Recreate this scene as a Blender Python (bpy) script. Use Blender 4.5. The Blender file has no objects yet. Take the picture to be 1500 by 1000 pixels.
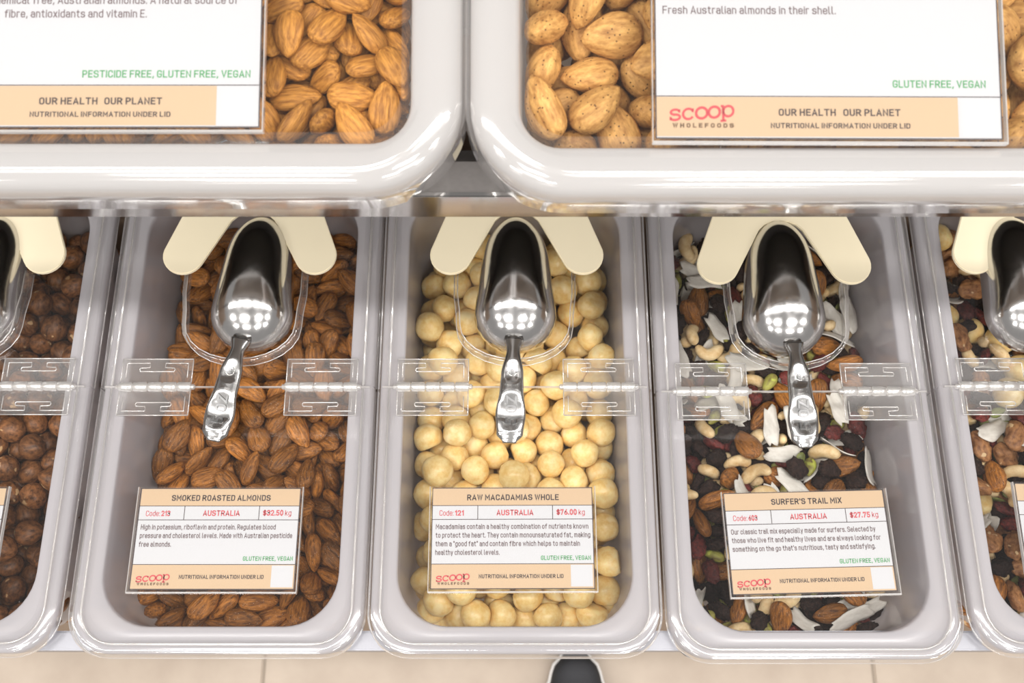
import bpy, bmesh, math, random
import numpy as np
from mathutils import Vector, Matrix, Quaternion, noise
S = bpy.context.scene; C = S.collection
ZR = 0.75                      # height of the lower bins' rims above the floor
MM = 0.001
# ---------------------------------------------------------------- camera, light, exposure
cam = bpy.data.cameras.new('camera'); co = bpy.data.objects.new('camera', cam); C.objects.link(co)
co.location = (0, -.021, ZR+.622); co.rotation_euler = (math.radians(19.4), 0, 0)
cam.lens = 35; cam.sensor_width = 36; cam.clip_start = .01
cam.dof.use_dof = True; cam.dof.focus_distance = .60; cam.dof.aperture_fstop = 13
S.camera = co
w = bpy.data.worlds.new('shop_surroundings'); S.world = w; w.use_nodes = True
w.node_tree.nodes['Background'].inputs[0].default_value = (1, .965, .94, 1)
w.node_tree.nodes['Background'].inputs[1].default_value = .43
def area(x, y, z, sx, sy, power):
    l = bpy.data.lights.new('ceiling_lamp', 'AREA'); l.shape = 'RECTANGLE'; l.size = sx; l.size_y = sy; l.energy = power
    l.color = (1, .975, .94)
    o = bpy.data.objects.new('ceiling_lamp', l); o.location = (x, y, z); C.objects.link(o)
for yy in (-2.4, -1.2):
    for xx in (-2.25, -.75, .75, 2.25):
        area(xx, yy, 2.9, .62, .30, 23)
for xx in (-2.1, -.7, .7, 2.1):
    area(xx, -.1, 2.9, 1.2, .14, 25)
S.view_settings.view_transform = 'Standard'; S.view_settings.look = 'None'; S.view_settings.gamma = 1
S.view_settings.use_curve_mapping = False
S.view_settings.exposure = -0.33
S.cycles.transparent_max_bounces = 40
S.cycles.max_bounces = 10
# ---------------------------------------------------------------- materials
def mat(name):
    m = bpy.data.materials.new(name); m.use_nodes = True; t = m.node_tree
    return m, t, t.nodes['Principled BSDF']
def solid(name, col, rough=.5, metal=0, spec=.5, coat=0, noise_amt=0, nscale=900):
    m, t, b = mat(name)
    b.inputs['Base Color'].default_value = (*col, 1); b.inputs['Roughness'].default_value = rough
    b.inputs['Metallic'].default_value = metal; b.inputs['Specular IOR Level'].default_value = spec
    b.inputs['Coat Weight'].default_value = coat
    if noise_amt:
        tc = t.nodes.new('ShaderNodeTexCoord'); n = t.nodes.new('ShaderNodeTexNoise'); n.inputs['Scale'].default_value = nscale
        n.inputs['Detail'].default_value = 4
        mx = t.nodes.new('ShaderNodeMix'); mx.data_type = 'RGBA'
        mx.inputs['A'].default_value = (*[c*(1-noise_amt) for c in col], 1); mx.inputs['B'].default_value = (*[min(1, c*(1+noise_amt)) for c in col], 1)
        t.links.new(tc.outputs['Object'], n.inputs['Vector']); t.links.new(n.outputs['Fac'], mx.inputs['Factor'])
        t.links.new(mx.outputs['Result'], b.inputs['Base Color'])
    return m
def clear(name, haze=.03, refl=.05, rough=.06, tint=(.985, .985, .98), power=4.0, hazecol=(.9, .88, .88)):
    """thin clear plastic sheet: lets light straight through, mirrors more at grazing angles"""
    m, t, b = mat(name); t.nodes.remove(b); out = t.nodes['Material Output']
    tr = t.nodes.new('ShaderNodeBsdfTransparent'); tr.inputs[0].default_value = (*tint, 1)
    gl = t.nodes.new('ShaderNodeBsdfGlossy'); gl.inputs['Roughness'].default_value = rough; gl.inputs[0].default_value = (1, 1, 1, 1)
    df = t.nodes.new('ShaderNodeBsdfDiffuse'); df.inputs[0].default_value = (*hazecol, 1)
    tl = t.nodes.new('ShaderNodeBsdfTranslucent'); tl.inputs[0].default_value = (*hazecol, 1)
    ad = t.nodes.new('ShaderNodeMixShader'); ad.inputs[0].default_value = .5
    t.links.new(df.outputs[0], ad.inputs[1]); t.links.new(tl.outputs[0], ad.inputs[2])
    lw = t.nodes.new('ShaderNodeLayerWeight'); lw.inputs[0].default_value = .5
    pw = t.nodes.new('ShaderNodeMath'); pw.operation = 'POWER'; pw.inputs[1].default_value = power
    t.links.new(lw.outputs['Facing'], pw.inputs[0])
    ma = t.nodes.new('ShaderNodeMath'); ma.operation = 'MULTIPLY_ADD'; ma.inputs[1].default_value = .75; ma.inputs[2].default_value = refl
    t.links.new(pw.outputs[0], ma.inputs[0])
    hz = t.nodes.new('ShaderNodeMath'); hz.operation = 'MULTIPLY_ADD'; hz.inputs[1].default_value = .30; hz.inputs[2].default_value = haze
    t.links.new(pw.outputs[0], hz.inputs[0])
    m1 = t.nodes.new('ShaderNodeMixShader'); t.links.new(hz.outputs[0], m1.inputs[0]); t.links.new(tr.outputs[0], m1.inputs[1]); t.links.new(ad.outputs[0], m1.inputs[2])
    m2 = t.nodes.new('ShaderNodeMixShader'); t.links.new(ma.outputs[0], m2.inputs[0]); t.links.new(m1.outputs[0], m2.inputs[1]); t.links.new(gl.outputs[0], m2.inputs[2])
    t.links.new(m2.outputs[0], out.inputs['Surface'])
    return m
def milky(name, col, clearness, gloss=.08, rough=.12):
    m, t, b = mat(name); t.nodes.remove(b); out = t.nodes['Material Output']
    tr = t.nodes.new('ShaderNodeBsdfTransparent'); tr.inputs[0].default_value = (.95, .94, .94, 1)
    df = t.nodes.new('ShaderNodeBsdfDiffuse'); df.inputs[0].default_value = (*col, 1)
    tl = t.nodes.new('ShaderNodeBsdfTranslucent'); tl.inputs[0].default_value = (*col, 1)
    gl = t.nodes.new('ShaderNodeBsdfGlossy'); gl.inputs['Roughness'].default_value = rough
    a = t.nodes.new('ShaderNodeMixShader'); a.inputs[0].default_value = .45
    t.links.new(df.outputs[0], a.inputs[1]); t.links.new(tl.outputs[0], a.inputs[2])
    b2 = t.nodes.new('ShaderNodeMixShader'); b2.inputs[0].default_value = clearness
    t.links.new(a.outputs[0], b2.inputs[1]); t.links.new(tr.outputs[0], b2.inputs[2])
    lw = t.nodes.new('ShaderNodeLayerWeight'); lw.inputs[0].default_value = .5
    pw = t.nodes.new('ShaderNodeMath'); pw.operation = 'POWER'; pw.inputs[1].default_value = 4; t.links.new(lw.outputs['Facing'], pw.inputs[0])
    ma = t.nodes.new('ShaderNodeMath'); ma.operation = 'MULTIPLY_ADD'; ma.inputs[1].default_value = .5; ma.inputs[2].default_value = gloss
    t.links.new(pw.outputs[0], ma.inputs[0])
    c = t.nodes.new('ShaderNodeMixShader'); t.links.new(ma.outputs[0], c.inputs[0]); t.links.new(b2.outputs[0], c.inputs[1]); t.links.new(gl.outputs[0], c.inputs[2])
    t.links.new(c.outputs[0], out.inputs['Surface'])
    return m
def nutmat(name, dark, light, rough=.45, stretch=(1, 1, 1), scale=260, fine=.25, spots=None, spot_scale=500, spot_size=.16, bump=.25, hue=.25, spec=.4, patch=None, sss=0, bscale=1.0):
    m, t, b = mat(name); L = t.links.new; N = t.nodes.new
    tc = N('ShaderNodeTexCoord'); mp = N('ShaderNodeMapping'); oi = N('ShaderNodeObjectInfo')
    mp.inputs['Scale'].default_value = stretch; L(tc.outputs['Object'], mp.inputs['Vector'])
    cx = N('ShaderNodeCombineXYZ'); ml = N('ShaderNodeMath'); ml.operation = 'MULTIPLY'; ml.inputs[1].default_value = 3.0
    L(oi.outputs['Random'], ml.inputs[0]); L(ml.outputs[0], cx.inputs[0]); L(ml.outputs[0], cx.inputs[1]); L(cx.outputs[0], mp.inputs['Location'])
    n = N('ShaderNodeTexNoise'); n.inputs['Scale'].default_value = scale; n.inputs['Detail'].default_value = 5; n.inputs['Roughness'].default_value = .65
    L(mp.outputs[0], n.inputs['Vector'])
    cr = N('ShaderNodeValToRGB'); cr.color_ramp.elements[0].position = .34; cr.color_ramp.elements[1].position = .66
    cr.color_ramp.elements[0].color = (*dark, 1); cr.color_ramp.elements[1].color = (*light, 1)
    L(n.outputs['Fac'], cr.inputs[0]); col = cr.outputs[0]
    hs = N('ShaderNodeHueSaturation'); mr = N('ShaderNodeMapRange'); mr.inputs['To Min'].default_value = 1-hue; mr.inputs['To Max'].default_value = 1+hue
    L(oi.outputs['Random'], mr.inputs['Value']); L(mr.outputs[0], hs.inputs['Value']); L(col, hs.inputs['Color']); col = hs.outputs[0]
    if patch:
        n2 = N('ShaderNodeTexNoise'); n2.inputs['Scale'].default_value = patch[1]; n2.inputs['Detail'].default_value = 2
        ad = N('ShaderNodeVectorMath'); L(tc.outputs['Object'], ad.inputs[0]); L(cx.outputs[0], ad.inputs[1]); L(ad.outputs[0], n2.inputs['Vector'])
        r2 = N('ShaderNodeValToRGB'); r2.color_ramp.elements[0].position = patch[2]; r2.color_ramp.elements[1].position = patch[2]+patch[3]
        L(n2.outputs['Fac'], r2.inputs[0]); mx = N('ShaderNodeMix'); mx.data_type = 'RGBA'
        L(r2.outputs[0], mx.inputs['Factor']); L(col, mx.inputs['A']); mx.inputs['B'].default_value = (*patch[0], 1); col = mx.outputs['Result']
    if spots:
        v = N('ShaderNodeTexVoronoi'); v.inputs['Scale'].default_value = spot_scale; L(tc.outputs['Object'], v.inputs['Vector'])
        r3 = N('ShaderNodeValToRGB'); r3.color_ramp.elements[0].position = spot_size*.6; r3.color_ramp.elements[1].position = spot_size
        r3.color_ramp.elements[0].color = (1, 1, 1, 1); r3.color_ramp.elements[1].color = (0, 0, 0, 1)
        L(v.outputs['Distance'], r3.inputs[0]); mx = N('ShaderNodeMix'); mx.data_type = 'RGBA'
        L(r3.outputs[0], mx.inputs['Factor']); L(col, mx.inputs['A']); mx.inputs['B'].default_value = (*spots, 1); col = mx.outputs['Result']
    L(col, b.inputs['Base Color']); b.inputs['Roughness'].default_value = rough; b.inputs['Specular IOR Level'].default_value = spec
    if sss:
        b.inputs['Subsurface Weight'].default_value = sss; b.inputs['Subsurface Radius'].default_value = (1, .6, .3); b.inputs['Subsurface Scale'].default_value = .003
    bp = N('ShaderNodeBump'); bp.inputs['Strength'].default_value = bump; bp.inputs['Distance'].default_value = .0008*bscale
    L(n.outputs['Fac'], bp.inputs['Height']); L(bp.outputs[0], b.inputs['Normal'])
    return m
M = {}
M['smoked_almond'] = nutmat('roasted_almond_skin', (.10, .032, .005), (.52, .20, .034), .40, (.16, 1, 1), 640, bump=.9, bscale=1.5, hue=.38, spots=(.75, .6, .45), spot_scale=620, spot_size=.13)
M['raw_almond'] = nutmat('raw_almond_skin', (.25, .09, .012), (.66, .30, .055), .46, (.13, 1, 1), 680, bump=.9, bscale=1.5, hue=.22)
M['shell_almond'] = nutmat('almond_shell', (.34, .15, .035), (.74, .42, .13), .6, (.3, 1, 1), 330, bump=.8, hue=.2, spots=(.10, .04, .01), spot_scale=380, spot_size=.2)
M['macadamia'] = nutmat('macadamia_kernel', (.84, .55, .18), (1.0, .80, .40), .32, (1, 1, 1), 150, bump=.18, hue=.14, spec=.45, patch=((1.0, .84, .50), 90, .56, .2), sss=.12)
M['hazelnut'] = nutmat('hazelnut_skin', (.055, .019, .007), (.33, .135, .045), .42, (.5, 1, 1), 380, bump=.5, hue=.35, patch=((.62, .40, .20), 110, .66, .03))
M['cashew'] = nutmat('cashew_kernel', (.70, .46, .20), (.90, .71, .42), .5, (1, 1, 1), 170, bump=.25, hue=.10, sss=.08)
M['raisin'] = nutmat('raisin_skin', (.006, .0035, .003), (.045, .022, .016), .5, (1, 1, 1), 520, bump=1.0, hue=.4, bscale=1.8, spec=.22)
M['cranberry'] = nutmat('dried_cranberry_skin', (.04, .006, .006), (.22, .03, .022), .38, (1, 1, 1), 480, bump=1.0, hue=.3, bscale=1.5)
M['pistachio'] = nutmat('pistachio_kernel', (.16, .10, .045), (.44, .44, .08), .5, (.35, 1, 1), 260, bump=.4, hue=.25, patch=((.55, .60, .10), 120, .55, .08))
M['pumpkin_seed'] = nutmat('pumpkin_seed_skin', (.10, .12, .03), (.30, .33, .10), .45, (.3, 1, 1), 300, bump=.2, hue=.25)
M['coconut_flake'] = nutmat('dried_coconut', (.62, .58, .52), (.80, .77, .71), .6, (.4, 1, 1), 240, bump=.25, hue=.06, sss=.0)
M['walnut_piece'] = nutmat('walnut_skin', (.15, .05, .016), (.50, .24, .09), .5, (.6, 1, 1), 330, bump=.8, hue=.25, patch=((.68, .48, .26), 140, .66, .04))
M['nut_chip'] = nutmat('chopped_nut', (.60, .40, .18), (.84, .66, .40), .55, (1, 1, 1), 260, bump=.3, hue=.15)
PLAST = clear('clear_lid_plastic', .015, .028, .05)
PLASTR = clear('clear_rim_plastic', .06, .09, .08, power=2.2)
PLASTE = clear('clear_plastic_edge', .50, .22, .12, power=2.0, hazecol=(.95, .92, .9))
PLASTH = clear('clear_hinge_plastic', .10, .12, .10, power=2.0)
SLEEVE = clear('clear_card_sleeve', .02, .025, .08)
BODY = milky('milky_bin_plastic', (.70, .68, .72), .14)
BODYU = milky('milky_bin_plastic_white', (.80, .785, .785), .05, .035)
STEEL = solid('brushed_steel', (.50, .49, .48), .09, 1, noise_amt=.04, nscale=300)
DKSTEEL = solid('dark_steel', (.10, .095, .09), .5, .2, noise_amt=.15, nscale=400)
RAILTOP = solid('grey_coated_steel', (.13, .12, .115), .45, .3, noise_amt=.12, nscale=500)
FRONTST = solid('pale_coated_steel', (.30, .30, .33), .35, .3, noise_amt=.05)
BROWN = solid('brown_laminate', (.27, .19, .135), .5, noise_amt=.2, nscale=120)
CREAM = solid('cream_plastic', (.92, .82, .60), .42, spec=.35, noise_amt=.015, nscale=60)
PAPER = solid('white_card', (.52, .52, .545), .55)
BEIGE = solid('beige_print', (.52, .37, .235), .55)
INK = solid('dark_ink', (.045, .028, .028), .55)
GREYINK = solid('grey_brown_ink', (.13, .085, .09), .55)
RED = solid('red_ink', (.52, .055, .07), .55)
GREEN = solid('green_ink', (.06, .30, .10), .55)
BROWNINK = solid('brown_ink', (.16, .09, .045), .55)
# ---------------------------------------------------------------- helpers
def link(name, me, parent=None):
    o = bpy.data.objects.new(name, me); C.objects.link(o)
    if parent: o.parent = parent
    return o
def mesh(name, v, f, m, smooth=True):
    me = bpy.data.meshes.new(name); me.from_pydata([(a*MM, b*MM, c*MM) for a, b, c in v], [], f)
    for mm in (m if isinstance(m, (list, tuple)) else [m]): me.materials.append(mm)
    me.polygons.foreach_set('use_smooth', [smooth]*len(me.polygons)); me.update(); return me
def tag(o, label=None, cat=None, group=None, kind=None):
    if label: o['label'] = label
    if cat: o['category'] = cat
    if group: o['group'] = group
    if kind: o['kind'] = kind
    return o
def thing(name, label, cat, loc, group=None, rz=0):
    o = bpy.data.objects.new(name, None); C.objects.link(o); o.empty_display_size = .01
    o.location = (loc[0]*MM, loc[1]*MM, ZR+loc[2]*MM); o.rotation_euler = (0, 0, math.radians(rz)); return tag(o, label, cat, group)
def boxes(name, bl, m, parent, bev=0, smooth=False):
    """bl: list of (x0,x1,y0,y1,z0,z1) in mm, joined in one mesh"""
    bm = bmesh.new()
    for x0, x1, y0, y1, z0, z1 in bl:
        r = bmesh.ops.create_cube(bm, size=1)['verts']
        for v in r: v.co = Vector(((x0+x1)/2+v.co.x*(x1-x0), (y0+y1)/2+v.co.y*(y1-y0), (z0+z1)/2+v.co.z*(z1-z0)))*MM
    if bev: bmesh.ops.bevel(bm, geom=bm.edges[:], offset=bev*MM, segments=2, affect='EDGES', clamp_overlap=True)
    me = bpy.data.meshes.new(name); bm.to_mesh(me); bm.free(); me.materials.append(m)
    me.polygons.foreach_set('use_smooth', [smooth]*len(me.polygons))
    return link(name, me, parent)
def rrect(x0, x1, y0, y1, r, seg=8):
    p = []
    for cx, cy, a0 in ((x1-r, y0+r, -90), (x1-r, y1-r, 0), (x0+r, y1-r, 90), (x0+r, y0+r, 180)):
        for i in range(seg+1):
            a = math.radians(a0+90*i/seg); p.append((cx+r*math.cos(a), cy+r*math.sin(a)))
    return p
def sweep(prof, hx, y0, y1, cap=True, seg=8):
    """prof: (inset, z, corner radius) from outside in; returns verts, faces of a pan or lid"""
    v = []; f = []; n = 4*(seg+1)
    for ins, z, r in prof:
        v += [(x, y, z) for x, y in rrect(-hx+ins, hx-ins, y0+ins, y1-ins, max(r, 1), seg)]
    for k in range(len(prof)-1):
        for i in range(n):
            j = (i+1) % n; f.append((k*n+i, k*n+j, (k+1)*n+j, (k+1)*n+i))
    if cap: f.append(tuple((len(prof)-1)*n+i for i in range(n)))
    return v, f
def curve_round(prof, n=3):
    """subdivide a profile once with Chaikin cutting so its bends are round"""
    for _ in range(n):
        q = [prof[0]]
        for a, b in zip(prof, prof[1:]):
            q.append(tuple(.75*i+.25*j for i, j in zip(a, b))); q.append(tuple(.25*i+.75*j for i, j in zip(a, b)))
        q.append(prof[-1]); prof = q
    return prof
def cut(v, f, y, keep):
    bm = bmesh.new(); vs = [bm.verts.new(Vector(p)*MM) for p in v]
    for q in f:
        try: bm.faces.new([vs[i] for i in q])
        except ValueError: pass
    bmesh.ops.bisect_plane(bm, geom=bm.verts[:]+bm.edges[:]+bm.faces[:], plane_co=(0, y*MM, 0), plane_no=(0, keep, 0), clear_inner=True)
    return bm
def bm_obj(name, bm, m, parent, smooth=True):
    me = bpy.data.meshes.new(name); bm.to_mesh(me); bm.free(); me.materials.append(m)
    me.polygons.foreach_set('use_smooth', [smooth]*len(me.polygons)); return link(name, me, parent)
def tube(pts, r, n=8):
    """verts, faces of a round bar along pts (mm)"""
    v = []; f = []; P = [Vector(p) for p in pts]
    for i, p in enumerate(P):
        d = (P[min(i+1, len(P)-1)]-P[max(i-1, 0)]).normalized(); a = d.orthogonal().normalized() if abs(d.z) > .9 else d.cross(Vector((0, 0, 1))).normalized(); b = d.cross(a)
        rr = r[i] if isinstance(r, (list, tuple)) else r
        v += [tuple(p+(a*math.cos(2*math.pi*j/n)+b*math.sin(2*math.pi*j/n))*rr) for j in range(n)]
    for i in range(len(P)-1):
        for j in range(n): k = (j+1) % n; f.append((i*n+j, i*n+k, (i+1)*n+k, (i+1)*n+j))
    f.append(tuple(range(n-1, -1, -1))); f.append(tuple((len(P)-1)*n+j for j in range(n)))
    return v, f
def merge(parts):
    V = []; F = []
    for v, f in parts:
        o = len(V); V += v; F += [tuple(i+o for i in q) for q in f]
    return V, F
def prism(poly, z0, z1, bev, name, m, parent):
    bm = bmesh.new(); vs = [bm.verts.new((x*MM, y*MM, z0*MM)) for x, y in poly]
    fc = bm.faces.new(vs); r = bmesh.ops.extrude_face_region(bm, geom=[fc])
    for g in r['geom']:
        if isinstance(g, bmesh.types.BMVert): g.co.z = z1*MM
    bmesh.ops.recalc_face_normals(bm, faces=bm.faces[:])
    if bev:
        e = [e for e in bm.edges if abs(e.verts[0].co.z-e.verts[1].co.z) < 1e-7]
        bmesh.ops.bevel(bm, geom=e, offset=bev*MM, segments=2, affect='EDGES')
    return bm_obj(name, bm, m, parent, False)
# ---------------------------------------------------------------- floor of big beige tiles
FLB = solid('grout', (.30, .25, .20), .8)
fl = boxes('floor', [(-2400, 2400, -2400, 1800, -10, -2)], FLB, None); fl.location.z = 0; tag(fl, kind='structure')
TILE, tt, tb = mat('beige_floor_tile'); tb.inputs['Roughness'].default_value = .35
nn = tt.nodes.new('ShaderNodeTexNoise'); nn.inputs['Scale'].default_value = 14; nn.inputs['Detail'].default_value = 8
rp = tt.nodes.new('ShaderNodeValToRGB'); rp.color_ramp.elements[0].position = .3; rp.color_ramp.elements[1].position = .7
rp.color_ramp.elements[0].color = (.38, .30, .232, 1); rp.color_ramp.elements[1].color = (.47, .385, .305, 1)
tcn = tt.nodes.new('ShaderNodeTexCoord'); tt.links.new(tcn.outputs['Object'], nn.inputs['Vector'])
tt.links.new(nn.outputs['Fac'], rp.inputs[0]); tt.links.new(rp.outputs[0], tb.inputs['Base Color'])
tile0 = boxes('tile', [(-397, 397, -397, 397, -4, 0)], TILE, fl, 1.5); tm = tile0.data
for i in range(-3, 3):
    for j in range(-3, 2):
        o = tile0 if (i, j) == (-3, -3) else link('tile', tm, fl)
        o.location = ((-326+400+797.5*(i+0))*MM, (-60+400+797.5*j)*MM, 0)
# ---------------------------------------------------------------- the stand that carries both rows of bins
st = thing('display_stand', 'steel display stand carrying the two tiers of food bins', 'display stand', (0, 0, -750))
H = 750
boxes('front_rail', [(-620, 620, 3, 14.6, H-40, H-13)], FRONTST, st, 1.2)
boxes('upper_rail', [(-620, 620, 194.5, 197, H+190, H+211)], STEEL, st, .5)
boxes('rail_top', [(-620, 620, 197, 214, H+207.5, H+209.5)], RAILTOP, st, .5)
boxes('front_panel', [(-620, 620, 36, 44, 60, H-127)], BROWN, st)
boxes('kick_board', [(-620, 620, 80, 90, 0, 60)], DKSTEEL, st)
boxes('back_panel', [(-620, 620, 560, 570, 0, H+520)], DKSTEEL, st)
for sx in (-1, 1): boxes('side_panel', [(min(sx*620, sx*632), max(sx*620, sx*632), 34, 570, 0, H+230)], BROWN, st)
boxes('lower_deck', [(-620, 620, 44, 560, H-135, H-127)], BROWN, st)
boxes('shade_deck', [(-620, 620, 330, 560, H+148, H+154)], DKSTEEL, st)  # unseen plate, added to block light and darken the scoops' reflections
BX = {'b1': -364, 'b2': -178.5, 'b3': 1.8, 'b4': 183, 'b5': 367}
BY = {'b1': 0.5, 'b2': 0, 'b3': 0, 'b4': -3.0, 'b5': .5}
for gx in (-271, -88.3, 92.4, 275): boxes('divider_bar', [(gx-3, gx+3, 30, 556, H-62, H-34)], BROWN, st, .8)
boxes('rear_ledge', [(-620, 620, 335, 350, H-40, H-13)], RAILTOP, st, .8)
# ---------------------------------------------------------------- bins, lids and hinges
def pan(hx, L, prof, m, name):
    v, f = sweep(curve_round(prof, 2), hx, 0, L, True, 10); return mesh(name, v, f, m)
LP = [(.8, -11, 24), (.4, -5, 25), (1.2, -1.6, 25), (5, -.4, 25), (9, -.6, 26), (15, -.4, 31), (16.6, -1.6, 32), (16.4, -8, 32), (17.2, -60, 31), (18.6, -94, 30), (24, -101, 26), (34, -102, 20)]
low_pan = pan(88.5, 325, LP, BODY, 'bin_body')
UP_ = [(.6, -19, 44), (.4, -8, 44), (2, -3, 44), (8, -.4, 42), (19, -1, 24), (22.4, -2.2, 19), (23.4, -6, 18), (25, -40, 17), (28, -66, 16), (37, -69, 12)]
up_pan = pan(167.5, 265, UP_, BODYU, 'bin_body')
LL = [(-1, -7, 25), (-1, 0, 25.5), (.2, 3.2, 26), (3, 4.4, 25), (5.6, 3.8, 24), (6.6, 1.4, 23), (9, .9, 22), (11, .9, 21)]
lv, lf = sweep(curve_round(LL, 2), 88.5, -.8, 325.8, True, 10)
HY = 166
def ridge(pts, r=.45): return tube(pts, r, 5)
def hinge_meshes():
    """one clear hinge, 47 mm wide, pin along x at y = 0"""
    out = {}
    for s, nm in ((-1, 'hinge_leaf'), (1, 'hinge_leaf_back')):
        y0, y1 = (s*2.2, s*19) if s > 0 else (s*19, s*2.2)
        bm = bmesh.new()
        r = bmesh.ops.create_cube(bm, size=1)['verts']
        for v in r: v.co = Vector((v.co.x*46, (y0+y1)/2+v.co.y*(y1-y0), 1.1+v.co.z*1.8))*MM
        bmesh.ops.bevel(bm, geom=bm.edges[:], offset=.4*MM, segments=2, affect='EDGES')
        me = bpy.data.meshes.new('hinge_leaf'); bm.to_mesh(me); bm.free(); me.materials.append(PLASTH)
        a, b = s*6.5, s*16.2; z = 2.1
        ln = [[(-20, a, z), (-20, b, z), (-5, b, z), (-5, s*13.2, z), (-11, s*12.9, z), (-11.6, s*11.7, z), (-11, s*10.5, z), (11, s*10.5, z), (11.6, s*11.7, z), (11, s*12.9, z), (5, s*13.2, z), (5, b, z), (20, b, z), (20, a, z)],
              [(-23, s*19, z), (23, s*19, z)], [(-23, s*3, z), (-23, s*19, z)], [(23, s*3, z), (23, s*19, z)]]
        v, f = merge([ridge(l, .38) for l in ln])
        out[nm] = (me, mesh('moulded_ridge', v, f, PLASTE))
    kn = []
    for i in range(5):
        x = -23.5+i*9.5; kn.append(tube([(x, 0, 2.4), (x+.5, 0, 2.4), (x+8.6, 0, 2.4), (x+9.1, 0, 2.4)], [2.6, 3.2, 3.2, 2.6], 12))
    v, f = merge(kn); out['knuckle'] = mesh('hinge_knuckle', v, f, clear('clear_knuckle_plastic', .48, .2, .1, power=1.6, hazecol=(.95, .93, .91)))
    v, f = tube([(-26, 0, 2.2), (-25, 0, 2.2), (25, 0, 2.2), (26, 0, 2.2)], [.9, 1.9, 1.9, .9], 10); out['pin'] = mesh('hinge_pin', v, f, PLASTE)
    return out
HM = hinge_meshes()
def make_lid_meshes():
    r = []
    for keep in (-1, 1):
        bm = cut(lv, lf, HY+keep*.4, keep)
        me = bpy.data.meshes.new('lid_leaf'); bm.to_mesh(me); bm.free()
        me.materials.append(PLAST); me.materials.append(PLASTR)
        me.polygons.foreach_set('use_smooth', [True]*len(me.polygons))
        for p in me.polygons:
            if p.area < 1e-3: p.material_index = 1
        r.append(me)
    return r
LIDM = make_lid_meshes()
pk = []
for k, off in ((0, 0), (1, 2.6)):
    pts = [(-38-off, 78), (-38-off, 62), (-36.5-off, 50)]
    for i in range(0, 13):
        a = math.pi+math.pi*i/12; pts.append(((36+off)*math.cos(a), 40+(24+off)*math.sin(a)))
    pts += [(36.5+off, 50), (38+off, 62), (38+off, 78)]
    pk.append(pts)
def pocket_mesh():
    v = []; f = []; n = len(pk[0]); rows = [(pk[1], 1.0), (pk[1], 8.5), (pk[0], 9.0), (pk[0], 1.0)]
    for pts, z in rows: v += [(x, y, z) for x, y in pts]
    for k in range(3):
        for i in range(n-1): f.append((k*n+i, k*n+i+1, (k+1)*n+i+1, (k+1)*n+i))
    return mesh('scoop_pocket', v, f, PLASTR)
PKM = pocket_mesh()
def pocket_edge():
    v1, f1 = tube([(x, y, 8.9) for x, y in pk[0]], .35, 5); v2, f2 = tube([(x, y, 1.2) for x, y in pk[1]], .35, 5)
    v, f = merge([(v1, f1), (v2, f2)]); return mesh('pocket_edge', v, f, PLASTE)
PKE = pocket_edge()
def bead_meshes():
    out = []
    pf = [(x, y) for x, y in rrect(-81.6, 81.6, 6.2, 319, 21, 8)]
    front = [p for p in pf if p[1] < 100]; fl_ = [p for p in front if p[0] < 0]; fr_ = [p for p in front if p[0] > 0]
    U = [(-81.6, HY-1)]+sorted(fl_, key=lambda p: -p[1]+p[0]*.0)+sorted(fr_, key=lambda p: p[1])+[(81.6, HY-1)]
    po = rrect(-89.2, 89.2, -1.6, 326.4, 25.5, 8); fo = [p for p in po if p[1] < 100]
    O = [(-89.2, HY-1)]+sorted([p for p in fo if p[0] < 0], key=lambda p: -p[1])+sorted([p for p in fo if p[0] > 0], key=lambda p: p[1])+[(89.2, HY-1)]
    out.append([mesh('moulded_bead', *tube([(x, y, 1.6) for x, y in U], .7, 6), PLASTE), mesh('moulded_bead', *tube([(x, y, -6.2) for x, y in O], .5, 6), PLASTE)])
    out.append([mesh('moulded_bead', *tube([(sx*x, HY+1, z), (sx*x, 318, z)], r, 6), PLASTE) for sx in (-1, 1) for x, z, r in ((81.6, 1.6, .7), (89.2, -6.2, .5))])
    return out
BEADS = bead_meshes()
seam = boxes('seam_edge', [(-86, 86, -.45, .45, .4, 2.4)], PLASTE, None); SEAM = seam.data; bpy.data.objects.remove(seam)
BINS = {'b1': ('hazelnuts', 'frosted food bin at the left end of the lower row, full of hazelnuts'),
        'b2': ('almonds', 'frosted food bin in the lower row holding dark roasted almonds'),
        'b3': ('macadamias', 'frosted food bin in the middle of the lower row holding cream macadamias'),
        'b4': ('trail mix', 'frosted food bin in the lower row holding trail mix with coconut flakes'),
        'b5': ('fruit and seed mix', 'frosted food bin at the right end of the lower row holding fruit and seed mix')}
for k in BX:
    what, lab = BINS[k]
    b = thing('food_bin', lab, 'bin', (BX[k], BY[k], 0), 'lower row of food bins'); link('bin_body', low_pan, b)
    l = thing('hinged_lid', 'clear hinged lid in two leaves over the bin of '+what, 'lid', (BX[k], BY[k], 0), 'hinged lids of the lower row')
    for me, bds in zip(LIDM, BEADS):
        leaf = link('lid_leaf', me, l)
        for bd in bds: link('moulded_bead', bd, leaf)
    o = link('seam_edge', SEAM, l); o.location = (0, HY*MM, 0)
    for hx in (-53.2, 54.6):
        h = link('hinge', HM['knuckle'], l); h.location = (hx*MM, HY*MM, 0)
        for q in ('hinge_leaf', 'hinge_leaf_back'):
            e = link('hinge_leaf', HM[q][0], h)
            e2 = link('moulded_ridge', HM[q][1], h)
        link('hinge_pin', HM['pin'], h)
    o = link('scoop_pocket', PKM, l); o.location = ((1, 0, 0)[0]*0, 167*MM, 0)
    e = link('pocket_edge', PKE, o)
UX = {'u1': -190, 'u2': 148}; UY = {'u1': 187.5, 'u2': 185.5}; UZ = 229
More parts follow.
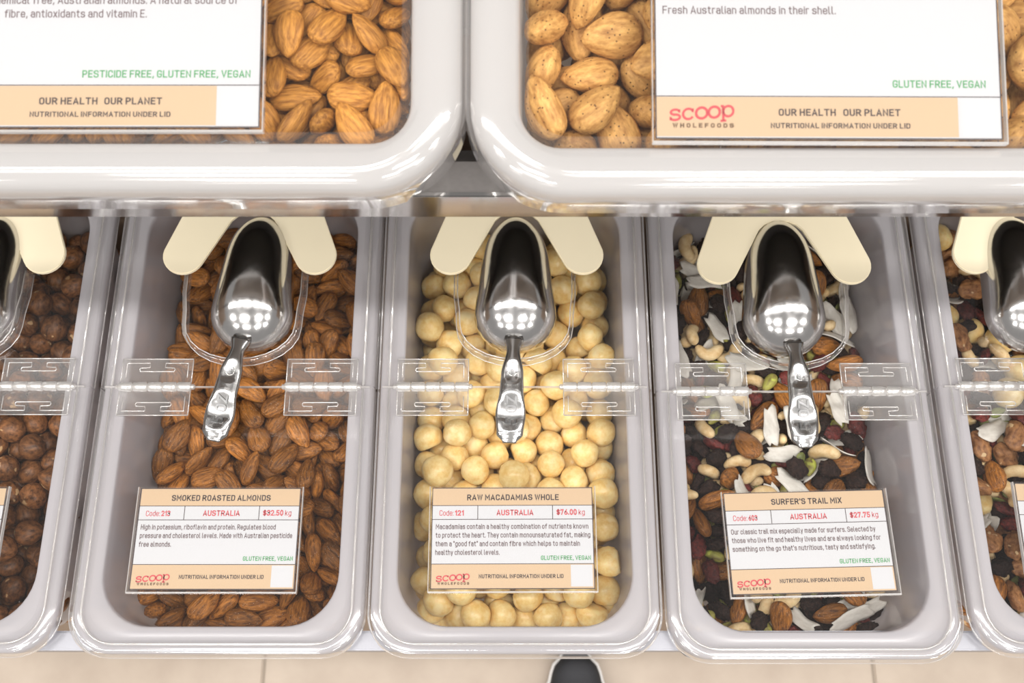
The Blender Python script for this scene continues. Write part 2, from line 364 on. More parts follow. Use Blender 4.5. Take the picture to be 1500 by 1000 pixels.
LU = [(-2.2, -25, 46), (-2.0, -10, 46), (-1.2, -5, 46), (2, 0.2, 45), (9, 3.2, 40), (16, 2.2, 30), (20, -.2, 24), (24, -1.0, 20), (27, -1.0, 18)]
uv, uf = sweep(curve_round(LU, 2), 167.5, 0, 265, True, 12)
ulid = mesh('lid_sheet', uv, uf, [PLAST, PLASTR])
for p in ulid.polygons:
    if p.area < 1e-2: p.material_index = 1
for k, what in (('u1', 'raw almonds'), ('u2', 'almonds in their shell')):
    b = thing('food_bin', 'wide white-rimmed bin on the upper tier holding '+what, 'bin', (UX[k], UY[k], UZ), 'wide bins on the upper tier'); b['tier'] = 'upper'; link('bin_body', up_pan, b)
    l = thing('bin_lid', 'clear raised-edge lid on the upper bin of '+what, 'lid', (UX[k], UY[k], UZ+1), 'lids of the upper tier'); l['tier'] = 'upper'; link('lid_sheet', ulid, l)
# ---------------------------------------------------------------- cream scoop holders
def holder_poly():
    L = []
    def arc(cx, cy, r, a0, a1, n): return [(cx+r*math.cos(math.radians(a0+(a1-a0)*i/n)), cy+r*math.sin(math.radians(a0+(a1-a0)*i/n))) for i in range(n+1)]
    right = [(14.5, 39.5)]
    right += arc(44.0, 14.0, 14.0, 207, 387, 14)          # rounded end of the right leg
    right += [(44.5, 52), (43, 62)] + arc(36, 66, 8, 0, 90, 5)
    inner = [(0, 45.5), (6, 45.0), (10.5, 43.2)]
    half = inner+right
    left = [(-x, y) for x, y in reversed(half)][:-1]
    return half+left
HP = holder_poly()
hold0 = None
for k, dx, dy in (('b1', 7, 0), ('b2', 3.0, 241), ('b3', 1.4, 241), ('b4', -1.6, 237), ('b5', -14, 241)):
    t = thing('scoop_holder', {'b1': 'cream forked scoop holder over the hazelnut bin', 'b2': 'cream forked scoop holder over the roasted almonds', 'b3': 'cream forked scoop holder over the macadamias',
               'b4': 'cream forked scoop holder over the trail mix', 'b5': 'cream forked scoop holder over the fruit and seed mix'}[k], 'scoop holder', (BX[k]+dx*1.0, BY[k]+(dy or 241), 10.5), 'cream scoop holders')
    if hold0 is None:
        hold0 = prism(HP, 0, 3, .5, 'holder_plate', CREAM, t).data
        post0 = boxes('holder_post', [(-30, 30, 62, 72, -9, 0)], CREAM, t, .8).data
    else:
        link('holder_plate', hold0, t); link('holder_post', post0, t)
# ---------------------------------------------------------------- aluminium scoops
ALU, at, ab = mat('cast_aluminium'); ab.inputs['Metallic'].default_value = 1; ab.inputs['Base Color'].default_value = (.70, .69, .68, 1)
an = at.nodes.new('ShaderNodeTexNoise'); an.inputs['Scale'].default_value = 260; an.inputs['Detail'].default_value = 6
atc = at.nodes.new('ShaderNodeTexCoord'); at.links.new(atc.outputs['Object'], an.inputs['Vector'])
ar = at.nodes.new('ShaderNodeMapRange'); ar.inputs['To Min'].default_value = .08; ar.inputs['To Max'].default_value = .22; at.links.new(an.outputs['Fac'], ar.inputs['Value']); at.links.new(ar.outputs[0], ab.inputs['Roughness'])
abp = at.nodes.new('ShaderNodeBump'); abp.inputs['Strength'].default_value = .05; abp.inputs['Distance'].default_value = .0006; at.links.new(an.outputs['Fac'], abp.inputs['Height']); at.links.new(abp.outputs[0], ab.inputs['Normal'])
ALH = solid('cast_aluminium_handle', (.47, .465, .46), .19, 1, noise_amt=.06, nscale=300)
MARKM = solid('cast_aluminium_mark', (.20, .20, .20), .35, 1)
def interp(t, pts):
    for (a, x), (b, y) in zip(pts, pts[1:]):
        if t <= b:
            u = (t-a)/(b-a); u = u*u*(3-2*u); return x+(y-x)*u
    return pts[-1][1]
def scoop_bowl():
    """inverted scoop: round end at y = 0, lip at y = 98; open side downwards"""
    ny, na = 40, 28; v = []; f = []
    for i in range(ny+1):
        t = i/ny; y = 98*(1-math.cos(math.pi*t))/2
        if y < 27: wd = 27.2*(1-((27-y)/27)**2)**.5; h = 28*(1-((40-y)/40)**2)**.5
        else:
            q = (y-27)/71; wd = 27.2*(1-.30*q)*math.sqrt(max(0, 1-max(0, (q-.5)/.5)**2.4))
            h = 28*(1-((40-y)/40)**2)**.5 if y < 40 else 28*(1-.42*((y-40)/58)**1.3)*(1-max(0, (y-76)/22)**2.5)**.5
        for j in range(na+1):
            a = math.pi*j/na; ca, sa = math.cos(a), math.sin(a)
            v.append((wd*math.copysign(abs(ca)**.96, ca), y, h*sa**.96))
    n = na+1
    for i in range(ny):
        for j in range(na): f.append((i*n+j, i*n+j+1, (i+1)*n+j+1, (i+1)*n+j))
    return v, f
def make_scoop_meshes():
    v, f = scoop_bowl()
    bm = bmesh.new(); vs = [bm.verts.new(Vector(p)*MM) for p in v]
    for q in f:
        try: bm.faces.new([vs[i] for i in q])
        except ValueError: pass
    bmesh.ops.remove_doubles(bm, verts=bm.verts[:], dist=1e-6); bmesh.ops.recalc_face_normals(bm, faces=bm.faces[:])
    me = bpy.data.meshes.new('bowl'); bm.to_mesh(me); bm.free(); me.materials.append(ALU)
    me.polygons.foreach_set('use_smooth', [True]*len(me.polygons))
    # handle: y from +3 (joined to the bowl) to -62
    ny, nx = 60, 20; v = []; f = []
    for i in range(ny+1):
        s = i/ny; y = 5-67*s
        hw = interp(s, [(0, 6.5), (.12, 4.4), (.36, 7.2), (.5, 7.6), (.74, 9.6), (.92, 8.4), (1.0, 4.2)])
        zc = interp(s, [(0, 14.5), (.2, 15.5), (.5, 14), (.8, 11), (1, 9)])
        th = interp(s, [(0, 4), (.2, 3.4), (.9, 3.2), (1, 1.2)])
        for j in range(nx):
            a = 2*math.pi*j/nx; ca, sa = math.cos(a), math.sin(a)
            x = hw*math.copysign(abs(ca)**.8, ca); z = zc+th*math.copysign(abs(sa)**.7, sa)
            if sa > 0:
                for (c, ry, rx, d) in ((.335, .115, .66, 1.7), (.715, .185, .72, 2.1)):
                    e = ((s-c)/ry)**2+(x/(hw*rx))**2
                    if e < 1: z -= d*(1-e)**.55*(0.55+.45*((s-c)/ry+1)/2)
            v.append((x, y, z))
    for i in range(ny):
        for j in range(nx): k = (j+1) % nx; f.append((i*nx+j, i*nx+k, (i+1)*nx+k, (i+1)*nx+j))
    f.append(tuple(range(nx))); f.append(tuple(ny*nx+j for j in range(nx-1, -1, -1)))
    bm = bmesh.new(); vs = [bm.verts.new(Vector(p)*MM) for p in v]
    for q in f: bm.faces.new([vs[i] for i in q])
    bmesh.ops.recalc_face_normals(bm, faces=bm.faces[:]); hm = bpy.data.meshes.new('handle'); bm.to_mesh(hm); bm.free(); hm.materials.append(ALH)
    hm.polygons.foreach_set('use_smooth', [True]*len(hm.polygons))
    return me, hm
# ---------------------------------------------------------------- lettering
# glyphs: strokes of 'x,y' points (percent of the cap height); a star rounds that corner
GLYPH = {
 'A': '0,0 27,100 54,0|9,28 45,28', 'B': '0,52 44,52* 44,100* 0,100 0,0 49,0* 49,52* 0,52', 'C': '49,76 49,100* 0,100* 0,0* 49,0* 49,24', 'D': '0,0 0,100 50,100* 50,0* 0,0',
 'E': '44,0 0,0 0,100 44,100|0,52 38,52', 'F': '0,0 0,100 44,100|0,50 38,50', 'G': '50,78 50,100* 0,100* 0,0* 50,0* 50,46 28,46', 'H': '0,0 0,100|50,0 50,100|0,52 50,52',
 'I': '0,0 0,100', 'K': '0,0 0,100|48,100 0,36|16,56 50,0', 'L': '0,100 0,0 42,0', 'M': '0,0 0,100 31,34 62,100 62,0', 'N': '0,0 0,100 50,0 50,100', 'O': '0,50 0,100* 50,100* 50,0* 0,0* 0,50',
 'P': '0,0 0,100 48,100* 48,44* 0,44', 'R': '0,0 0,100 48,100* 48,46* 0,46|26,46 51,0', 'S': '48,80 48,100* 0,100* 0,52* 50,52* 50,0* 0,0* 0,20', 'T': '0,100 52,100|26,100 26,0',
 'U': '0,100 0,0* 50,0* 50,100', 'V': '0,100 27,0 54,100', 'W': '0,100 18,0 36,100 54,0 72,100', 'X': '0,0 50,100|0,100 50,0', 'Y': '0,100 26,46 52,100|26,46 26,0', 'Z': '0,100 48,100 0,0 48,0',
 'a': '3,60 3,72* 40,72* 40,0|40,42 0,42* 0,0* 40,0', 'b': '0,100 0,0 42,0* 42,72* 0,72', 'c': '40,54 40,72* 0,72* 0,0* 40,0* 40,18', 'd': '42,100 42,0 0,0* 0,72* 42,72',
 'e': '0,36 42,36 42,72* 0,72* 0,0* 40,0* 40,14', 'f': '8,0 8,100* 28,100|-3,70 25,70', 'g': '42,72 42,-26* 2,-26|42,0 0,0* 0,72* 42,72', 'h': '0,100 0,0|0,72 40,72* 40,0',
 'i': '0,0 0,72|0,93 0,97', 'k': '0,0 0,100|0,26 34,72|12,42 37,0', 'l': '0,100 0,0* 14,0', 'm': '0,0 0,72 33,72* 33,0|33,72 66,72* 66,0', 'n': '0,0 0,72 40,72* 40,0', 'o': '0,36 0,72* 42,72* 42,0* 0,0* 0,36',
 'p': '0,-26 0,72 42,72* 42,0* 0,0', 'r': '0,0 0,72 26,72', 's': '38,58 38,72* 0,72* 0,37* 40,37* 40,0* 0,0* 0,14', 't': '8,94 8,0* 27,0|-3,72 25,72', 'u': '0,72 0,0* 40,0|40,72 40,0',
 'v': '0,72 20,0 40,72', 'w': '0,72 15,0 30,72 45,0 60,72', 'x': '0,0 38,72|0,72 38,0', 'y': '0,72 20,0|40,72 12,-26', 'z': '0,72 36,72 0,0 37,0',
 '0': '0,50 0,100* 46,100* 46,0* 0,0* 0,50', '1': '2,78 22,100 22,0', '2': '0,78 0,100* 46,100* 46,58 0,0 48,0', '3': '0,82 0,100* 46,100* 46,54* 18,54|18,54 48,54* 48,0* 0,0* 0,18',
 '5': '44,100 4,100 2,58 48,58* 48,0* 0,0* 0,18', '6': '36,100 0,36 0,0* 48,0* 48,54* 8,54', '7': '0,86 0,100 46,100 14,0', '$': '46,80 46,94* 0,94* 0,50* 48,50* 48,4* 0,4* 0,20|24,-8 24,106',
 '.': '0,0 0,5', ',': '2,5 -3,-16', ':': '0,0 0,5|0,60 0,65', "'": '0,100 0,80', '"': '0,100 0,80|14,100 14,80'}
def stroke_pts(spec, w):
    out = []; P = []
    for tk in spec.split():
        r = tk.endswith('*'); x, y = tk.rstrip('*').split(','); P.append((float(x)/100, w/2+float(y)/100*(1-w), r))
    n = len(P)
    for i, (x, y, r) in enumerate(P):
        if not r or i in (0, n-1): out.append(Vector((x, y))); continue
        p = Vector((x, y)); a = Vector(P[i-1][:2]); b = Vector(P[i+1][:2])
        da = (a-p).length*(.5 if P[i-1][2] else .95); db = (b-p).length*(.5 if P[i+1][2] else .95); rad = min(.23, da, db)
        p0 = p+(a-p).normalized()*rad; p1 = p+(b-p).normalized()*rad
        for k in range(5):
            t = k/4; out.append(p0.lerp(p, t).lerp(p.lerp(p1, t), t))
    return out
def ribbon_mesh(pts, w, V, F, fx):
    n = len(pts); closed = (pts[0]-pts[-1]).length < 1e-6
    if not closed:
        pts = list(pts); pts[0] = pts[0]+(pts[0]-pts[1]).normalized()*w*.5; pts[-1] = pts[-1]+(pts[-1]-pts[-2]).normalized()*w*.5
    b = len(V)
    for i, p in enumerate(pts):
        d0 = (p-pts[i-1]).normalized() if i else ((pts[0]-pts[-2]).normalized() if closed else None)
        d1 = (pts[i+1]-p).normalized() if i < n-1 else ((pts[1]-pts[0]).normalized() if closed else None)
        d0 = d0 or d1; d1 = d1 or d0; t = (d0+d1); t = t.normalized() if t.length > .1 else d1
        nn_ = Vector((-t.y, t.x)); c = max(.45, nn_.dot(Vector((-d1.y, d1.x)))); o = nn_*(w/2/c)
        V.append(fx(p+o)); V.append(fx(p-o))
    for i in range(n-1): F.append((b+2*i+1, b+2*i+3, b+2*i+2, b+2*i))
def text_line(ln, name, m, z=0.0):
    """ln = (text, x0, x1, baseline y, cap height, stroke weight[, rise]) in mm: flat print in one mesh"""
    s, x0, x1, by, cap, wt = ln[:6]; rise = ln[6] if len(ln) > 6 else 0
    cx = 0; segs = []
    for ch in s:
        if ch == ' ': cx += .27; continue
        st_ = [stroke_pts(q, wt) for q in GLYPH[ch].split('|')]
        lo = min(p.x for q in st_ for p in q); hi = max(p.x for q in st_ for p in q)
        segs.append((cx-lo+wt/2, st_)); cx += hi-lo+wt+.13
    tot = cx-.13; kx = (x1-x0)/tot; V = []; F = []
    for ox, st_ in segs:
        for q in st_:
            if len(q) > 1: ribbon_mesh(q, wt, V, F, lambda p: (x0+(p.x+ox)*kx, by+p.y*cap+(p.x+ox)*kx*rise, z))
    return mesh(name, V, F, m, False)
BM_, HM_ = make_scoop_meshes()
mk = text_line(('5 OZ', -8.5, 9, -3.4, 6.8, .17), 'cast_mark', MARKM)
ringv, ringf = tube([(2.6*math.cos(math.pi*i/10), 2.6*math.sin(math.pi*i/10), 0) for i in range(21)], .28, 5)
rm = mesh('cast_emblem', ringv, ringf, ALU)
rt = text_line(('R', -1.2, 1.2, -1.5, 3.0, .2), 'cast_emblem', MARKM)
from mathutils.bvhtree import BVHTree
hb = BVHTree.FromPolygons([v.co.copy() for v in HM_.vertices], [tuple(p.vertices) for p in HM_.polygons])
def lay_on_handle(me, cx, cy, turn, lift):
    """cast relief: bend the flat mark onto the handle's hollow and give it thickness"""
    ca, sa = math.cos(turn), math.sin(turn); bm = bmesh.new(); bm.from_mesh(me)
    if max(abs(v.co.z) for v in bm.verts) < 1e-6:
        r = bmesh.ops.extrude_face_region(bm, geom=bm.faces[:])
        for g in r['geom']:
            if isinstance(g, bmesh.types.BMVert): g.co.z += .5*MM
    for v in bm.verts:
        x = cx*MM+v.co.x*ca-v.co.y*sa; y = cy*MM+v.co.x*sa+v.co.y*ca
        h = hb.ray_cast(Vector((x, y, .1)), Vector((0, 0, -1)))[0]; z = h.z if h else .012
        v.co = Vector((x, y, z+v.co.z+lift*MM))
    bmesh.ops.recalc_face_normals(bm, faces=bm.faces[:]); bm.to_mesh(me); bm.free()
lay_on_handle(mk, .2, -42.5, math.pi/2, .12); lay_on_handle(rm, 0, -17.6, 0, .05); lay_on_handle(rt, 0, -17.6, 0, .1)
SC = {'b1': (-366+9, 189, -6, 'aluminium scoop hanging over the hazelnuts at the left end'),
      'b2': (-172.5, 188, -1.5, 'aluminium scoop on the lid over the roasted almonds, handle tilted leftwards'),
      'b3': (2.0, 188, -.5, 'aluminium scoop on the lid over the macadamias, handle pointing straight to the front'),
      'b4': (179.0, 185, -1.0, 'aluminium scoop on the lid over the trail mix'),
      'b5': (342, 188, 3, 'aluminium scoop on the lid over the fruit and seed mix at the right end')}
for k, (x, y, rz, lab) in SC.items():
    t = thing('scoop', lab, 'scoop', (x, y, 4.0), 'aluminium scoops', rz)
    link('bowl', BM_, t); h = link('handle', HM_, t); h.rotation_euler.z = math.radians({'b2': -10, 'b3': -2, 'b4': 3.5}.get(k, 0)); h.location.x = {'b2': -.0025, 'b3': -.001, 'b4': .002}.get(k, 0)
    link('cast_mark', mk, h); link('cast_emblem', rm, h); link('cast_emblem', rt, h)
# ---------------------------------------------------------------- product cards in clear sleeves
def scoop_logo(x0, y0, w, h, rise):
    """slab-serif lettering 'scoop' rising to the right"""
    out = []; n = 5; cw = w/n; r = cw*.40; th = cw*.085; V = []; F = []
    def ribbon(pts, wd, ox, oy):
        b = len(V); P = [Vector((p[0], p[1], 0)) for p in pts]
        for i, p in enumerate(P):
            d = (P[min(i+1, len(P)-1)]-P[max(i-1, 0)]).normalized(); nn_ = Vector((-d.y, d.x, 0))*wd
            for q in (p+nn_, p-nn_): V.append((ox+q.x, oy+q.y+(ox+q.x-x0)*rise, .32))
        for i in range(len(P)-1): F.append((b+2*i, b+2*i+1, b+2*i+3, b+2*i+2))
    def arc(cx, cy, rx, ry, a0, a1, m=18): return [(cx+rx*math.cos(math.radians(a0+(a1-a0)*i/m)), cy+ry*math.sin(math.radians(a0+(a1-a0)*i/m))) for i in range(m+1)]
    R = h*.5
    ribbon(arc(0, R*.5, r*.8, R*.46, 20, 270)[:]+arc(0, -R*.45, r*.9, R*.50, 90, -160), th*1.1, x0+cw*.5, y0+R)
    ribbon([(r*.80, R*.95), (r*.80, R*.35)], th*.9, x0+cw*.5, y0+R); ribbon([(-r*.85, -R*.95), (-r*.85, -R*.3)], th*.9, x0+cw*.5, y0+R)
    ribbon(arc(0, 0, r, R*.95, 35, 325), th*1.1, x0+cw*1.5, y0+R); ribbon([(r*.85, R*.95), (r*.85, R*.25)], th*.9, x0+cw*1.5, y0+R)
    ribbon(arc(0, 0, r*1.05, R, 0, 360, 28), th*1.2, x0+cw*2.5, y0+R); ribbon(arc(0, 0, r*1.05, R, 0, 360, 28), th*1.2, x0+cw*3.45, y0+R)
    ribbon(arc(0, 0, r*.95, R*.95, 0, 360, 28), th*1.1, x0+cw*4.5, y0+R); ribbon([(-r*.95, R), (-r*.95, -R*1.7)], th*1.1, x0+cw*4.5, y0+R)
    ribbon([(-r*1.5, -R*1.7), (-r*.4, -R*1.7)], th, x0+cw*4.5, y0+R); ribbon([(-r*1.4, R), (-r*.8, R)], th, x0+cw*4.5, y0+R)
    return V, F
def flat(name, rects, m, parent, z):
    v = []; f = []
    for x0, x1, y0, y1 in rects:
        b = len(v); v += [(x0, y0, z), (x1, y0, z), (x1, y1, z), (x0, y1, z)]; f.append((b, b+1, b+2, b+3))
    return link(name, mesh(name, v, f, m, False), parent)
def card(loc, rz, label, W, Hh, bands, lines, qr, dark, grey, red, green, logo, group):
    t = thing('product_card', label, 'sign', loc, group, rz)
    boxes('paper_card', [(-W/2, W/2, 0, Hh, 0, .2)], PAPER, t)
    flat('colour_band', bands, BEIGE, t, .24)
    flat('white_square', [qr], PAPER, t, .28)
    flat('ruled_line', lines, INK, t, .30)
    for lst, mm_, lb in ((dark, INK, None), (grey, GREYINK, None), (red, RED, 'red lettering'), (green, GREEN, 'green lettering')):
        for ln in lst or []: tag(link('lettering', text_line(ln, 'lettering', mm_, .32), t), lb)
    if logo:
        x, y, w_, h_, wy, wh = logo
        v, f = scoop_logo(x, y, w_, h_, .075); tag(link('shop_logo', mesh('shop_logo', v, f, RED, False), t), 'red slab lettering')
        link('lettering', text_line(('W H O L E F O O D S', x+w_*.06, x+w_*.98, wy, wh, .26), 'lettering', BROWNINK, .33), t)
    # clear holder: a folded acrylic sleeve a little larger than the card, thicker along its front edge
    e = .8
    boxes('sleeve', [(-W/2-1.2, W/2+1.6, -1.6, Hh+.6, 1.0, 1.5)], SLEEVE, t)
    boxes('sleeve_edge', [(-W/2-1.4, W/2+1.8, -2.4, -1.4, -1.5, 1.6), (W/2+1.3, W/2+1.9, -2, Hh+.6, -1.5, 1.5), (-W/2-1.6, -W/2-1.1, -2, Hh+.6, -1.5, 1.5)], PLASTE, t)
    return t
def small_card(x, y, rz, label, title, tx, code, origin, price, body):
    W, Hh = 100, 62
    yy = lambda mm: Hh-mm
    X = lambda mm: mm-W/2
    bands = [(X(.4), X(99.6), yy(11), yy(.4)), (X(.4), X(99.6), yy(61.6), yy(47))]
    L = [(X(0), X(100), yy(.5), yy(0)), (X(0), X(100), Hh-62, .5), (X(0), X(.45), 0, Hh), (X(99.55), X(100), 0, Hh),
         (X(0), X(100), yy(11.4), yy(11)), (X(0), X(100), yy(20.0), yy(19.6)), (X(0), X(100), yy(47.2), yy(46.8)), (X(28.3), X(28.7), yy(20), yy(11)), (X(74.8), X(75.2), yy(20), yy(11))]
    dark = [(title, X(tx[0]), X(tx[1]), yy(8.0), 3.7, .185), ('NUTRITIONAL INFORMATION UNDER LID', X(29.4), X(81), yy(55.6), 2.4, .19)]
    red = [('Code:', X(4.7), X(13.4), yy(17.5), 3.4, .115), (code, X(14.3), X(19.8), yy(17.5), 3.4, .2), (origin, X(40.2), X(63), yy(17.4), 3.5, .175), (price, X(77.5), X(90), yy(17.2), 3.5, .195), ('kg', X(91.2), X(95), yy(17.2), 3.4, .115)]
    grey = [(s, X(2.6), X(x1), yy(25.8+5.25*i), 3.2, .15) for i, (s, x1) in enumerate(body)]
    green = [('GLUTEN FREE, VEGAN', X(67.4), X(98), yy(44.8), 2.7, .17)]
    return card((x, y, 2.6), rz, label, W, Hh, bands, L, (X(85.5), X(98.8), yy(60.6), yy(47.6)), dark, grey, red, green, (X(3), yy(57.6), 21, 3.2, yy(59.4), 1.6), 'product cards on the lower lids')
small_card(-182.2, 37.6, 1.0*0, 'product card reading SMOKED ROASTED ALMONDS on the lid', 'SMOKED ROASTED ALMONDS', (19.8, 81.4), '213', 'AUSTRALIA', '$32.50',
           [('High in potassium, riboflavin and protein. Regulates blood', 86), ('pressure and cholesterol levels. Made with Australian pesticide', 96.6), ('free almonds.', 22.5)])
small_card(.4, 38, .2, 'product card reading RAW MACADAMIAS WHOLE on the lid', 'RAW MACADAMIAS WHOLE', (21.8, 79), '121', 'AUSTRALIA', '$76.00',
           [('Macadamias contain a healthy combination of nutrients known', 97), ('to protect the heart. They contain monounsaturated fat, making', 98), ('them a "good fat" and contain fibre which helps to maintain', 91.5), ('healthy cholesterol levels.', 42)])
small_card(183.6, 35.6, 1.4, "product card reading SURFER'S TRAIL MIX on the lid", "SURFER'S TRAIL MIX", (29.5, 73.5), '603', 'AUSTRALIA', '$27.75',
           [('Our classic trail mix especially made for surfers. Selected by', 92), ('those who live fit and healthy lives and are always looking for', 94.5), ('something on the go that\'s nutritious, tasty and satisfying.', 90.5)])
def blank_card(x, y, rz, label):
    W, Hh = 100, 62; X = lambda mm: mm-W/2; yy = lambda mm: Hh-mm
    return card((x, y, 2.6), rz, label, W, Hh, [(X(.4), X(99.6), yy(11), yy(.4)), (X(.4), X(99.6), yy(61.6), yy(47))],
      [(X(0), X(100), yy(.5), yy(0)), (X(0), X(100), 0, .5), (X(0), X(.45), 0, Hh), (X(99.55), X(100), 0, Hh), (X(0), X(100), yy(11.4), yy(11)), (X(0), X(100), yy(20.0), yy(19.6)), (X(0), X(100), yy(47.2), yy(46.8))],
      (X(85.5), X(98.8), yy(60.6), yy(47.6)), None, None, None, None, None, 'product cards on the lower lids')
blank_card(-366.4, 38, 0, 'product card on the hazelnut lid, only its right edge in view')
blank_card(364.2, 40, -1.0, 'product card on the fruit and seed mix lid, only its left edge in view')
def big_card(x, y, rz, label, dark, grey, green, logo):
    W, Hh = 152.6, 106
    bands = [(-W/2+.4, W/2-19.2, 1.0, 18.9)]
    L = [(-W/2, W/2, 19.0, 19.4), (-W/2, -W/2+.5, 0, Hh), (W/2-.5, W/2, 0, Hh), (-W/2, W/2, 0, .5)]
    t = card((x, y, UZ+4.2), rz, label, W, Hh, bands, L, (W/2-18.4, W/2-1, 1.2, 18.6), dark, grey, None, green, logo, 'large product cards on the upper lids')
    t['tier'] = 'upper'; return t
k_ = .2998
XL = lambda p: (p-381)*k_+76.3
big_card(-187.5, 215.2, 0, 'large product card reading PESTICIDE FREE on the upper almond lid',
    [('OUR HEALTH', XL(56), XL(142), 10.4, 3.2, .185), ('OUR PLANET', XL(152), XL(237), 10.4, 3.2, .185), ('NUTRITIONAL INFORMATION UNDER LID', XL(43), XL(250), 4.8, 2.4, .19)],
    [('chemical free, Australian almonds. A natural source of', XL(-23), XL(345), 56.4, 3.7, .125), ('fibre, antioxidants and vitamin E.', XL(-1), XL(210), 50.1, 3.7, .125)],
    [('PESTICIDE FREE, GLUTEN FREE, VEGAN', XL(118), XL(366), 22.6, 3.4, .155)], (-70.5, 8.0, 29.6, 4.9, 4.9, 2.1))
XR = lambda p: (p-961)*k_-76.3
big_card(139.5, 210.0, -.2, 'large product card reading Fresh Australian almonds in their shell',
    [('OUR HEALTH', XR(1142), XR(1226), 10.4, 3.2, .185), ('OUR PLANET', XR(1237), XR(1321), 10.4, 3.2, .185), ('NUTRITIONAL INFORMATION UNDER LID', XR(1130), XR(1335), 4.8, 2.4, .19)],
    [('Fresh Australian almonds in their shell.', XR(973), XR(1230), 56.8, 3.7, .125)],
    [('GLUTEN FREE, VEGAN', XR(1311), XR(1448), 23.3, 3.4, .155)], (XR(980), 8.0, 29.3, 4.9, 4.9, 2.1))
# ---------------------------------------------------------------- shoe of the photographer
def make_shoe():
    KN_, kt, kb = mat('black_knit'); kb.inputs['Base Color'].default_value = (.025, .026, .03, 1); kb.inputs['Roughness'].default_value = .8
    wv = kt.nodes.new('ShaderNodeTexWave'); wv.inputs['Scale'].default_value = 160; wv.bands_direction = 'Y'; tcx = kt.nodes.new('ShaderNodeTexCoord'); kt.links.new(tcx.outputs['Object'], wv.inputs['Vector'])
    rr = kt.nodes.new('ShaderNodeValToRGB'); rr.color_ramp.elements[0].color = (.012, .013, .016, 1); rr.color_ramp.elements[1].color = (.06, .062, .07, 1); kt.links.new(wv.outputs['Fac'], rr.inputs[0]); kt.links.new(rr.outputs[0], kb.inputs['Base Color'])
    t = thing('shoe', 'black knit sneaker with white sole standing on the beige tiles', 'shoe', (82, 38, -750), None, 0)
    Wd = [(0, 0), (.04, 17), (.12, 33), (.28, 46), (.45, 44), (.62, 37), (.85, 36), (.95, 28), (1, 0)]
    def sect(s):
        for (a, x), (b, y) in zip(Wd, Wd[1:]):
            if s <= b: return x+(y-x)*math.sin((s-a)/(b-a)*math.pi/2) if a == 0 else interp(s, Wd)
        return 0
    v = []; f = []; n = 24; m_ = 30
    for i in range(m_+1):
        s = (1-math.cos(math.pi*i/m_))/2; y = -285*s; wdt = interp(s, Wd) if s > .04 else 17*math.sqrt(s/.04)
        hh = interp(s, [(0, 8), (.1, 42), (.3, 58), (.55, 84), (.7, 78), (.9, 84), (1, 60)])
        for j in range(n+1):
            a = math.pi*j/n; zz = hh*math.sin(a)**.75
            if .58 < s < .93: zz = min(zz, hh-26*max(0, 1-abs(math.cos(a))*2))
            v.append((wdt*.93*math.copysign(abs(math.cos(a))**.8, math.cos(a)), y, 18+zz*.9))
    for i in range(m_):
        for j in range(n): f.append((i*(n+1)+j, i*(n+1)+j+1, (i+1)*(n+1)+j+1, (i+1)*(n+1)+j))
    link('shoe_upper', mesh('shoe_upper', v, f, KN_), t)
    pts = []
    for i in range(m_+1):
        s = (1-math.cos(math.pi*i/m_))/2; pts.append((interp(s, Wd) if s > .04 else 17*math.sqrt(s/.04), -285*s+3))
    poly = pts+[(-x, y) for x, y in reversed(pts[1:-1])]
    prism(poly, 0, 24, 3, 'sole', solid('white_rubber', (.80, .78, .76), .5), t)
    for i in range(5):
        y = -95-17*i; z = 74+2.0*i
        v, f = tube([(-24, y, z-14), (-14, y-1, z-2), (0, y-3, z+3), (14, y-1, z-2), (24, y, z-14)], 2.4, 6); link('lace', mesh('lace', v, f, solid('black_lace', (.03, .03, .032), .8) if i == 0 else bpy.data.materials['black_lace']), t)
make_shoe()
PI = math.pi
# ---- nut and fruit shapes: each returns (verts, faces) in millimetres, centred on the origin
def loft(rings, segs, pt, pole0, pole1):
    v = [pole0]; f = []
    for i in range(rings):
        for j in range(segs):
            v.append(pt((i+1)/(rings+1), 2*PI*j/segs))
    v.append(pole1)
    for j in range(segs):
        f.append((0, 1+(j+1) % segs, 1+j))
    for i in range(rings-1):
        a = 1+i*segs; b = a+segs
        for j in range(segs):
            k = (j+1) % segs
            f.append((a+j, a+k, b+k, b+j))
    a = 1+(rings-1)*segs; e = len(v)-1
    for j in range(segs):
        f.append((a+j, a+(j+1) % segs, e))
    return v, f

def almond(L, W, T, seed, groove=0.02, keel=0.0, rings=13, segs=20):
    r = random.Random(seed); ph = r.uniform(0, 6); bend = r.uniform(-.05, .05); asym = r.uniform(-.12, .12)
    def pt(t, a):
        u = 0.5-0.5*math.cos(PI*t)
        w = math.sin(PI*t)**0.95*(1.0-0.34*(u-0.42)) * (1 - 0.30*max(0, u-0.55))
        w *= 1.04
        ca, sa = math.cos(a), math.sin(a)
        g = 1+groove*math.sin(7*a+ph+2*u)+groove*.7*math.sin(12*a+2*ph)
        n = 1+0.05*noise.noise(Vector((ca*1.3, sa*1.3, u*3+seed)))
        y = W/2*w*ca*g*n*(1+asym*ca*.5); z = T/2*w*(abs(sa)**0.9)*(1 if sa > 0 else -1)*g*n
        if keel and ca > .96: y += keel
        return (L*(u-.5), y+bend*L*4*(u-.5)**2, z)
    return loft(rings, segs, pt, (-L/2-.2, bend*L, 0), (L/2+L*.03, bend*L, 0))

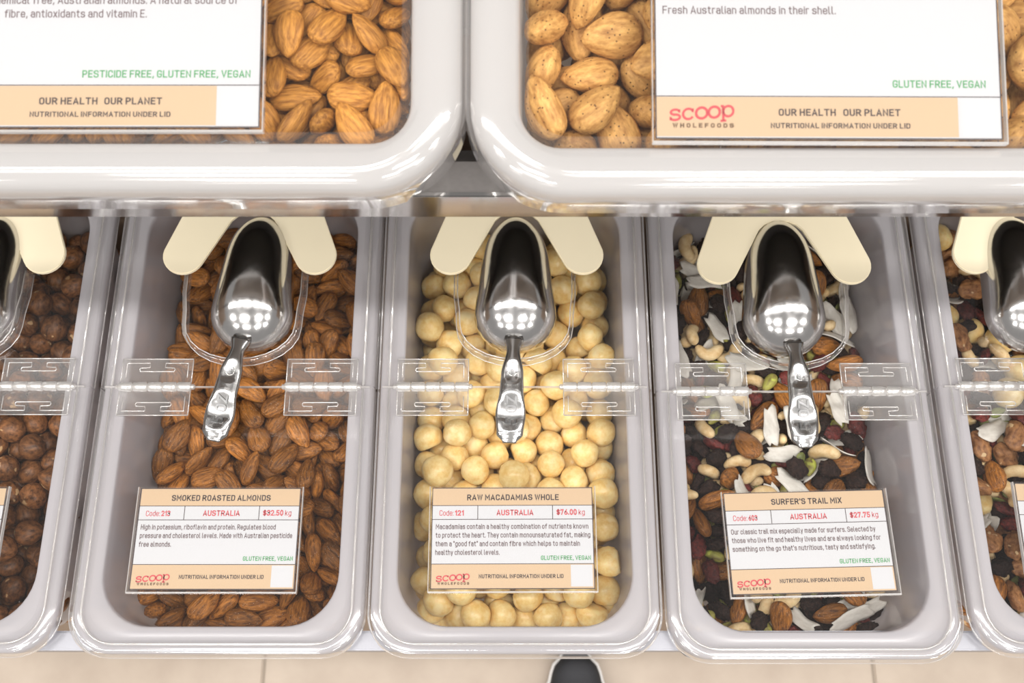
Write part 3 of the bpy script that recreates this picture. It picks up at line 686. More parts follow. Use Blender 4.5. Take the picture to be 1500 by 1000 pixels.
def ball(R, seed, lump=0.05, flat=0.0, tip=0.0, sx=1, sy=1, sz=1, rings=11, segs=16, fr=1.2, fine=0.0):
    r = random.Random(seed)
    cut = Vector((r.uniform(-1, 1), r.uniform(-1, 1), r.uniform(-1, 1))).normalized()
    def q(d):
        n = 1+lump*2*noise.noise(d*fr+Vector((seed*3.7, 1, 2)))+fine*2*noise.noise(d*4+Vector((seed*1.7, 5, 2)))
        p = d*R*n
        if flat:
            k = p.dot(cut)-R*(1-flat)
            if k > 0: p = p-cut*k*.93
        if tip and d.x > .8: p.x += tip*((d.x-.8)/.2)**2
        return (p.x*sx, p.y*sy, p.z*sz)
    def pt(t, a):
        return q(Vector((-math.cos(PI*t), math.sin(PI*t)*math.cos(a), math.sin(PI*t)*math.sin(a))))
    return loft(rings, segs, pt, q(Vector((-1, 0, 0))), q(Vector((1, 0, 0))))

def cashew(L, seed, rings=15, segs=12):
    r = random.Random(seed); span = r.uniform(2.5, 3.3); R = L*.36; w0 = L*.235; big = r.uniform(.1, .3)
    def pt(t, a):
        u = 0.5-0.5*math.cos(PI*t)
        th = (u-.5)*span
        rr = w0*math.sin(PI*t)**.62*(1+big*(.5-u))*(1-.12*math.cos((u-.5)*PI))
        rr *= 1+.06*noise.noise(Vector((u*4+seed, math.cos(a), math.sin(a))))
        rad = R+rr*math.cos(a)*1.05
        return (rad*math.sin(th), rad*math.cos(th)-R*.7, rr*math.sin(a)*.88)
    h = span/2+.05
    return loft(rings, segs, pt, (-R*math.sin(h), R*math.cos(h)-R*.7, 0), (R*math.sin(h), R*math.cos(h)-R*.7, 0))

def flake(L, W, seed, T=.7):
    r = random.Random(seed); nx, ny = 9, 4; c1 = r.uniform(.006, .016); c2 = r.uniform(-.012, .02); v = []; f = []
    wav = r.uniform(0, 6)
    for s in (0, 1):
        for i in range(nx+1):
            for j in range(ny+1):
                u = i/nx-.5; q = j/ny-.5
                w = W*(1-1.5*abs(u)**2.2)*(1+.10*math.sin(9*u+wav))
                x = L*u*(1+.14*math.sin(7*q+wav)); y = w*q+L*.10*math.sin(3*u+wav)
                z = c1*x*x-c2*y*y*1.5+.9*math.sin(x*.22+wav)*.6
                v.append((x, y, z+(T if s else 0)))
    m = (nx+1)*(ny+1)
    for i in range(nx):
        for j in range(ny):
            a = i*(ny+1)+j; b = a+ny+1
            f.append((a, a+1, b+1, b)); f.append((m+a, m+b, m+b+1, m+a+1))
    edge = [i*(ny+1) for i in range(nx+1)]+[nx*(ny+1)+j for j in range(1, ny+1)]+[i*(ny+1)+ny for i in range(nx-1, -1, -1)]+[j for j in range(ny-1, 0, -1)]
    for k in range(len(edge)):
        a, b = edge[k], edge[(k+1) % len(edge)]
        f.append((a, b, m+b, m+a))
    return v, f

def kernel_half(L, W, T, seed):                     # walnut or pecan piece: deep lobes
    r = random.Random(seed)
    def pt(t, a):
        u = 0.5-0.5*math.cos(PI*t); w = math.sin(PI*t)**.7
        g = 1+.20*math.sin(3*a+seed)*math.sin(9*u+seed)+.16*noise.noise(Vector((u*6+seed, 2.2*math.cos(a), 2.2*math.sin(a))))*2
        return (L*(u-.5), W/2*w*math.cos(a)*g, T/2*w*math.sin(a)*g)
    return loft(16, 20, pt, (-L/2, 0, 0), (L/2, 0, 0))

KINDS = {
 'smoked_almond': [lambda s: almond(24+s % 3, 14.5+(s % 2), 9+.5*(s % 3), s, .035), 6],
 'raw_almond':    [lambda s: almond(22.5+s % 3, 14+.6*(s % 3), 8.5, s+20, .022), 6],
 'shell_almond':  [lambda s: almond(28+1.6*(s % 3), 19.5+(s % 2), 15, s+40, .012, .7, 13, 24), 6],
 'macadamia':     [lambda s: ball(9.9+.35*(s % 4), s+3, .045, (.0, .12, .35, 0, .2, 0, .5, .08)[s], 0, 1, 1, .94), 8],
 'hazelnut':      [lambda s: ball(8.6+.3*(s % 3), s+9, .035, 0, 1.6, 1.05, 1, .95), 5],
 'cashew':        [lambda s: cashew(21+1.5*(s % 3), s+5), 5],
 'raisin':        [lambda s: ball(6.3, s+13, .16, 0, 0, 1.25, .95, .62, 13, 18, 1.7, .13), 4],
 'cranberry':     [lambda s: ball(6.0, s+23, .14, 0, 0, 1.35, .95, .55, 13, 18, 1.6, .10), 3],
 'pistachio':     [lambda s: almond(15, 8.6, 7.6, s+60, .03), 3],
 'pumpkin_seed':  [lambda s: almond(12, 7, 2.8, s+70, .0, .0, 8, 14), 2],
 'coconut_flake': [lambda s: flake(20+3*s, 9.5+1.2*s, s+80), 4],
 'walnut_piece':  [lambda s: kernel_half(23, 14, 9, s+90), 3],
 'nut_chip':      [lambda s: ball(4.2, s+33, .12, .4, 0, 1.2, 1, .8, 6, 9), 3],
}
KN = list(KINDS)

DATA = {
'b1': [
4,0,-322,272,-870,93,24,-5,23,4,19,288,425,-866,71,-13,50,-46,4,2,600,490,-861,78,47,10,-37,4,4,-111,627,-863,46,-26,57,-62,4,0,230,588,-867,30,-27,-89,18,4,3,406,563,-866,86,47,1,11,4,2,107,774,-865,13,68,71,2,4,4,284,783,-864,81,26,45,23,
4,3,444,877,-865,3,49,71,49,4,4,602,943,-861,29,-5,-76,55,4,2,-44,1247,-865,7,-8,98,11,4,0,259,1125,-864,11,2,46,-87,4,4,400,1296,-867,9,-30,-93,-11,4,0,-608,1495,-870,38,17,7,89,4,1,-330,1267,-866,24,-92,-22,16,4,1,80,1389,-867,17,4,97,-11,
4,1,608,1484,-866,12,72,67,-4,4,4,-331,1719,-866,98,-5,9,-13,4,0,-49,1563,-865,67,-34,4,-64,4,3,199,1667,-867,38,-38,30,-78,4,3,402,1778,-866,45,-88,-8,-1,4,1,-414,1876,-866,18,3,12,-97,4,1,-41,1853,-864,21,-30,-69,61,4,0,-597,1967,-869,15,-29,-92,-14,
4,1,-187,2082,-864,27,-31,83,-34,4,3,-25,2029,-867,75,2,41,49,4,18,159,2030,-864,3,-97,-16,6,4,1,-590,2346,-865,12,12,-84,-49,4,1,-177,2261,-861,42,3,64,62,4,4,57,2627,-866,13,63,-71,-26,4,4,-80,2765,-862,76,-62,6,-13,4,2,185,2969,-860,50,-81,28,2,
4,3,-379,393,-767,27,-44,84,-5,4,3,-231,322,-736,81,6,21,53,4,4,-137,274,-863,16,30,-6,-93,4,4,376,273,-866,13,-36,90,16,4,16,565,322,-864,14,-18,64,-72,4,3,59,597,-866,47,-77,40,1,4,0,527,607,-739,94,28,9,-10,4,2,192,880,-740,31,11,92,17,
4,17,89,1020,-692,53,17,-80,-16,4,19,282,957,-867,4,18,3,97,4,1,-320,1133,-758,69,13,-2,69,4,3,101,1165,-795,41,-88,-18,10,4,3,216,1285,-864,17,-17,74,-61,4,1,-493,1364,-862,61,-59,-47,19,4,2,-332,1448,-858,8,31,54,77,4,1,233,1482,-694,34,-1,-12,-92,
4,0,436,1472,-864,73,-23,-40,48,4,4,-615,1647,-773,31,-55,-70,29,4,0,-220,1575,-868,19,87,-31,-29,4,3,40,1704,-817,63,4,-24,73,4,1,353,1622,-820,33,72,-11,-58,4,1,523,1646,-866,2,-97,0,21,4,0,-608,1799,-867,13,-41,81,36,4,1,-312,1990,-785,24,41,63,-60,
4,17,-128,1880,-716,37,12,35,-84,4,4,307,1928,-862,69,-25,52,-41,4,3,601,1798,-867,5,-20,-84,-48,4,3,-466,2080,-867,56,38,-28,-67,4,18,58,2135,-761,85,11,-27,-40,4,4,393,2088,-862,9,-11,61,-77,4,4,519,2100,-726,10,-57,-28,76,4,3,-609,2168,-868,20,-41,86,-20,
4,1,-6,2364,-720,37,80,23,39,4,2,261,2210,-860,62,-3,50,-59,4,0,398,2224,-750,60,-77,-14,10,4,4,-613,2452,-726,44,18,32,80,4,3,222,2381,-865,26,51,-33,-74,4,2,607,2383,-859,64,27,51,48,4,4,-609,2561,-864,29,43,78,34,4,3,-113,2593,-865,24,-61,-74,-9,
4,17,-6,2699,-708,16,86,-14,44,4,3,444,2663,-869,26,-84,-45,8,4,18,116,2821,-726,49,-42,-39,-65,4,2,368,2976,-811,77,-34,-30,-43,4,0,-620,374,-729,15,54,27,-77,4,4,-215,434,-609,3,-37,91,5,4,0,-51,263,-710,40,-72,51,20,4,0,203,276,-865,43,-45,-60,47,
4,4,444,424,-787,25,-68,-53,-41,4,0,-143,501,-746,11,98,5,3,4,17,350,545,-701,21,-62,45,-59,4,0,626,702,-637,53,25,-80,0,4,17,217,786,-587,2,-29,-53,-79,4,1,555,822,-745,78,-50,28,-20,4,16,274,1035,-721,13,22,88,-37,4,2,432,1064,-861,28,79,-52,0,
4,4,-403,1276,-578,14,-13,3,-97,4,0,368,1184,-747,32,-88,-27,17,4,0,541,1209,-725,65,-44,-19,58,4,3,-502,1497,-745,17,14,42,87,4,0,-319,1362,-707,79,-15,0,58,4,3,93,1535,-782,0,73,42,-53,4,1,253,1307,-698,93,-31,-15,-2,4,3,613,1399,-716,7,-23,-51,81,
4,4,-507,1628,-641,22,-13,-86,42,4,2,-141,1717,-808,38,17,-15,89,4,2,438,1527,-699,86,-9,-15,45,4,2,543,1759,-706,48,-63,-60,-1,4,4,-477,1750,-766,33,39,75,41,4,2,-308,1825,-718,23,-60,-72,-24,4,16,-29,1941,-585,38,-8,-22,-88,4,19,185,1754,-726,32,7,29,89,
4,4,-274,2132,-701,33,89,20,-22,4,3,-101,2053,-712,58,-69,-40,12,4,18,58,1930,-734,81,24,-21,-47,4,18,398,1975,-715,23,-35,-61,66,4,3,-119,2219,-696,55,10,-53,-62,4,20,32,2227,-615,0,-65,-74,-1,4,17,152,2287,-740,36,11,91,-11,4,0,617,2256,-725,52,70,-3,-46,
4,4,-611,2269,-710,55,-73,-36,9,4,19,335,2459,-756,42,7,-10,-89,4,4,584,2515,-741,14,92,-32,-7,4,0,-616,2698,-759,7,83,51,14,4,16,22,2533,-729,73,53,-36,18,4,17,158,2647,-720,25,-73,-60,-16,4,3,-480,2976,-865,76,-38,-21,-46,4,2,-128,2975,-860,47,-83,-25,9,
4,19,285,2853,-701,61,11,-70,-34,4,0,511,2987,-699,72,5,-58,35,4,1,-478,265,-721,36,-3,-81,44,4,1,125,271,-710,23,81,-50,10,4,0,295,277,-720,66,20,-47,-52,4,3,486,261,-728,95,-26,-6,-12,4,1,67,592,-697,75,-1,-10,64,4,17,212,431,-709,72,10,-35,-58,
4,18,613,387,-705,42,33,79,26,4,20,215,685,-727,26,-9,54,78,4,18,375,831,-703,21,15,-34,-89,4,3,-625,1086,-549,46,-30,-38,-73,4,4,-198,1144,-640,40,-46,-77,11,4,1,-14,1124,-589,12,23,95,-11,4,20,302,940,-580,46,29,43,71,4,16,444,999,-701,26,-38,-88,7,
4,1,-98,1282,-625,50,70,-18,-45,4,3,44,1308,-721,77,44,21,38,4,19,179,1156,-650,88,-42,11,16,4,17,440,1146,-599,72,-39,-14,54,4,2,-610,1349,-721,36,-14,-91,-3,4,3,-224,1432,-589,3,-34,79,-49,4,0,-77,1434,-706,13,3,-69,70,4,16,360,1435,-580,65,33,-22,-63,
4,1,449,1347,-703,59,-56,-56,-12,4,0,-356,1695,-609,35,83,10,-40,4,1,-195,1563,-697,21,-72,50,42,4,3,-31,1613,-695,64,-45,40,-45,4,20,303,1638,-648,31,14,13,92,4,2,610,1590,-725,15,-48,75,-40,4,0,-605,1850,-702,15,21,-33,-90,4,2,-163,1726,-633,6,-9,-29,-94,
4,20,22,1774,-656,44,-55,-40,-57,4,19,233,1918,-704,67,64,-9,34,4,20,363,1799,-701,43,81,-38,-4,4,3,-620,2062,-729,19,-79,40,-39,4,4,-233,1981,-618,40,37,21,-80,4,16,-81,2109,-549,47,-43,68,-33,4,17,237,2090,-724,9,29,-94,1,4,0,623,1989,-599,33,-34,-17,-85,
4,3,-472,2128,-668,16,-39,12,89,4,4,-259,2312,-713,47,-59,-55,32,4,0,-215,2210,-560,48,16,85,-8,4,19,202,2191,-588,15,83,-21,47,4,0,623,2349,-579,38,-83,-24,30,4,4,-484,2439,-612,91,5,8,37,4,17,142,2404,-619,1,38,-81,43,4,1,485,2373,-727,67,-72,-6,-2,
4,3,618,2522,-581,4,-21,-97,1,4,1,-622,2608,-611,55,-19,71,-37,4,3,-470,2784,-713,51,12,-62,57,4,4,-110,2602,-604,92,-16,31,-15,4,16,133,2568,-571,21,-40,83,-30,4,0,616,2669,-660,21,-3,36,-90,4,2,-566,2932,-711,44,-68,-20,53,4,19,352,2994,-637,87,43,-12,-12,
4,18,614,2868,-616,66,-50,39,39,4,3,-447,404,-609,19,-23,-94,9,4,2,-169,262,-577,83,-27,-47,4,4,2,38,261,-556,53,-72,-43,-5,4,19,214,253,-565,40,-6,-77,-47,4,17,466,418,-611,19,49,84,4,4,0,86,669,-548,40,-90,2,-8,4,2,13,418,-704,11,-7,-84,-51,
4,2,610,533,-602,61,59,44,-25,4,17,374,801,-490,92,-37,-6,7,4,4,-465,1115,-621,19,-96,10,-10,4,1,-155,1074,-492,62,23,7,73,4,18,203,896,-443,2,-91,6,-39,4,1,623,1142,-587,60,-38,-49,-49,4,1,-617,1274,-565,64,-73,14,11,4,4,-64,1229,-460,39,-1,53,74,
4,4,75,1269,-558,16,-84,47,-15,4,16,297,1230,-545,41,5,-4,-90,4,1,623,1311,-564,50,21,-82,8,4,0,-393,1478,-612,91,-6,10,37,4,0,-77,1410,-504,53,-6,0,-83,4,19,64,1461,-623,32,-55,-72,25,4,17,203,1389,-551,38,38,31,-77,4,3,620,1490,-575,11,-44,88,-6,
4,3,-626,1632,-511,13,-39,13,89,4,1,-103,1582,-547,55,-2,15,-81,4,19,132,1616,-641,51,-12,49,68,4,20,440,1710,-570,63,9,14,-75,4,2,617,1674,-571,87,-10,-3,45,4,1,-620,1800,-544,12,-95,11,21,4,4,-274,1817,-526,49,-32,52,61,4,16,129,1725,-514,15,14,84,49,
4,16,276,1787,-557,88,15,-40,17,4,16,480,1885,-586,11,-18,0,-97,4,0,-618,1966,-582,20,28,84,39,4,2,-412,1923,-565,60,72,3,34,4,3,132,1879,-570,19,-32,54,75,4,17,113,2045,-605,33,-92,17,-4,4,18,367,2123,-610,51,71,-40,-24,4,2,-619,2144,-577,43,16,-60,-64,
4,20,117,2298,-477,49,37,-33,71,4,20,296,2327,-646,49,0,-84,-18,4,4,619,2156,-585,5,31,77,-54,4,0,-403,2281,-620,56,40,12,70,4,18,-18,2487,-508,72,67,-5,7,4,17,298,2504,-597,33,-19,-91,-11,4,19,464,2454,-569,6,69,31,64,4,1,-617,2789,-606,92,-29,-18,10,
4,20,8,2814,-574,12,65,48,-55,4,16,261,2689,-584,4,-65,63,39,4,3,439,2585,-671,32,-59,-73,0,4,0,-400,2988,-708,20,15,20,94,4,4,-316,2848,-649,68,-52,-49,-5,4,17,349,2854,-539,12,25,-18,-93,4,3,452,2831,-728,61,27,72,13,4,4,-519,262,-549,24,-3,94,20,
4,0,-339,261,-615,61,-21,74,-13,4,4,-276,488,-460,20,-12,96,10,4,18,389,260,-566,10,-74,-1,65,4,17,609,349,-528,40,23,-58,-65,4,4,-83,576,-605,0,58,-75,28,4,19,249,597,-577,32,7,90,-25,4,18,424,680,-610,31,-91,13,-18,4,17,237,694,-442,6,97,-19,0,
4,1,627,900,-455,38,70,50,-32,4,3,525,823,-579,1,-16,30,93,4,0,-468,1017,-480,23,-35,-46,77,4,1,-322,1139,-511,69,11,-60,37,4,18,381,1046,-465,73,49,-44,5,4,16,526,994,-559,96,-1,17,-18,4,3,-507,1187,-462,22,-95,-1,18,4,4,-239,1287,-504,73,51,10,-42,
4,17,192,1067,-501,66,-67,2,-31,4,17,183,1228,-423,55,-5,78,-24,4,16,511,1156,-446,26,-4,-91,27,4,4,-620,1502,-622,6,-86,-3,-49,4,4,-511,1402,-509,18,-10,-39,88,4,16,75,1402,-438,59,-54,30,-50,4,18,338,1375,-421,22,-90,1,-34,4,19,455,1301,-527,35,53,-71,26,
4,0,-442,1592,-481,39,-34,-19,82,4,1,-277,1575,-518,43,-76,-16,43,4,20,65,1570,-485,38,-3,-71,58,4,17,300,1566,-489,35,-16,17,90,4,19,477,1552,-517,38,-68,37,48,4,3,-461,1769,-489,61,16,77,0,4,20,-62,1786,-498,8,84,-17,48,4,20,202,1488,-373,16,11,89,38,
4,20,354,1715,-414,23,48,-46,70,4,1,630,1841,-498,71,34,60,-7,4,0,-515,2038,-476,94,-23,6,-20,4,2,-348,2092,-534,11,-3,3,98,4,16,198,1840,-415,81,55,-12,-1,4,19,323,1959,-549,56,9,65,49,4,17,497,2055,-505,54,-63,-53,11,4,3,-612,2319,-544,81,56,-2,8,
4,0,-479,2210,-490,49,-16,70,47,4,2,-105,2344,-571,62,77,-3,-5,4,18,41,2013,-446,2,26,95,-5,4,17,469,2261,-588,22,-42,4,87,4,2,-612,2480,-491,43,37,58,-56,4,1,-429,2549,-493,45,-57,1,-67,4,20,205,2451,-459,78,19,-32,49,4,18,331,2267,-480,79,28,-25,47,
4,2,620,2672,-484,2,51,70,47,4,4,-471,2700,-564,62,42,-13,64,4,2,176,2819,-503,29,32,-38,-81,4,20,407,2609,-506,1,92,7,35,4,20,484,2750,-575,7,-71,68,4,4,2,-458,2904,-562,50,75,-10,40,4,4,-299,2995,-554,53,-30,-39,-68,4,1,-54,2984,-601,64,-13,-17,-73,
4,18,178,2986,-570,5,-27,92,25,4,20,488,2966,-525,41,58,-62,-30,4,3,-623,490,-605,52,-2,78,32,4,4,-382,348,-464,13,-79,59,4,4,0,-56,402,-542,67,45,50,28,4,17,117,477,-575,34,-16,8,-91,4,17,303,435,-555,12,86,21,42,4,0,178,379,-456,10,-9,95,26,
4,19,540,636,-480,96,6,11,23,
],
'b2': [
0,5,612,676,-893,18,-56,79,-12,0,4,498,1214,-902,17,5,5,-97,0,4,513,2382,-896,5,88,-44,3,0,2,352,2759,-891,14,-90,-34,19,0,2,587,314,-878,36,16,-39,-82,0,2,632,1082,-886,66,-27,35,-58,0,5,614,1387,-898,9,-79,59,3,0,5,-619,1577,-769,38,-28,-11,-86,
0,3,565,1583,-906,98,2,4,-14,0,2,625,1963,-896,72,12,3,-67,0,3,574,2266,-824,2,18,97,5,0,0,612,2931,-876,42,18,69,54,0,2,-595,368,-852,43,77,35,-27,0,5,565,477,-889,19,-7,21,-95,0,5,174,606,-817,15,80,55,-16,0,0,631,788,-763,53,18,81,-10,
0,5,-210,1445,-885,21,95,0,-18,0,4,-626,2603,-773,30,-42,84,-6,0,1,208,2386,-825,7,-96,-20,-7,0,3,383,2316,-804,24,78,54,-14,0,0,148,2730,-821,3,2,-7,-99,0,5,587,2650,-891,17,-92,31,-10,0,3,0,467,-807,7,-3,98,15,0,0,368,631,-813,92,28,4,23,
0,0,-115,1077,-748,64,-11,9,74,0,4,414,1171,-827,13,8,98,3,0,2,-578,1362,-733,26,8,2,95,0,2,497,1393,-826,6,-86,-48,-11,0,0,-51,1609,-801,9,86,45,-16,0,5,594,1822,-867,21,38,81,36,0,5,406,2138,-820,81,-12,-10,54,0,1,-554,2277,-797,25,-18,6,-94,
0,5,633,2437,-871,41,-46,-40,66,0,5,-422,401,-813,13,-96,19,3,0,3,102,255,-705,33,89,25,-14,0,19,-141,479,-752,26,-11,5,95,0,21,274,730,-782,2,14,-41,-89,0,5,644,553,-765,65,41,60,15,0,2,574,1047,-771,2,-16,-32,92,0,20,-9,1157,-709,56,-20,15,-78,
0,0,378,1291,-763,4,68,70,-17,0,20,-249,1415,-757,3,27,-92,-25,0,5,80,1332,-783,37,-32,-62,60,0,3,612,1390,-701,67,-17,-12,70,0,1,-209,1669,-748,0,-6,10,98,0,3,65,1941,-752,91,-14,-3,36,0,2,490,1883,-784,3,45,86,-17,0,1,-166,2164,-743,84,8,11,51,
0,1,584,1967,-780,18,17,84,47,0,17,-648,2398,-752,30,-54,-27,72,0,1,111,2409,-736,6,-93,34,6,0,3,661,2416,-655,29,67,-26,-62,0,0,176,2524,-778,27,27,-7,-91,0,2,631,2566,-752,72,-9,-2,-68,0,3,-289,2887,-805,25,-95,11,-9,0,3,253,2967,-792,41,-71,56,-1,
0,4,-606,445,-755,76,-44,6,45,0,16,151,416,-739,4,96,24,-4,0,5,-246,589,-725,17,84,49,0,0,5,134,650,-718,36,-4,22,90,0,1,375,1013,-824,13,41,89,9,0,4,-442,1228,-727,20,-18,15,-94,0,18,613,1184,-725,13,-90,27,-29,0,1,-521,1501,-701,11,-19,-96,0,
0,3,270,1402,-737,56,-8,23,-78,0,19,433,1442,-739,10,72,67,-8,0,1,-502,1930,-808,21,6,-21,94,0,19,489,1765,-678,22,6,9,96,0,5,-350,2247,-786,37,4,24,89,0,2,-329,2125,-679,21,-68,-68,7,0,4,189,2248,-718,5,11,-94,28,0,0,-9,2279,-718,39,18,0,-89,
0,2,524,2418,-790,20,13,96,2,0,5,400,2720,-770,9,93,-31,5,0,2,-606,2874,-765,53,-37,12,-75,0,3,-540,242,-756,71,-46,50,13,0,21,314,367,-704,50,84,14,9,0,21,481,437,-757,78,-26,-26,-48,0,17,483,540,-714,22,46,69,-50,0,5,335,887,-777,34,-70,59,14,
0,19,586,934,-712,15,-10,-6,97,0,3,-169,1224,-715,69,-9,10,70,0,5,185,1185,-725,36,12,7,-91,0,20,651,1087,-578,3,-73,-35,-57,0,18,-653,1440,-621,33,-60,-58,42,0,3,-63,1403,-713,7,-19,96,-16,0,18,347,1372,-652,72,-25,-32,54,0,2,-544,1659,-708,98,-9,3,-9,
0,3,-340,1567,-723,15,-10,-10,97,0,3,209,1674,-684,9,-97,-9,-13,0,2,648,1647,-683,57,39,-41,-58,0,18,-54,2000,-684,91,31,14,17,0,2,178,1858,-720,84,0,8,51,0,1,462,1914,-687,5,2,95,-28,0,4,-56,2183,-670,63,4,-27,72,0,0,-466,2419,-786,13,95,-19,-13,
0,17,247,2402,-709,13,28,9,94,0,17,-447,2675,-717,10,-48,83,-20,0,4,174,2700,-722,1,-10,-98,2,0,16,376,2636,-686,19,-95,-20,1,0,1,-633,2844,-638,69,3,33,63,0,2,248,2859,-758,25,-95,-3,-14,0,4,589,2768,-750,93,7,13,30,0,2,-404,269,-766,14,17,95,19,
0,21,-53,311,-629,11,19,93,-26,0,20,236,475,-668,5,11,96,-21,0,1,655,627,-624,58,52,-45,-40,0,2,-370,442,-699,56,-30,-29,70,0,2,336,543,-746,21,-72,-65,-9,0,1,504,665,-712,3,-10,-98,3,0,21,-471,1107,-658,6,23,-96,-9,0,17,-283,1271,-678,45,9,-35,-81,
0,21,305,1087,-682,14,86,46,4,0,16,431,1070,-728,75,-7,6,64,0,17,-489,1348,-649,93,-14,30,2,0,20,-164,1445,-644,19,-88,40,-7,0,5,140,1539,-663,8,-98,10,4,0,19,623,1243,-606,42,4,90,-1,0,21,-463,1755,-655,11,90,-28,-28,0,16,-228,1784,-693,96,8,-18,-12,
0,21,49,1682,-640,95,-26,-13,7,0,20,516,1522,-671,14,8,97,-10,0,19,-629,1801,-668,36,-49,-67,-41,0,16,-24,1844,-660,5,-23,-95,15,0,18,110,1964,-660,96,-13,14,16,0,21,287,1875,-643,16,54,81,-12,0,20,-199,2075,-643,6,-36,92,-1,0,19,100,2129,-633,90,-4,2,41,
0,0,620,2058,-664,57,-9,2,80,0,1,-343,2313,-661,8,-52,78,31,0,4,-183,2278,-672,89,-17,2,41,0,5,376,2446,-663,78,19,-7,-57,0,17,505,2361,-691,22,-18,95,-6,0,20,-655,2673,-657,33,-57,-25,69,0,5,-255,2645,-697,52,-83,-8,7,0,0,117,2561,-694,94,-11,-5,-28,
0,16,591,2619,-666,19,6,96,-12,0,5,-338,2875,-698,32,-8,21,91,0,5,-188,2973,-717,22,-88,37,13,0,21,300,2768,-663,6,7,-98,12,0,19,557,2955,-744,45,49,7,-73,0,16,-495,395,-702,77,13,23,57,0,21,-165,226,-636,59,77,-18,10,0,16,294,232,-646,17,0,89,-40,
0,3,480,256,-750,15,24,-28,91,0,1,-505,607,-665,88,2,5,45,0,16,332,779,-649,1,-55,-56,60,0,5,-594,936,-669,86,35,21,26,0,18,626,840,-596,81,31,-29,-38,0,18,-629,1195,-650,59,2,0,-79,0,20,-97,1234,-618,4,-86,48,-14,0,0,71,1080,-639,8,89,-40,-13,
0,16,469,1221,-688,82,-10,16,-52,0,16,-367,1389,-661,62,-38,15,-65,0,20,-331,1504,-611,30,79,-41,-30,0,5,178,1363,-657,32,-89,23,-17,0,18,631,1393,-578,78,-31,18,49,0,17,-471,1596,-628,97,2,19,3,0,16,-105,1558,-684,1,-5,-98,-16,0,21,-8,1462,-611,44,-3,-4,89,
0,16,542,1657,-611,40,22,43,-77,0,0,-389,1850,-755,4,-97,-13,13,0,5,-214,1895,-617,28,-11,3,94,0,16,239,2096,-633,82,42,30,20,0,17,637,1844,-637,39,64,64,5,0,4,-597,2021,-689,2,34,87,33,0,5,-330,2266,-563,13,-60,76,14,0,16,153,2293,-626,92,-29,13,-16,
0,21,461,2102,-683,16,-45,-80,33,0,20,-423,2400,-686,11,-62,71,30,0,0,-171,2362,-598,96,-5,12,-21,0,19,269,2529,-594,5,81,50,25,0,20,645,2264,-680,75,-27,59,0,0,18,-552,2519,-686,96,25,-5,-4,0,2,-334,2551,-639,81,52,7,-23,0,2,30,2743,-659,8,-98,-11,-11,
0,17,548,2497,-600,92,-12,-33,-6,0,21,-410,3020,-722,57,-74,-24,-24,0,4,157,2877,-675,3,-81,-56,-13,0,18,-622,430,-596,4,87,27,-39,0,17,-312,264,-580,43,74,50,-7,0,21,183,266,-595,23,95,18,0,0,17,493,285,-630,51,2,32,79,0,0,-639,666,-596,80,15,54,-17,
0,0,-167,593,-626,13,98,-2,2,0,19,215,716,-659,29,1,20,93,0,20,494,697,-615,38,-17,-7,89,0,5,218,933,-609,6,92,-34,-9,0,17,454,851,-685,21,-48,84,-9,0,20,-645,1283,-534,58,-9,43,-67,0,3,209,1111,-607,17,86,-46,5,0,17,532,1192,-574,66,-38,62,-6,
0,3,-335,1134,-588,0,-54,-83,2,0,16,-260,1339,-582,82,-26,-11,48,0,19,47,1275,-650,12,-28,-92,21,0,16,490,1373,-636,6,43,87,-21,0,20,-431,1716,-553,28,37,17,86,0,5,-268,1641,-633,13,48,77,-39,0,21,239,1686,-581,64,20,1,-73,0,19,383,1620,-668,10,83,52,-10,
0,20,-431,1976,-655,14,-65,-74,4,0,21,-306,2039,-578,70,8,-6,-69,0,19,113,1832,-594,11,-22,-95,-15,0,16,479,1948,-592,96,-15,7,19,0,2,-498,2226,-677,95,6,-17,-22,0,16,326,2271,-658,78,-23,36,-44,0,21,519,2204,-635,37,-9,18,89,0,19,-541,2397,-648,55,-40,72,6,
0,1,78,2464,-592,15,67,-71,-3,0,21,646,2357,-506,65,50,-23,-51,0,18,-537,2594,-594,20,45,-84,18,0,5,-168,2655,-591,76,19,-5,60,0,16,185,2647,-627,8,98,6,-2,0,18,594,2745,-625,22,-16,93,-22,0,20,-528,2946,-685,62,5,-11,76,0,3,-171,2776,-627,3,-26,92,26,
0,2,89,2967,-589,47,-11,39,-77,0,16,593,2864,-661,22,-10,66,-70,0,20,-461,246,-638,12,-18,3,-96,0,21,-183,439,-652,22,5,-11,-96,0,16,62,425,-653,2,-96,23,-5,0,17,570,532,-560,32,-7,56,75,0,1,-420,559,-599,59,12,7,78,0,5,166,580,-597,41,-10,-5,89,
0,18,610,634,-486,91,-5,15,-37,0,5,-585,848,-585,25,-78,-55,-3,0,1,155,786,-588,9,98,10,-2,0,21,379,886,-596,40,-70,40,-41,0,16,-193,1184,-584,11,72,57,36,0,17,293,1242,-595,46,-82,30,3,0,19,549,1041,-619,55,-70,14,-40,0,16,-573,1460,-546,15,84,-49,-11,
0,16,-242,1478,-536,5,96,15,-15,0,20,275,1517,-585,26,-78,-54,-13,0,16,490,1458,-564,6,91,-27,26,0,19,-641,1851,-502,1,-68,64,33,0,18,-130,1657,-587,46,76,-39,-20,0,18,124,1778,-513,47,9,29,-82,0,21,406,1714,-588,15,82,53,3,0,20,-613,1953,-588,83,-18,16,-48,
0,18,-359,1826,-619,24,69,-38,-55,0,18,323,2010,-601,35,-90,6,19,0,16,581,1857,-548,87,-30,-31,17,0,16,-600,2130,-591,24,-2,-95,-11,0,1,-168,2249,-549,83,22,26,-42,0,20,139,2181,-547,3,-1,99,-6,0,16,336,2175,-580,77,-8,38,-49,0,18,-650,2238,-650,19,66,41,58,
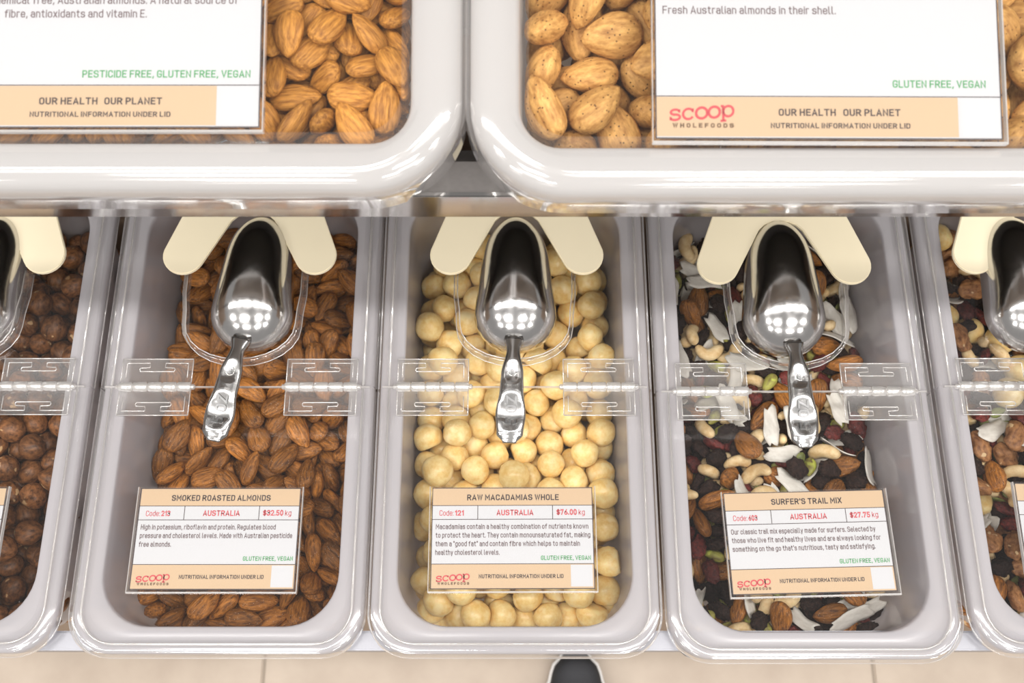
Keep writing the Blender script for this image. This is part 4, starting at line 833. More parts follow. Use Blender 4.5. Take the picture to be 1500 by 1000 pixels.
0,0,-233,2446,-479,29,29,-74,-52,0,21,98,2616,-525,1,17,-96,-15,0,16,404,2472,-556,48,5,0,-87,0,19,-381,2707,-613,90,-25,19,25,0,5,-300,2493,-549,37,-89,-13,18,0,4,-29,2727,-566,3,-60,-79,-3,0,16,431,2624,-599,5,-5,38,-91,0,16,-517,2763,-637,32,19,-72,-57,
0,2,-283,2926,-615,2,22,92,-28,0,0,153,2857,-577,4,-26,93,19,0,2,281,2980,-654,36,21,16,88,0,20,-452,253,-511,68,60,39,4,0,20,-136,338,-554,21,-27,88,-29,0,21,369,305,-554,63,-22,22,69,0,19,614,352,-649,84,-26,35,29,0,4,17,555,-577,12,87,45,12,
0,20,351,593,-593,46,-33,-80,-9,0,20,326,969,-505,19,-1,92,-31,0,18,540,811,-548,31,-85,30,-26,0,16,-523,1163,-570,72,-34,3,59,0,0,-185,1027,-527,19,95,-16,-10,0,19,302,1123,-540,13,42,18,87,0,18,467,990,-573,36,-1,79,48,0,18,-433,1437,-551,34,-65,65,-14,
0,18,-106,1379,-528,25,86,-17,-38,0,20,74,1276,-553,33,-3,2,93,0,16,638,1515,-559,24,78,-56,9,0,21,-634,1669,-584,65,-49,-31,47,0,17,-29,1742,-564,0,-77,62,-1,0,21,134,1613,-539,2,-89,-41,-15,0,18,516,1604,-515,25,42,27,-81,0,20,-480,1914,-558,5,-80,-56,13,
0,21,-134,1956,-508,16,-92,32,-8,0,16,298,1883,-531,9,95,-23,-13,0,19,577,2015,-549,27,90,-24,-19,0,17,-640,2422,-584,76,26,-48,-32,0,19,-78,2153,-552,17,-84,33,36,0,17,170,2350,-539,36,22,-88,19,0,21,655,2130,-546,70,-33,45,-42,0,16,-510,2291,-573,59,77,11,-17,
0,21,-36,2013,-566,9,-18,96,10,0,21,599,2658,-532,35,7,-18,91,0,16,425,2312,-586,13,8,35,91,0,19,-567,2695,-526,8,9,98,-2,0,21,-327,3002,-528,5,-5,98,15,0,18,244,2736,-563,7,4,99,-1,0,21,458,2750,-577,3,34,-70,-62,0,4,-623,2933,-552,50,-59,10,62,
0,3,-135,2966,-592,53,-45,11,-70,0,2,308,3012,-554,2,-1,-98,10,0,18,501,3014,-599,29,0,84,43,0,19,-484,394,-594,27,88,-10,-34,0,19,-294,404,-576,14,97,16,1,0,21,97,366,-554,25,95,4,-8,0,16,439,431,-632,19,45,71,-49,0,3,-405,614,-507,56,-13,15,79,
0,3,-137,546,-535,58,-3,-5,80,0,0,213,676,-530,25,9,-95,-3,0,21,448,678,-520,42,-58,65,-19,0,19,241,821,-519,25,-11,-12,-94,0,19,660,962,-513,74,-25,60,-7,0,5,-610,999,-542,33,76,-46,29,0,20,-144,1126,-478,88,-16,21,-38,0,18,66,1071,-535,3,98,-12,-7,
0,16,429,1145,-588,28,58,-23,-71,0,18,-556,1223,-498,68,-55,-1,46,0,17,-24,1251,-491,28,77,46,32,0,16,170,1441,-538,85,6,-12,49,0,16,340,1388,-547,0,98,5,11,0,16,-379,1621,-482,24,-7,-42,86,0,18,-51,1633,-479,16,41,88,6,0,19,10,1470,-514,53,-10,7,83,
0,20,361,1684,-483,6,-99,-1,5,0,16,-307,1740,-557,17,-39,17,-88,0,0,-225,1796,-493,10,85,45,-18,0,17,106,1965,-523,83,33,41,-8,0,21,377,2038,-494,7,70,-65,-26,0,18,-564,2055,-522,93,5,35,-1,0,5,23,2264,-481,1,66,74,-5,0,19,217,2083,-470,6,59,77,18,
0,18,454,2161,-537,48,32,7,-80,0,21,-481,2176,-532,10,-25,-91,-28,0,16,-322,2177,-485,2,58,-79,-16,0,17,261,2463,-509,15,-21,-25,92,0,16,518,2361,-539,92,-17,33,5,0,16,-378,2816,-578,10,59,73,-30,0,21,129,2798,-498,9,-98,-9,-3,0,4,344,2849,-552,16,42,40,-79,
0,19,-471,2969,-594,84,17,21,44,0,16,-335,2625,-517,28,31,-87,-22,0,21,473,2892,-586,94,24,-18,0,0,18,-579,302,-552,43,41,62,-49,0,18,-236,340,-483,89,-12,6,42,0,21,19,235,-508,94,31,-6,0,0,19,631,407,-561,40,63,-61,22,0,3,-568,537,-547,21,28,89,-24,
0,19,-295,519,-533,78,-30,3,53,0,18,123,472,-503,12,98,-5,-11,0,16,443,482,-537,65,-21,39,60,0,19,-642,524,-473,58,18,-23,-75,0,16,297,418,-541,41,33,-35,-76,0,2,-342,971,-490,75,-37,22,-49,0,19,-306,1183,-502,3,97,17,-5,0,19,171,1123,-491,1,-86,-31,38,
0,21,212,1313,-474,88,-10,5,43,0,17,-529,1465,-455,83,16,12,50,0,17,-388,1303,-509,59,-68,-38,18,0,20,296,1499,-470,10,84,-50,-11,0,20,373,1206,-470,34,62,69,5,0,18,-542,1637,-500,23,76,-52,-29,0,17,-192,1587,-477,7,-76,59,-21,0,20,148,1686,-439,2,94,31,0,
0,16,423,1518,-511,29,-40,10,85,0,19,-462,2018,-486,25,22,-93,-1,0,18,-306,1947,-482,14,-67,71,-8,0,18,-60,1799,-463,1,-95,25,7,0,17,455,1841,-499,13,-70,69,3,
],
'b3': [
3,4,-416,410,-859,75,-31,-18,-54,3,7,-251,291,-842,83,39,-23,-29,3,3,44,369,-851,13,16,-26,93,3,6,290,476,-845,52,-73,42,-9,3,0,481,499,-854,28,-6,-59,74,3,0,-403,650,-855,53,42,72,-4,3,6,75,586,-849,21,-87,14,-40,3,22,587,665,-848,16,-40,-86,21,
3,2,-489,844,-880,0,43,83,-34,3,23,588,878,-849,93,-30,-16,-4,3,4,-598,1125,-859,9,-23,-95,-12,3,2,-121,1153,-851,52,-34,34,-69,3,0,79,1182,-855,34,-42,76,-34,3,6,200,1068,-844,39,-37,27,-79,3,2,-615,1335,-849,39,-37,-8,83,3,0,-326,1122,-856,84,-38,-30,19,
3,6,102,1383,-896,79,15,5,57,3,1,297,1406,-855,52,-27,16,-78,3,6,493,1435,-850,6,47,-81,-31,3,4,-603,1538,-859,12,30,-21,91,3,5,-390,1553,-852,43,-89,-9,-5,3,20,-8,1547,-859,57,9,36,-71,3,20,191,1561,-852,23,80,-21,-49,3,21,408,1619,-854,1,17,3,98,
3,16,-516,1703,-855,39,-32,69,51,3,22,95,1709,-896,98,15,-6,-4,3,18,250,1773,-849,11,73,-45,-49,3,22,530,1777,-845,64,70,-27,1,3,21,-434,1924,-852,41,-89,-9,-13,3,0,-140,2107,-860,21,-2,14,96,3,6,-117,1943,-850,46,83,27,-12,3,18,222,2005,-853,48,0,16,-85,
3,17,594,1917,-851,76,63,7,7,3,21,-593,2234,-855,17,97,9,-8,3,5,-133,2307,-855,87,30,-22,29,3,3,46,2205,-845,32,-92,-4,17,3,21,330,2186,-855,51,-17,-26,-79,3,0,497,2083,-854,45,-48,-27,-68,3,22,-514,2366,-844,86,-45,15,-10,3,1,-291,2448,-858,9,-82,52,-16,
3,7,-90,2508,-845,36,88,-25,14,3,16,355,2444,-856,19,-71,-60,27,3,21,596,2458,-856,86,2,-19,-46,3,0,-556,2557,-856,29,-93,-18,-2,3,0,-246,2642,-854,63,-33,-57,39,3,4,13,2684,-869,13,52,63,54,3,7,167,2546,-850,2,-94,-22,23,3,19,492,2631,-849,31,-35,-87,-4,
3,21,-592,2783,-851,62,68,35,-13,3,0,-321,2827,-860,44,11,-10,-88,3,4,-98,2876,-869,35,76,34,42,3,7,195,2759,-844,62,-70,-26,17,3,0,394,2810,-855,61,57,50,-19,3,22,-501,282,-818,67,38,-40,47,3,17,-241,504,-856,12,-2,9,98,3,22,-108,351,-702,2,32,-92,-17,
3,2,236,285,-847,4,-6,-61,-78,3,0,456,281,-855,26,11,88,36,3,23,-587,475,-841,21,83,-42,26,3,3,-304,685,-678,49,-77,-15,36,3,7,-68,582,-768,24,-51,-52,-62,3,1,403,637,-746,11,4,-75,64,3,23,595,624,-686,38,9,-72,-56,3,18,-597,688,-846,68,-27,59,32,
3,1,380,916,-851,78,-5,51,33,3,16,608,971,-676,30,-86,23,-31,3,5,-471,1017,-770,29,-14,-87,-34,3,2,18,1077,-740,37,-75,-52,-8,3,5,349,1210,-848,52,-47,4,70,3,2,479,1108,-738,41,3,74,-52,3,22,-513,1434,-742,77,27,34,45,3,5,-357,1356,-852,35,-58,-67,26,
3,19,-146,1395,-846,37,35,-84,-11,3,18,250,1452,-660,61,-69,30,-21,3,3,592,1270,-839,2,50,-45,73,3,17,-599,1642,-692,34,4,-12,-92,3,2,-224,1592,-848,17,-46,-1,86,3,17,92,1582,-678,81,25,36,-36,3,17,281,1649,-704,66,-7,44,-59,3,18,625,1594,-839,46,-66,0,-58,
3,20,-608,1859,-802,41,-41,-39,70,3,18,-436,1772,-718,12,-39,-66,62,3,5,-94,1744,-849,66,22,65,27,3,17,247,1903,-691,59,47,-62,17,3,19,430,1782,-664,30,-16,-38,85,3,16,-597,2037,-854,66,-39,-40,-49,3,19,-280,2017,-755,66,14,-54,-49,3,23,74,1877,-782,26,-19,80,-48,
3,16,287,2097,-688,9,-3,-59,79,3,22,384,1930,-808,25,88,21,32,3,17,-454,2119,-770,6,67,64,35,3,1,-310,2215,-853,32,-6,93,-6,3,18,0,2058,-721,86,-2,-15,47,3,19,306,2296,-690,69,-37,15,-58,3,2,593,2252,-845,71,49,-38,-30,3,17,-603,2299,-671,48,-38,68,38,
3,23,-404,2470,-700,70,6,-47,-52,3,2,184,2334,-850,34,-16,-52,75,3,19,427,2465,-680,23,56,12,78,3,16,608,2561,-701,12,-26,34,88,3,20,-606,2481,-698,39,12,-43,79,3,1,-433,2683,-786,20,3,-81,53,3,5,-126,2723,-739,37,85,-21,-29,3,7,325,2653,-713,4,26,79,-53,
3,20,611,2750,-731,18,66,49,52,3,2,-500,2961,-845,22,-46,-24,-81,3,2,-349,2991,-749,23,-21,-90,-28,3,7,36,2831,-723,57,27,-65,-40,3,7,157,2960,-845,15,-32,-12,-92,3,1,570,2909,-850,13,75,-60,-19,3,20,-562,317,-647,50,60,-61,-1,3,23,-363,280,-657,70,49,19,46,
3,17,67,267,-675,15,25,93,19,3,19,205,403,-724,39,78,-46,-11,3,18,597,378,-755,74,28,15,58,3,2,-430,525,-701,32,56,52,53,3,21,-250,493,-664,36,63,-66,-9,3,6,215,595,-674,51,62,51,-27,3,4,430,453,-682,30,-21,91,-9,3,18,-631,890,-735,54,-21,-45,66,
3,22,493,805,-681,38,12,90,-13,3,19,-465,1223,-738,78,43,-28,-33,3,23,-345,1082,-623,23,-88,-38,-7,3,20,-27,1282,-732,39,-63,40,52,3,17,271,1141,-680,32,-63,-57,39,3,23,603,1240,-632,70,-10,39,57,3,21,-422,1348,-588,22,-12,58,76,3,23,-253,1254,-716,60,12,-16,76,
3,20,169,1302,-738,78,-36,5,-49,3,16,254,1288,-543,45,-1,-88,-6,3,23,416,1328,-692,53,-41,73,-3,3,18,-414,1624,-616,14,-43,-87,-16,3,19,-291,1468,-696,64,49,-32,-48,3,19,-99,1534,-685,74,-50,40,15,3,16,426,1532,-681,5,55,-39,72,3,19,602,1441,-699,41,-18,76,-44,
3,16,-608,1827,-629,17,66,64,-33,3,19,-232,1704,-672,12,4,69,-70,3,0,-21,1739,-665,4,13,-88,-44,3,19,422,1990,-574,63,41,50,-41,3,17,611,1685,-655,55,45,-46,-51,3,19,-602,2032,-650,22,-39,72,-51,3,19,-148,1889,-647,8,10,-53,82,3,19,56,1923,-569,70,-51,46,-14,
3,22,169,2035,-538,90,-34,20,-12,3,19,601,2045,-692,35,-53,4,-76,3,18,-469,2187,-580,8,79,57,16,3,16,-124,2205,-692,24,3,46,-84,3,21,124,2203,-655,24,52,-53,-60,3,5,214,2482,-672,82,25,28,41,3,22,483,2190,-716,87,-37,-27,6,3,17,-515,2445,-533,19,-72,7,65,
3,5,-207,2546,-686,17,-19,72,-63,3,1,21,2379,-741,53,-83,-7,11,3,23,356,2584,-512,34,-60,57,43,3,17,601,2354,-678,87,-12,16,42,3,22,-601,2678,-695,64,30,-46,51,3,19,-299,2787,-660,52,-45,-38,60,3,5,174,2668,-574,68,-36,18,60,3,22,432,2816,-658,44,48,-65,36,
3,22,-509,2829,-676,32,83,28,-34,3,17,-234,2976,-592,86,-16,-1,46,3,6,-142,2968,-764,48,4,-50,-70,3,6,195,2856,-657,48,65,34,46,3,1,552,2928,-663,21,-70,63,-21,3,22,-502,366,-521,8,-27,-22,-92,3,21,-257,269,-493,43,20,38,78,3,18,-94,272,-549,67,32,-65,-2,
3,22,287,460,-547,2,-77,55,31,3,20,351,272,-689,45,-11,-87,-7,3,16,-607,500,-617,68,68,-1,-24,3,3,-251,615,-491,17,-20,44,-85,3,5,439,592,-551,37,62,45,-51,3,23,604,435,-581,58,74,-28,-14,3,19,-529,699,-651,69,47,1,54,3,1,365,958,-663,19,-82,36,-36,
3,19,-597,1095,-620,36,-38,36,-76,3,19,-131,1124,-599,43,60,24,62,3,1,24,1012,-540,71,43,53,13,3,21,411,1174,-551,39,51,-74,-16,3,16,-616,1301,-630,25,61,44,59,3,20,-139,1361,-593,87,-28,-13,35,3,20,65,1394,-626,91,7,-18,-34,3,22,248,1082,-524,67,47,-15,-53,
3,16,490,1358,-506,0,1,93,34,3,18,-609,1479,-565,24,-35,51,-73,3,16,-230,1562,-530,23,-53,-78,18,3,23,-4,1537,-501,92,-26,8,-23,3,19,371,1649,-522,32,4,50,-80,3,18,608,1513,-538,24,-28,81,-44,3,17,-420,1948,-617,42,86,26,4,3,22,-307,1792,-551,91,-14,-34,16,
3,23,-115,1731,-490,55,25,72,30,3,16,158,1750,-601,38,-39,-41,71,3,19,602,1876,-562,28,-19,18,-91,3,19,-512,2018,-456,57,77,-20,-15,3,21,-260,2039,-552,29,-29,-81,39,3,20,-107,1964,-459,57,-11,-47,65,3,19,291,1844,-486,41,89,-3,-16,3,20,626,2060,-491,30,56,-49,58,
3,23,-613,2276,-462,25,-71,61,-18,3,20,-310,2195,-661,53,70,28,37,3,23,-29,2123,-539,5,-3,-27,95,3,6,192,2366,-546,61,31,-14,-70,3,16,552,2226,-533,19,59,-48,-60,3,21,-344,2346,-547,36,-77,-17,-48,3,20,-225,2365,-695,22,-93,23,-9,3,3,-62,2391,-571,65,7,-29,68,
3,6,52,2516,-501,96,-1,23,-2,3,18,566,2465,-520,88,30,23,25,3,23,-426,2650,-577,50,-70,33,37,3,20,-276,2512,-511,5,41,90,6,3,2,-29,2702,-563,27,-58,61,-45,3,19,308,2796,-492,55,-61,49,-25,3,19,544,2672,-557,78,-27,-32,44,3,3,-494,2976,-606,7,-67,-51,-52,
3,18,-227,2700,-522,43,-69,50,24,3,0,78,2985,-597,63,63,25,-34,3,18,323,2967,-760,20,-69,57,37,3,7,396,2978,-552,49,4,-32,-80,3,19,-348,433,-407,43,-35,41,-71,3,16,-118,470,-532,77,-20,46,-37,3,17,87,387,-520,37,2,-76,-52,3,20,221,260,-545,23,9,-72,63,
3,22,514,287,-587,39,83,-37,10,3,23,-467,572,-492,16,-83,31,41,3,17,-476,765,-453,25,48,-42,72,3,22,28,509,-663,34,-23,18,-88,3,19,426,410,-463,51,69,-24,43,3,18,630,610,-478,33,-66,-21,-62,3,17,-551,909,-550,30,-26,-87,-25,3,3,-350,918,-494,31,-4,86,-38,
3,0,420,780,-545,16,10,88,40,3,16,616,849,-530,90,-9,16,-37,3,19,-529,1225,-467,1,-86,48,9,3,16,-273,1239,-511,67,14,-7,-71,3,23,-3,1187,-442,34,67,48,-43,3,6,433,973,-515,80,11,36,45,3,23,609,1075,-497,41,-67,-8,-60,3,17,-398,1492,-466,45,45,-40,65,
3,22,82,1200,-586,11,-82,-47,-27,
],
'b4': [
8,2,27,244,-911,1,-96,-22,3,8,2,124,407,-911,89,13,15,38,6,0,-25,578,-885,49,82,-22,18,6,2,-654,1146,-809,65,-13,74,-5,0,1,-246,899,-900,4,-54,-82,10,6,1,283,1315,-904,13,97,12,10,6,1,-385,1485,-911,74,-6,-9,65,12,2,-464,1720,-926,28,-88,-33,16,
0,2,-344,2333,-899,65,-13,-1,74,7,0,274,2317,-888,89,23,-36,-10,6,3,-246,2466,-903,20,-4,20,-95,5,4,-631,2899,-871,29,-78,-23,49,9,0,-637,412,-935,1,93,34,-7,6,0,128,223,-864,56,60,39,-39,5,0,-660,526,-811,36,-57,29,-67,5,4,-421,881,-911,2,7,98,14,
0,21,-19,1265,-814,16,81,-41,-36,6,3,297,1480,-906,3,-63,76,-2,6,1,-581,1770,-911,9,2,-10,98,5,0,582,1483,-913,21,0,10,96,6,1,-341,2010,-890,20,88,32,-25,8,0,-653,2769,-870,63,-29,68,19,7,2,660,2644,-786,45,54,-18,-67,0,0,-290,3020,-829,55,-57,-43,-40,
5,3,-445,580,-915,34,7,-10,-92,5,0,-8,361,-913,7,83,53,2,6,2,187,314,-911,1,-17,98,2,5,0,564,258,-878,63,-63,-4,42,8,1,-331,545,-906,63,69,20,26,0,2,602,984,-850,4,-41,23,87,6,2,-656,1271,-855,0,-73,-8,67,0,18,-650,1585,-726,66,7,73,7,
0,2,-444,1892,-899,8,-5,-8,98,6,1,307,1999,-899,12,-65,73,7,8,1,-652,2307,-902,62,-40,55,-37,5,2,-388,2504,-879,2,88,-40,23,6,1,650,2729,-876,24,61,36,65,7,1,628,2872,-916,3,81,57,-1,0,18,421,233,-814,45,39,55,-57,0,1,653,738,-704,68,29,65,12,
7,0,-265,1151,-852,1,-85,51,5,6,1,-535,1395,-911,98,-10,-1,-14,5,1,-660,1731,-785,6,-70,-19,67,6,1,-221,1929,-907,7,-7,-98,4,7,0,299,1785,-846,38,-88,25,-3,0,1,649,1943,-753,8,-74,21,-62,8,1,-470,2157,-912,10,96,21,-1,6,0,310,2215,-851,76,26,18,-54,
6,2,-576,2320,-877,57,30,-63,-41,12,2,41,2793,-888,15,28,16,92,6,1,597,2603,-888,39,-54,50,-53,8,0,-517,3021,-908,69,-67,-6,21,6,3,-151,3020,-847,35,50,-42,66,6,0,646,2853,-687,35,46,-14,79,12,1,-600,305,-928,11,-87,46,-3,7,2,661,585,-884,38,-62,40,-54,
6,2,194,1530,-850,90,-3,10,39,6,18,649,1364,-694,52,17,-78,-26,6,0,169,1661,-889,36,-88,17,-20,7,0,-123,2395,-904,9,-83,52,14,5,20,663,2382,-719,30,63,-40,-57,6,3,-295,2926,-881,10,2,54,-83,7,0,-655,345,-834,67,8,-69,23,6,3,126,308,-815,11,59,60,-51,
8,0,-619,505,-912,69,-8,9,70,6,0,-334,1021,-801,33,49,79,-8,5,2,190,1234,-841,13,87,43,11,12,2,-508,1496,-914,95,-21,6,17,5,4,12,1543,-810,15,1,-53,82,6,1,-626,1829,-797,69,-46,46,29,0,18,-461,1822,-784,46,82,3,-31,6,1,249,2027,-775,41,-68,-30,-51,
0,3,583,1813,-792,53,36,75,11,6,1,-573,2177,-842,92,-13,23,26,6,3,-226,2078,-897,15,59,-74,-25,7,2,59,2144,-847,7,62,71,28,5,3,-663,2230,-802,68,16,70,0,7,2,-277,2395,-835,6,-22,12,-96,0,4,-479,2945,-873,23,-20,59,-74,5,1,-532,283,-865,29,-53,26,-74,
0,20,-139,307,-833,35,57,-73,1,7,17,56,211,-722,57,57,39,-43,5,2,616,470,-836,25,80,-53,4,8,1,-630,722,-844,3,93,-11,-33,6,3,-350,600,-820,62,41,55,34,5,0,-53,519,-768,10,-88,-40,19,7,1,66,1134,-806,86,-25,32,-29,6,17,-471,1498,-838,16,-64,-73,-11,
0,16,321,1253,-794,87,26,38,13,0,4,-537,1580,-891,8,97,6,-17,8,2,442,1483,-863,89,-39,16,1,5,1,-662,1968,-741,69,-10,67,-21,5,17,-74,1779,-834,30,5,-28,-90,6,3,-432,2104,-843,9,-28,-94,4,0,21,365,2074,-816,19,73,-56,-30,6,2,-477,2300,-905,17,-62,74,-10,
6,3,-201,2291,-884,15,-91,0,35,5,0,-656,2673,-735,68,31,52,40,6,16,-548,3005,-791,10,33,-71,-60,9,1,-340,2770,-899,79,25,20,51,7,1,-597,411,-867,32,-50,-73,-31,7,1,-36,216,-798,63,-54,36,41,6,18,627,325,-779,72,-51,-43,-9,6,2,-447,496,-839,92,17,16,27,
6,17,-357,716,-752,58,69,-24,-32,7,1,-525,930,-835,8,-10,-98,7,6,1,-271,923,-806,20,79,53,19,6,2,-544,1130,-845,16,36,-90,-11,6,0,-578,1335,-822,54,-28,26,-73,6,1,-431,1316,-804,22,8,-55,-79,6,19,-91,1654,-775,1,-19,97,-1,0,19,654,1515,-792,53,-49,-49,48,
6,3,547,1980,-814,56,34,-36,-65,8,1,-448,2210,-850,94,15,27,-8,7,0,-189,1983,-848,91,-13,19,-30,5,1,199,2145,-833,34,8,-7,93,5,17,599,2160,-774,40,-39,82,0,6,1,628,2271,-834,60,-12,-3,78,6,0,-553,2706,-864,9,1,74,66,0,2,-107,2734,-841,3,-14,98,8,
5,4,100,2594,-834,16,22,93,21,6,2,528,2726,-822,25,20,90,26,8,0,-487,461,-910,8,98,9,-1,6,1,-253,473,-830,97,2,6,-20,6,16,286,462,-788,80,13,-42,39,6,16,-575,521,-825,16,46,31,80,5,0,341,551,-784,8,39,90,-10,0,3,522,591,-818,92,-37,-3,1,
0,20,-633,1017,-616,64,-50,-3,57,0,2,-86,881,-775,49,-56,-32,57,8,1,-476,1233,-855,5,-8,98,8,6,17,-237,1255,-802,12,-4,7,98,0,21,622,1221,-742,5,-86,-28,-40,6,1,-658,1409,-811,69,-22,67,-12,7,0,-233,1382,-819,22,-17,29,-90,5,20,69,1478,-707,72,-25,-61,13,
5,4,607,1342,-825,82,32,-38,-24,7,1,-402,1638,-902,14,84,-44,-25,6,1,-301,1694,-848,13,97,2,15,5,0,356,1569,-844,98,4,13,8,6,0,-500,1770,-848,18,90,21,-29,5,3,-297,1869,-839,67,9,-5,-72,0,3,432,1701,-813,26,-92,24,7,6,0,-660,2109,-721,16,-57,-5,-79,
0,16,-42,2216,-758,97,8,7,-15,8,2,-639,2359,-814,82,-31,12,45,5,1,-209,2376,-794,15,-20,11,-95,6,3,-258,2518,-813,6,7,14,98,6,3,440,2557,-850,71,24,4,-64,5,19,-457,2852,-848,2,24,-86,-42,6,2,633,2860,-819,81,-33,-43,19,6,0,-384,393,-886,92,3,-35,4,
6,2,-3,297,-811,46,80,-35,10,6,0,-586,660,-815,1,-31,22,-91,5,0,-94,626,-834,25,84,46,3,6,0,649,515,-749,64,12,-44,-60,8,1,-646,894,-808,83,-10,34,-42,8,1,-191,822,-808,85,-43,14,21,6,0,-360,1232,-814,24,73,35,52,0,3,-171,1044,-784,10,21,95,-17,
6,3,111,1304,-825,80,24,17,51,6,16,-585,1468,-746,50,47,-46,-54,6,1,-123,1343,-845,5,36,-87,-29,7,2,336,1421,-843,60,-25,23,-71,7,16,573,1460,-769,77,15,-59,-14,5,16,-192,1761,-777,4,17,-13,-97,5,3,195,1597,-796,25,-1,-31,-90,5,1,-337,1839,-757,64,28,23,66,
6,1,275,1923,-734,70,-43,56,-2,6,16,631,1794,-575,21,-94,-3,22,6,2,-327,2027,-803,83,-6,25,48,0,5,-119,2082,-802,93,12,-10,-31,12,0,270,2202,-780,25,18,12,-93,6,2,-420,2357,-822,4,-81,-56,-3,5,2,-49,2393,-764,2,-36,92,4,8,0,-320,2716,-840,30,-9,93,-9,
0,2,367,2502,-771,59,28,19,72,6,1,-408,2765,-816,45,83,-23,19,6,18,-367,2980,-640,68,-18,-20,66,6,2,530,2928,-832,44,-74,42,-25,0,19,-451,288,-808,62,2,39,66,5,0,1,387,-816,86,-44,-11,-19,0,0,515,726,-798,38,9,43,-80,9,0,-165,883,-850,9,-97,10,11,
0,19,-302,1226,-652,83,26,43,-18,0,18,-628,1301,-717,1,63,76,10,6,17,-312,1309,-732,17,-15,-25,-93,8,0,137,1450,-798,60,11,-12,77,5,20,666,1712,-673,18,-67,-4,71,9,1,-552,1997,-837,8,4,95,-26,6,0,-149,1861,-815,8,-15,-8,97,0,0,186,1780,-766,93,-30,8,-10,
6,17,-572,2246,-758,21,37,26,86,9,1,-105,1954,-802,8,14,-5,-98,5,19,96,2048,-787,98,-3,13,0,6,2,-654,2361,-706,38,64,56,34,6,16,-189,2458,-744,97,-16,7,-1,5,3,373,2282,-756,9,-58,79,-7,5,18,-66,2577,-697,72,27,-1,62,7,17,641,2548,-754,5,-47,-8,86,
6,3,-579,2785,-793,67,1,44,58,6,3,-290,2830,-845,9,2,9,-98,5,1,499,3034,-690,33,-43,-56,-61,5,20,-659,598,-682,42,56,69,13,5,18,-274,254,-808,41,87,-16,-17,5,3,222,380,-821,30,-20,12,91,6,0,374,490,-847,61,3,-8,-77,6,1,-469,753,-813,25,0,40,-87,
6,0,-234,623,-836,17,86,46,6,5,3,663,595,-694,61,-33,23,67,8,18,-455,833,-847,14,-36,-81,-41,5,2,-276,1072,-693,29,-47,34,-75,0,2,511,1116,-744,32,23,90,-12,6,16,-633,1479,-629,70,38,-32,49,6,18,-34,1459,-758,37,29,77,41,7,0,-454,1619,-810,88,-42,-7,13,
6,16,-340,1604,-724,79,57,-11,-12,7,16,-22,1714,-725,25,95,5,-12,6,1,-442,1973,-801,37,73,34,44,8,0,38,1853,-769,72,-33,-31,51,8,1,319,1761,-728,69,9,54,45,6,19,-622,2353,-604,79,11,2,58,6,1,-170,1993,-759,96,21,-10,8,6,2,-9,1973,-730,2,-5,-67,-73,
7,16,-454,2263,-769,1,38,92,2,5,20,-223,2251,-786,5,98,8,-8,7,2,455,2377,-821,47,-4,-22,-84,9,17,-506,2774,-804,73,-12,-66,0,8,0,-236,2786,-782,32,-49,-76,23,8,1,318,2952,-828,16,4,80,56,5,1,-596,402,-754,32,-43,-83,4,8,17,-221,310,-750,3,-53,78,-30,
6,18,179,335,-724,63,1,26,71,6,0,557,400,-738,12,27,92,-23,8,0,-272,627,-755,41,44,72,-31,12,0,598,661,-778,44,-73,49,-10,5,17,-359,861,-784,32,-51,-20,76,8,2,-260,714,-786,21,-18,-53,79,6,3,-33,1131,-731,26,-85,43,2,0,18,62,1246,-726,31,-91,13,19,
6,17,446,1236,-755,25,-4,95,-9,6,17,-405,1534,-740,41,-88,18,-11,7,16,-285,1490,-721,51,-5,27,-80,6,18,-618,1677,-617,24,3,72,64,8,0,16,1613,-737,72,-18,9,64,7,0,383,1642,-761,13,-69,67,16,6,0,566,1586,-840,18,-88,-42,-6,9,0,-560,1850,-907,30,-9,77,53,
12,0,-45,1801,-748,90,-38,-15,-11,6,3,165,1965,-822,16,14,74,-63,5,20,405,2003,-755,23,22,-87,-34,5,16,-476,2112,-759,67,18,4,-70,7,17,-350,1984,-716,0,-27,95,-11,6,18,138,1997,-712,70,70,2,1,5,2,459,2165,-783,77,14,33,-50,5,1,-599,2438,-784,13,-39,-86,28,
7,16,-209,2320,-723,6,14,-18,96,0,5,373,2422,-668,11,58,78,12,8,16,-596,2725,-674,73,28,33,51,6,3,-354,2631,-782,31,-6,19,92,6,1,255,2617,-760,16,91,27,21,5,18,615,2706,-711,28,88,26,26,8,16,-598,2909,-781,38,-1,-49,77,6,2,-151,2849,-810,67,-21,19,67,
6,16,-388,482,-768,48,19,-37,76,0,21,-303,360,-722,57,12,-41,-69,6,2,42,296,-706,4,11,-88,43,6,3,-451,634,-834,30,-17,91,-17,8,2,-296,540,-744,39,-60,15,67,6,0,-637,854,-719,6,-36,-12,-91,6,0,-261,740,-711,16,73,62,-18,7,16,-545,1324,-663,10,90,-16,-37,
12,0,-113,1211,-762,92,10,-26,22,8,16,63,1352,-742,3,99,4,1,7,18,-553,1667,-803,31,-11,-80,-48,12,2,-343,1642,-782,71,64,-14,-21,8,1,262,1678,-748,10,-22,0,96,8,0,457,1569,-800,46,-19,47,-72,8,2,-551,1920,-834,8,-94,-25,17,6,18,-226,1885,-747,74,15,-17,62,
12,1,81,1921,-811,23,-77,-37,-43,6,17,-566,2023,-648,35,50,2,-78,6,19,-242,2110,-740,85,-13,-16,46,6,3,247,2140,-740,36,25,-3,-89,8,17,528,2102,-756,53,31,20,-75,6,16,-344,2492,-758,9,-93,8,-33,5,19,-348,2311,-729,54,-42,-21,68,6,1,59,2334,-741,15,-60,-75,-21,
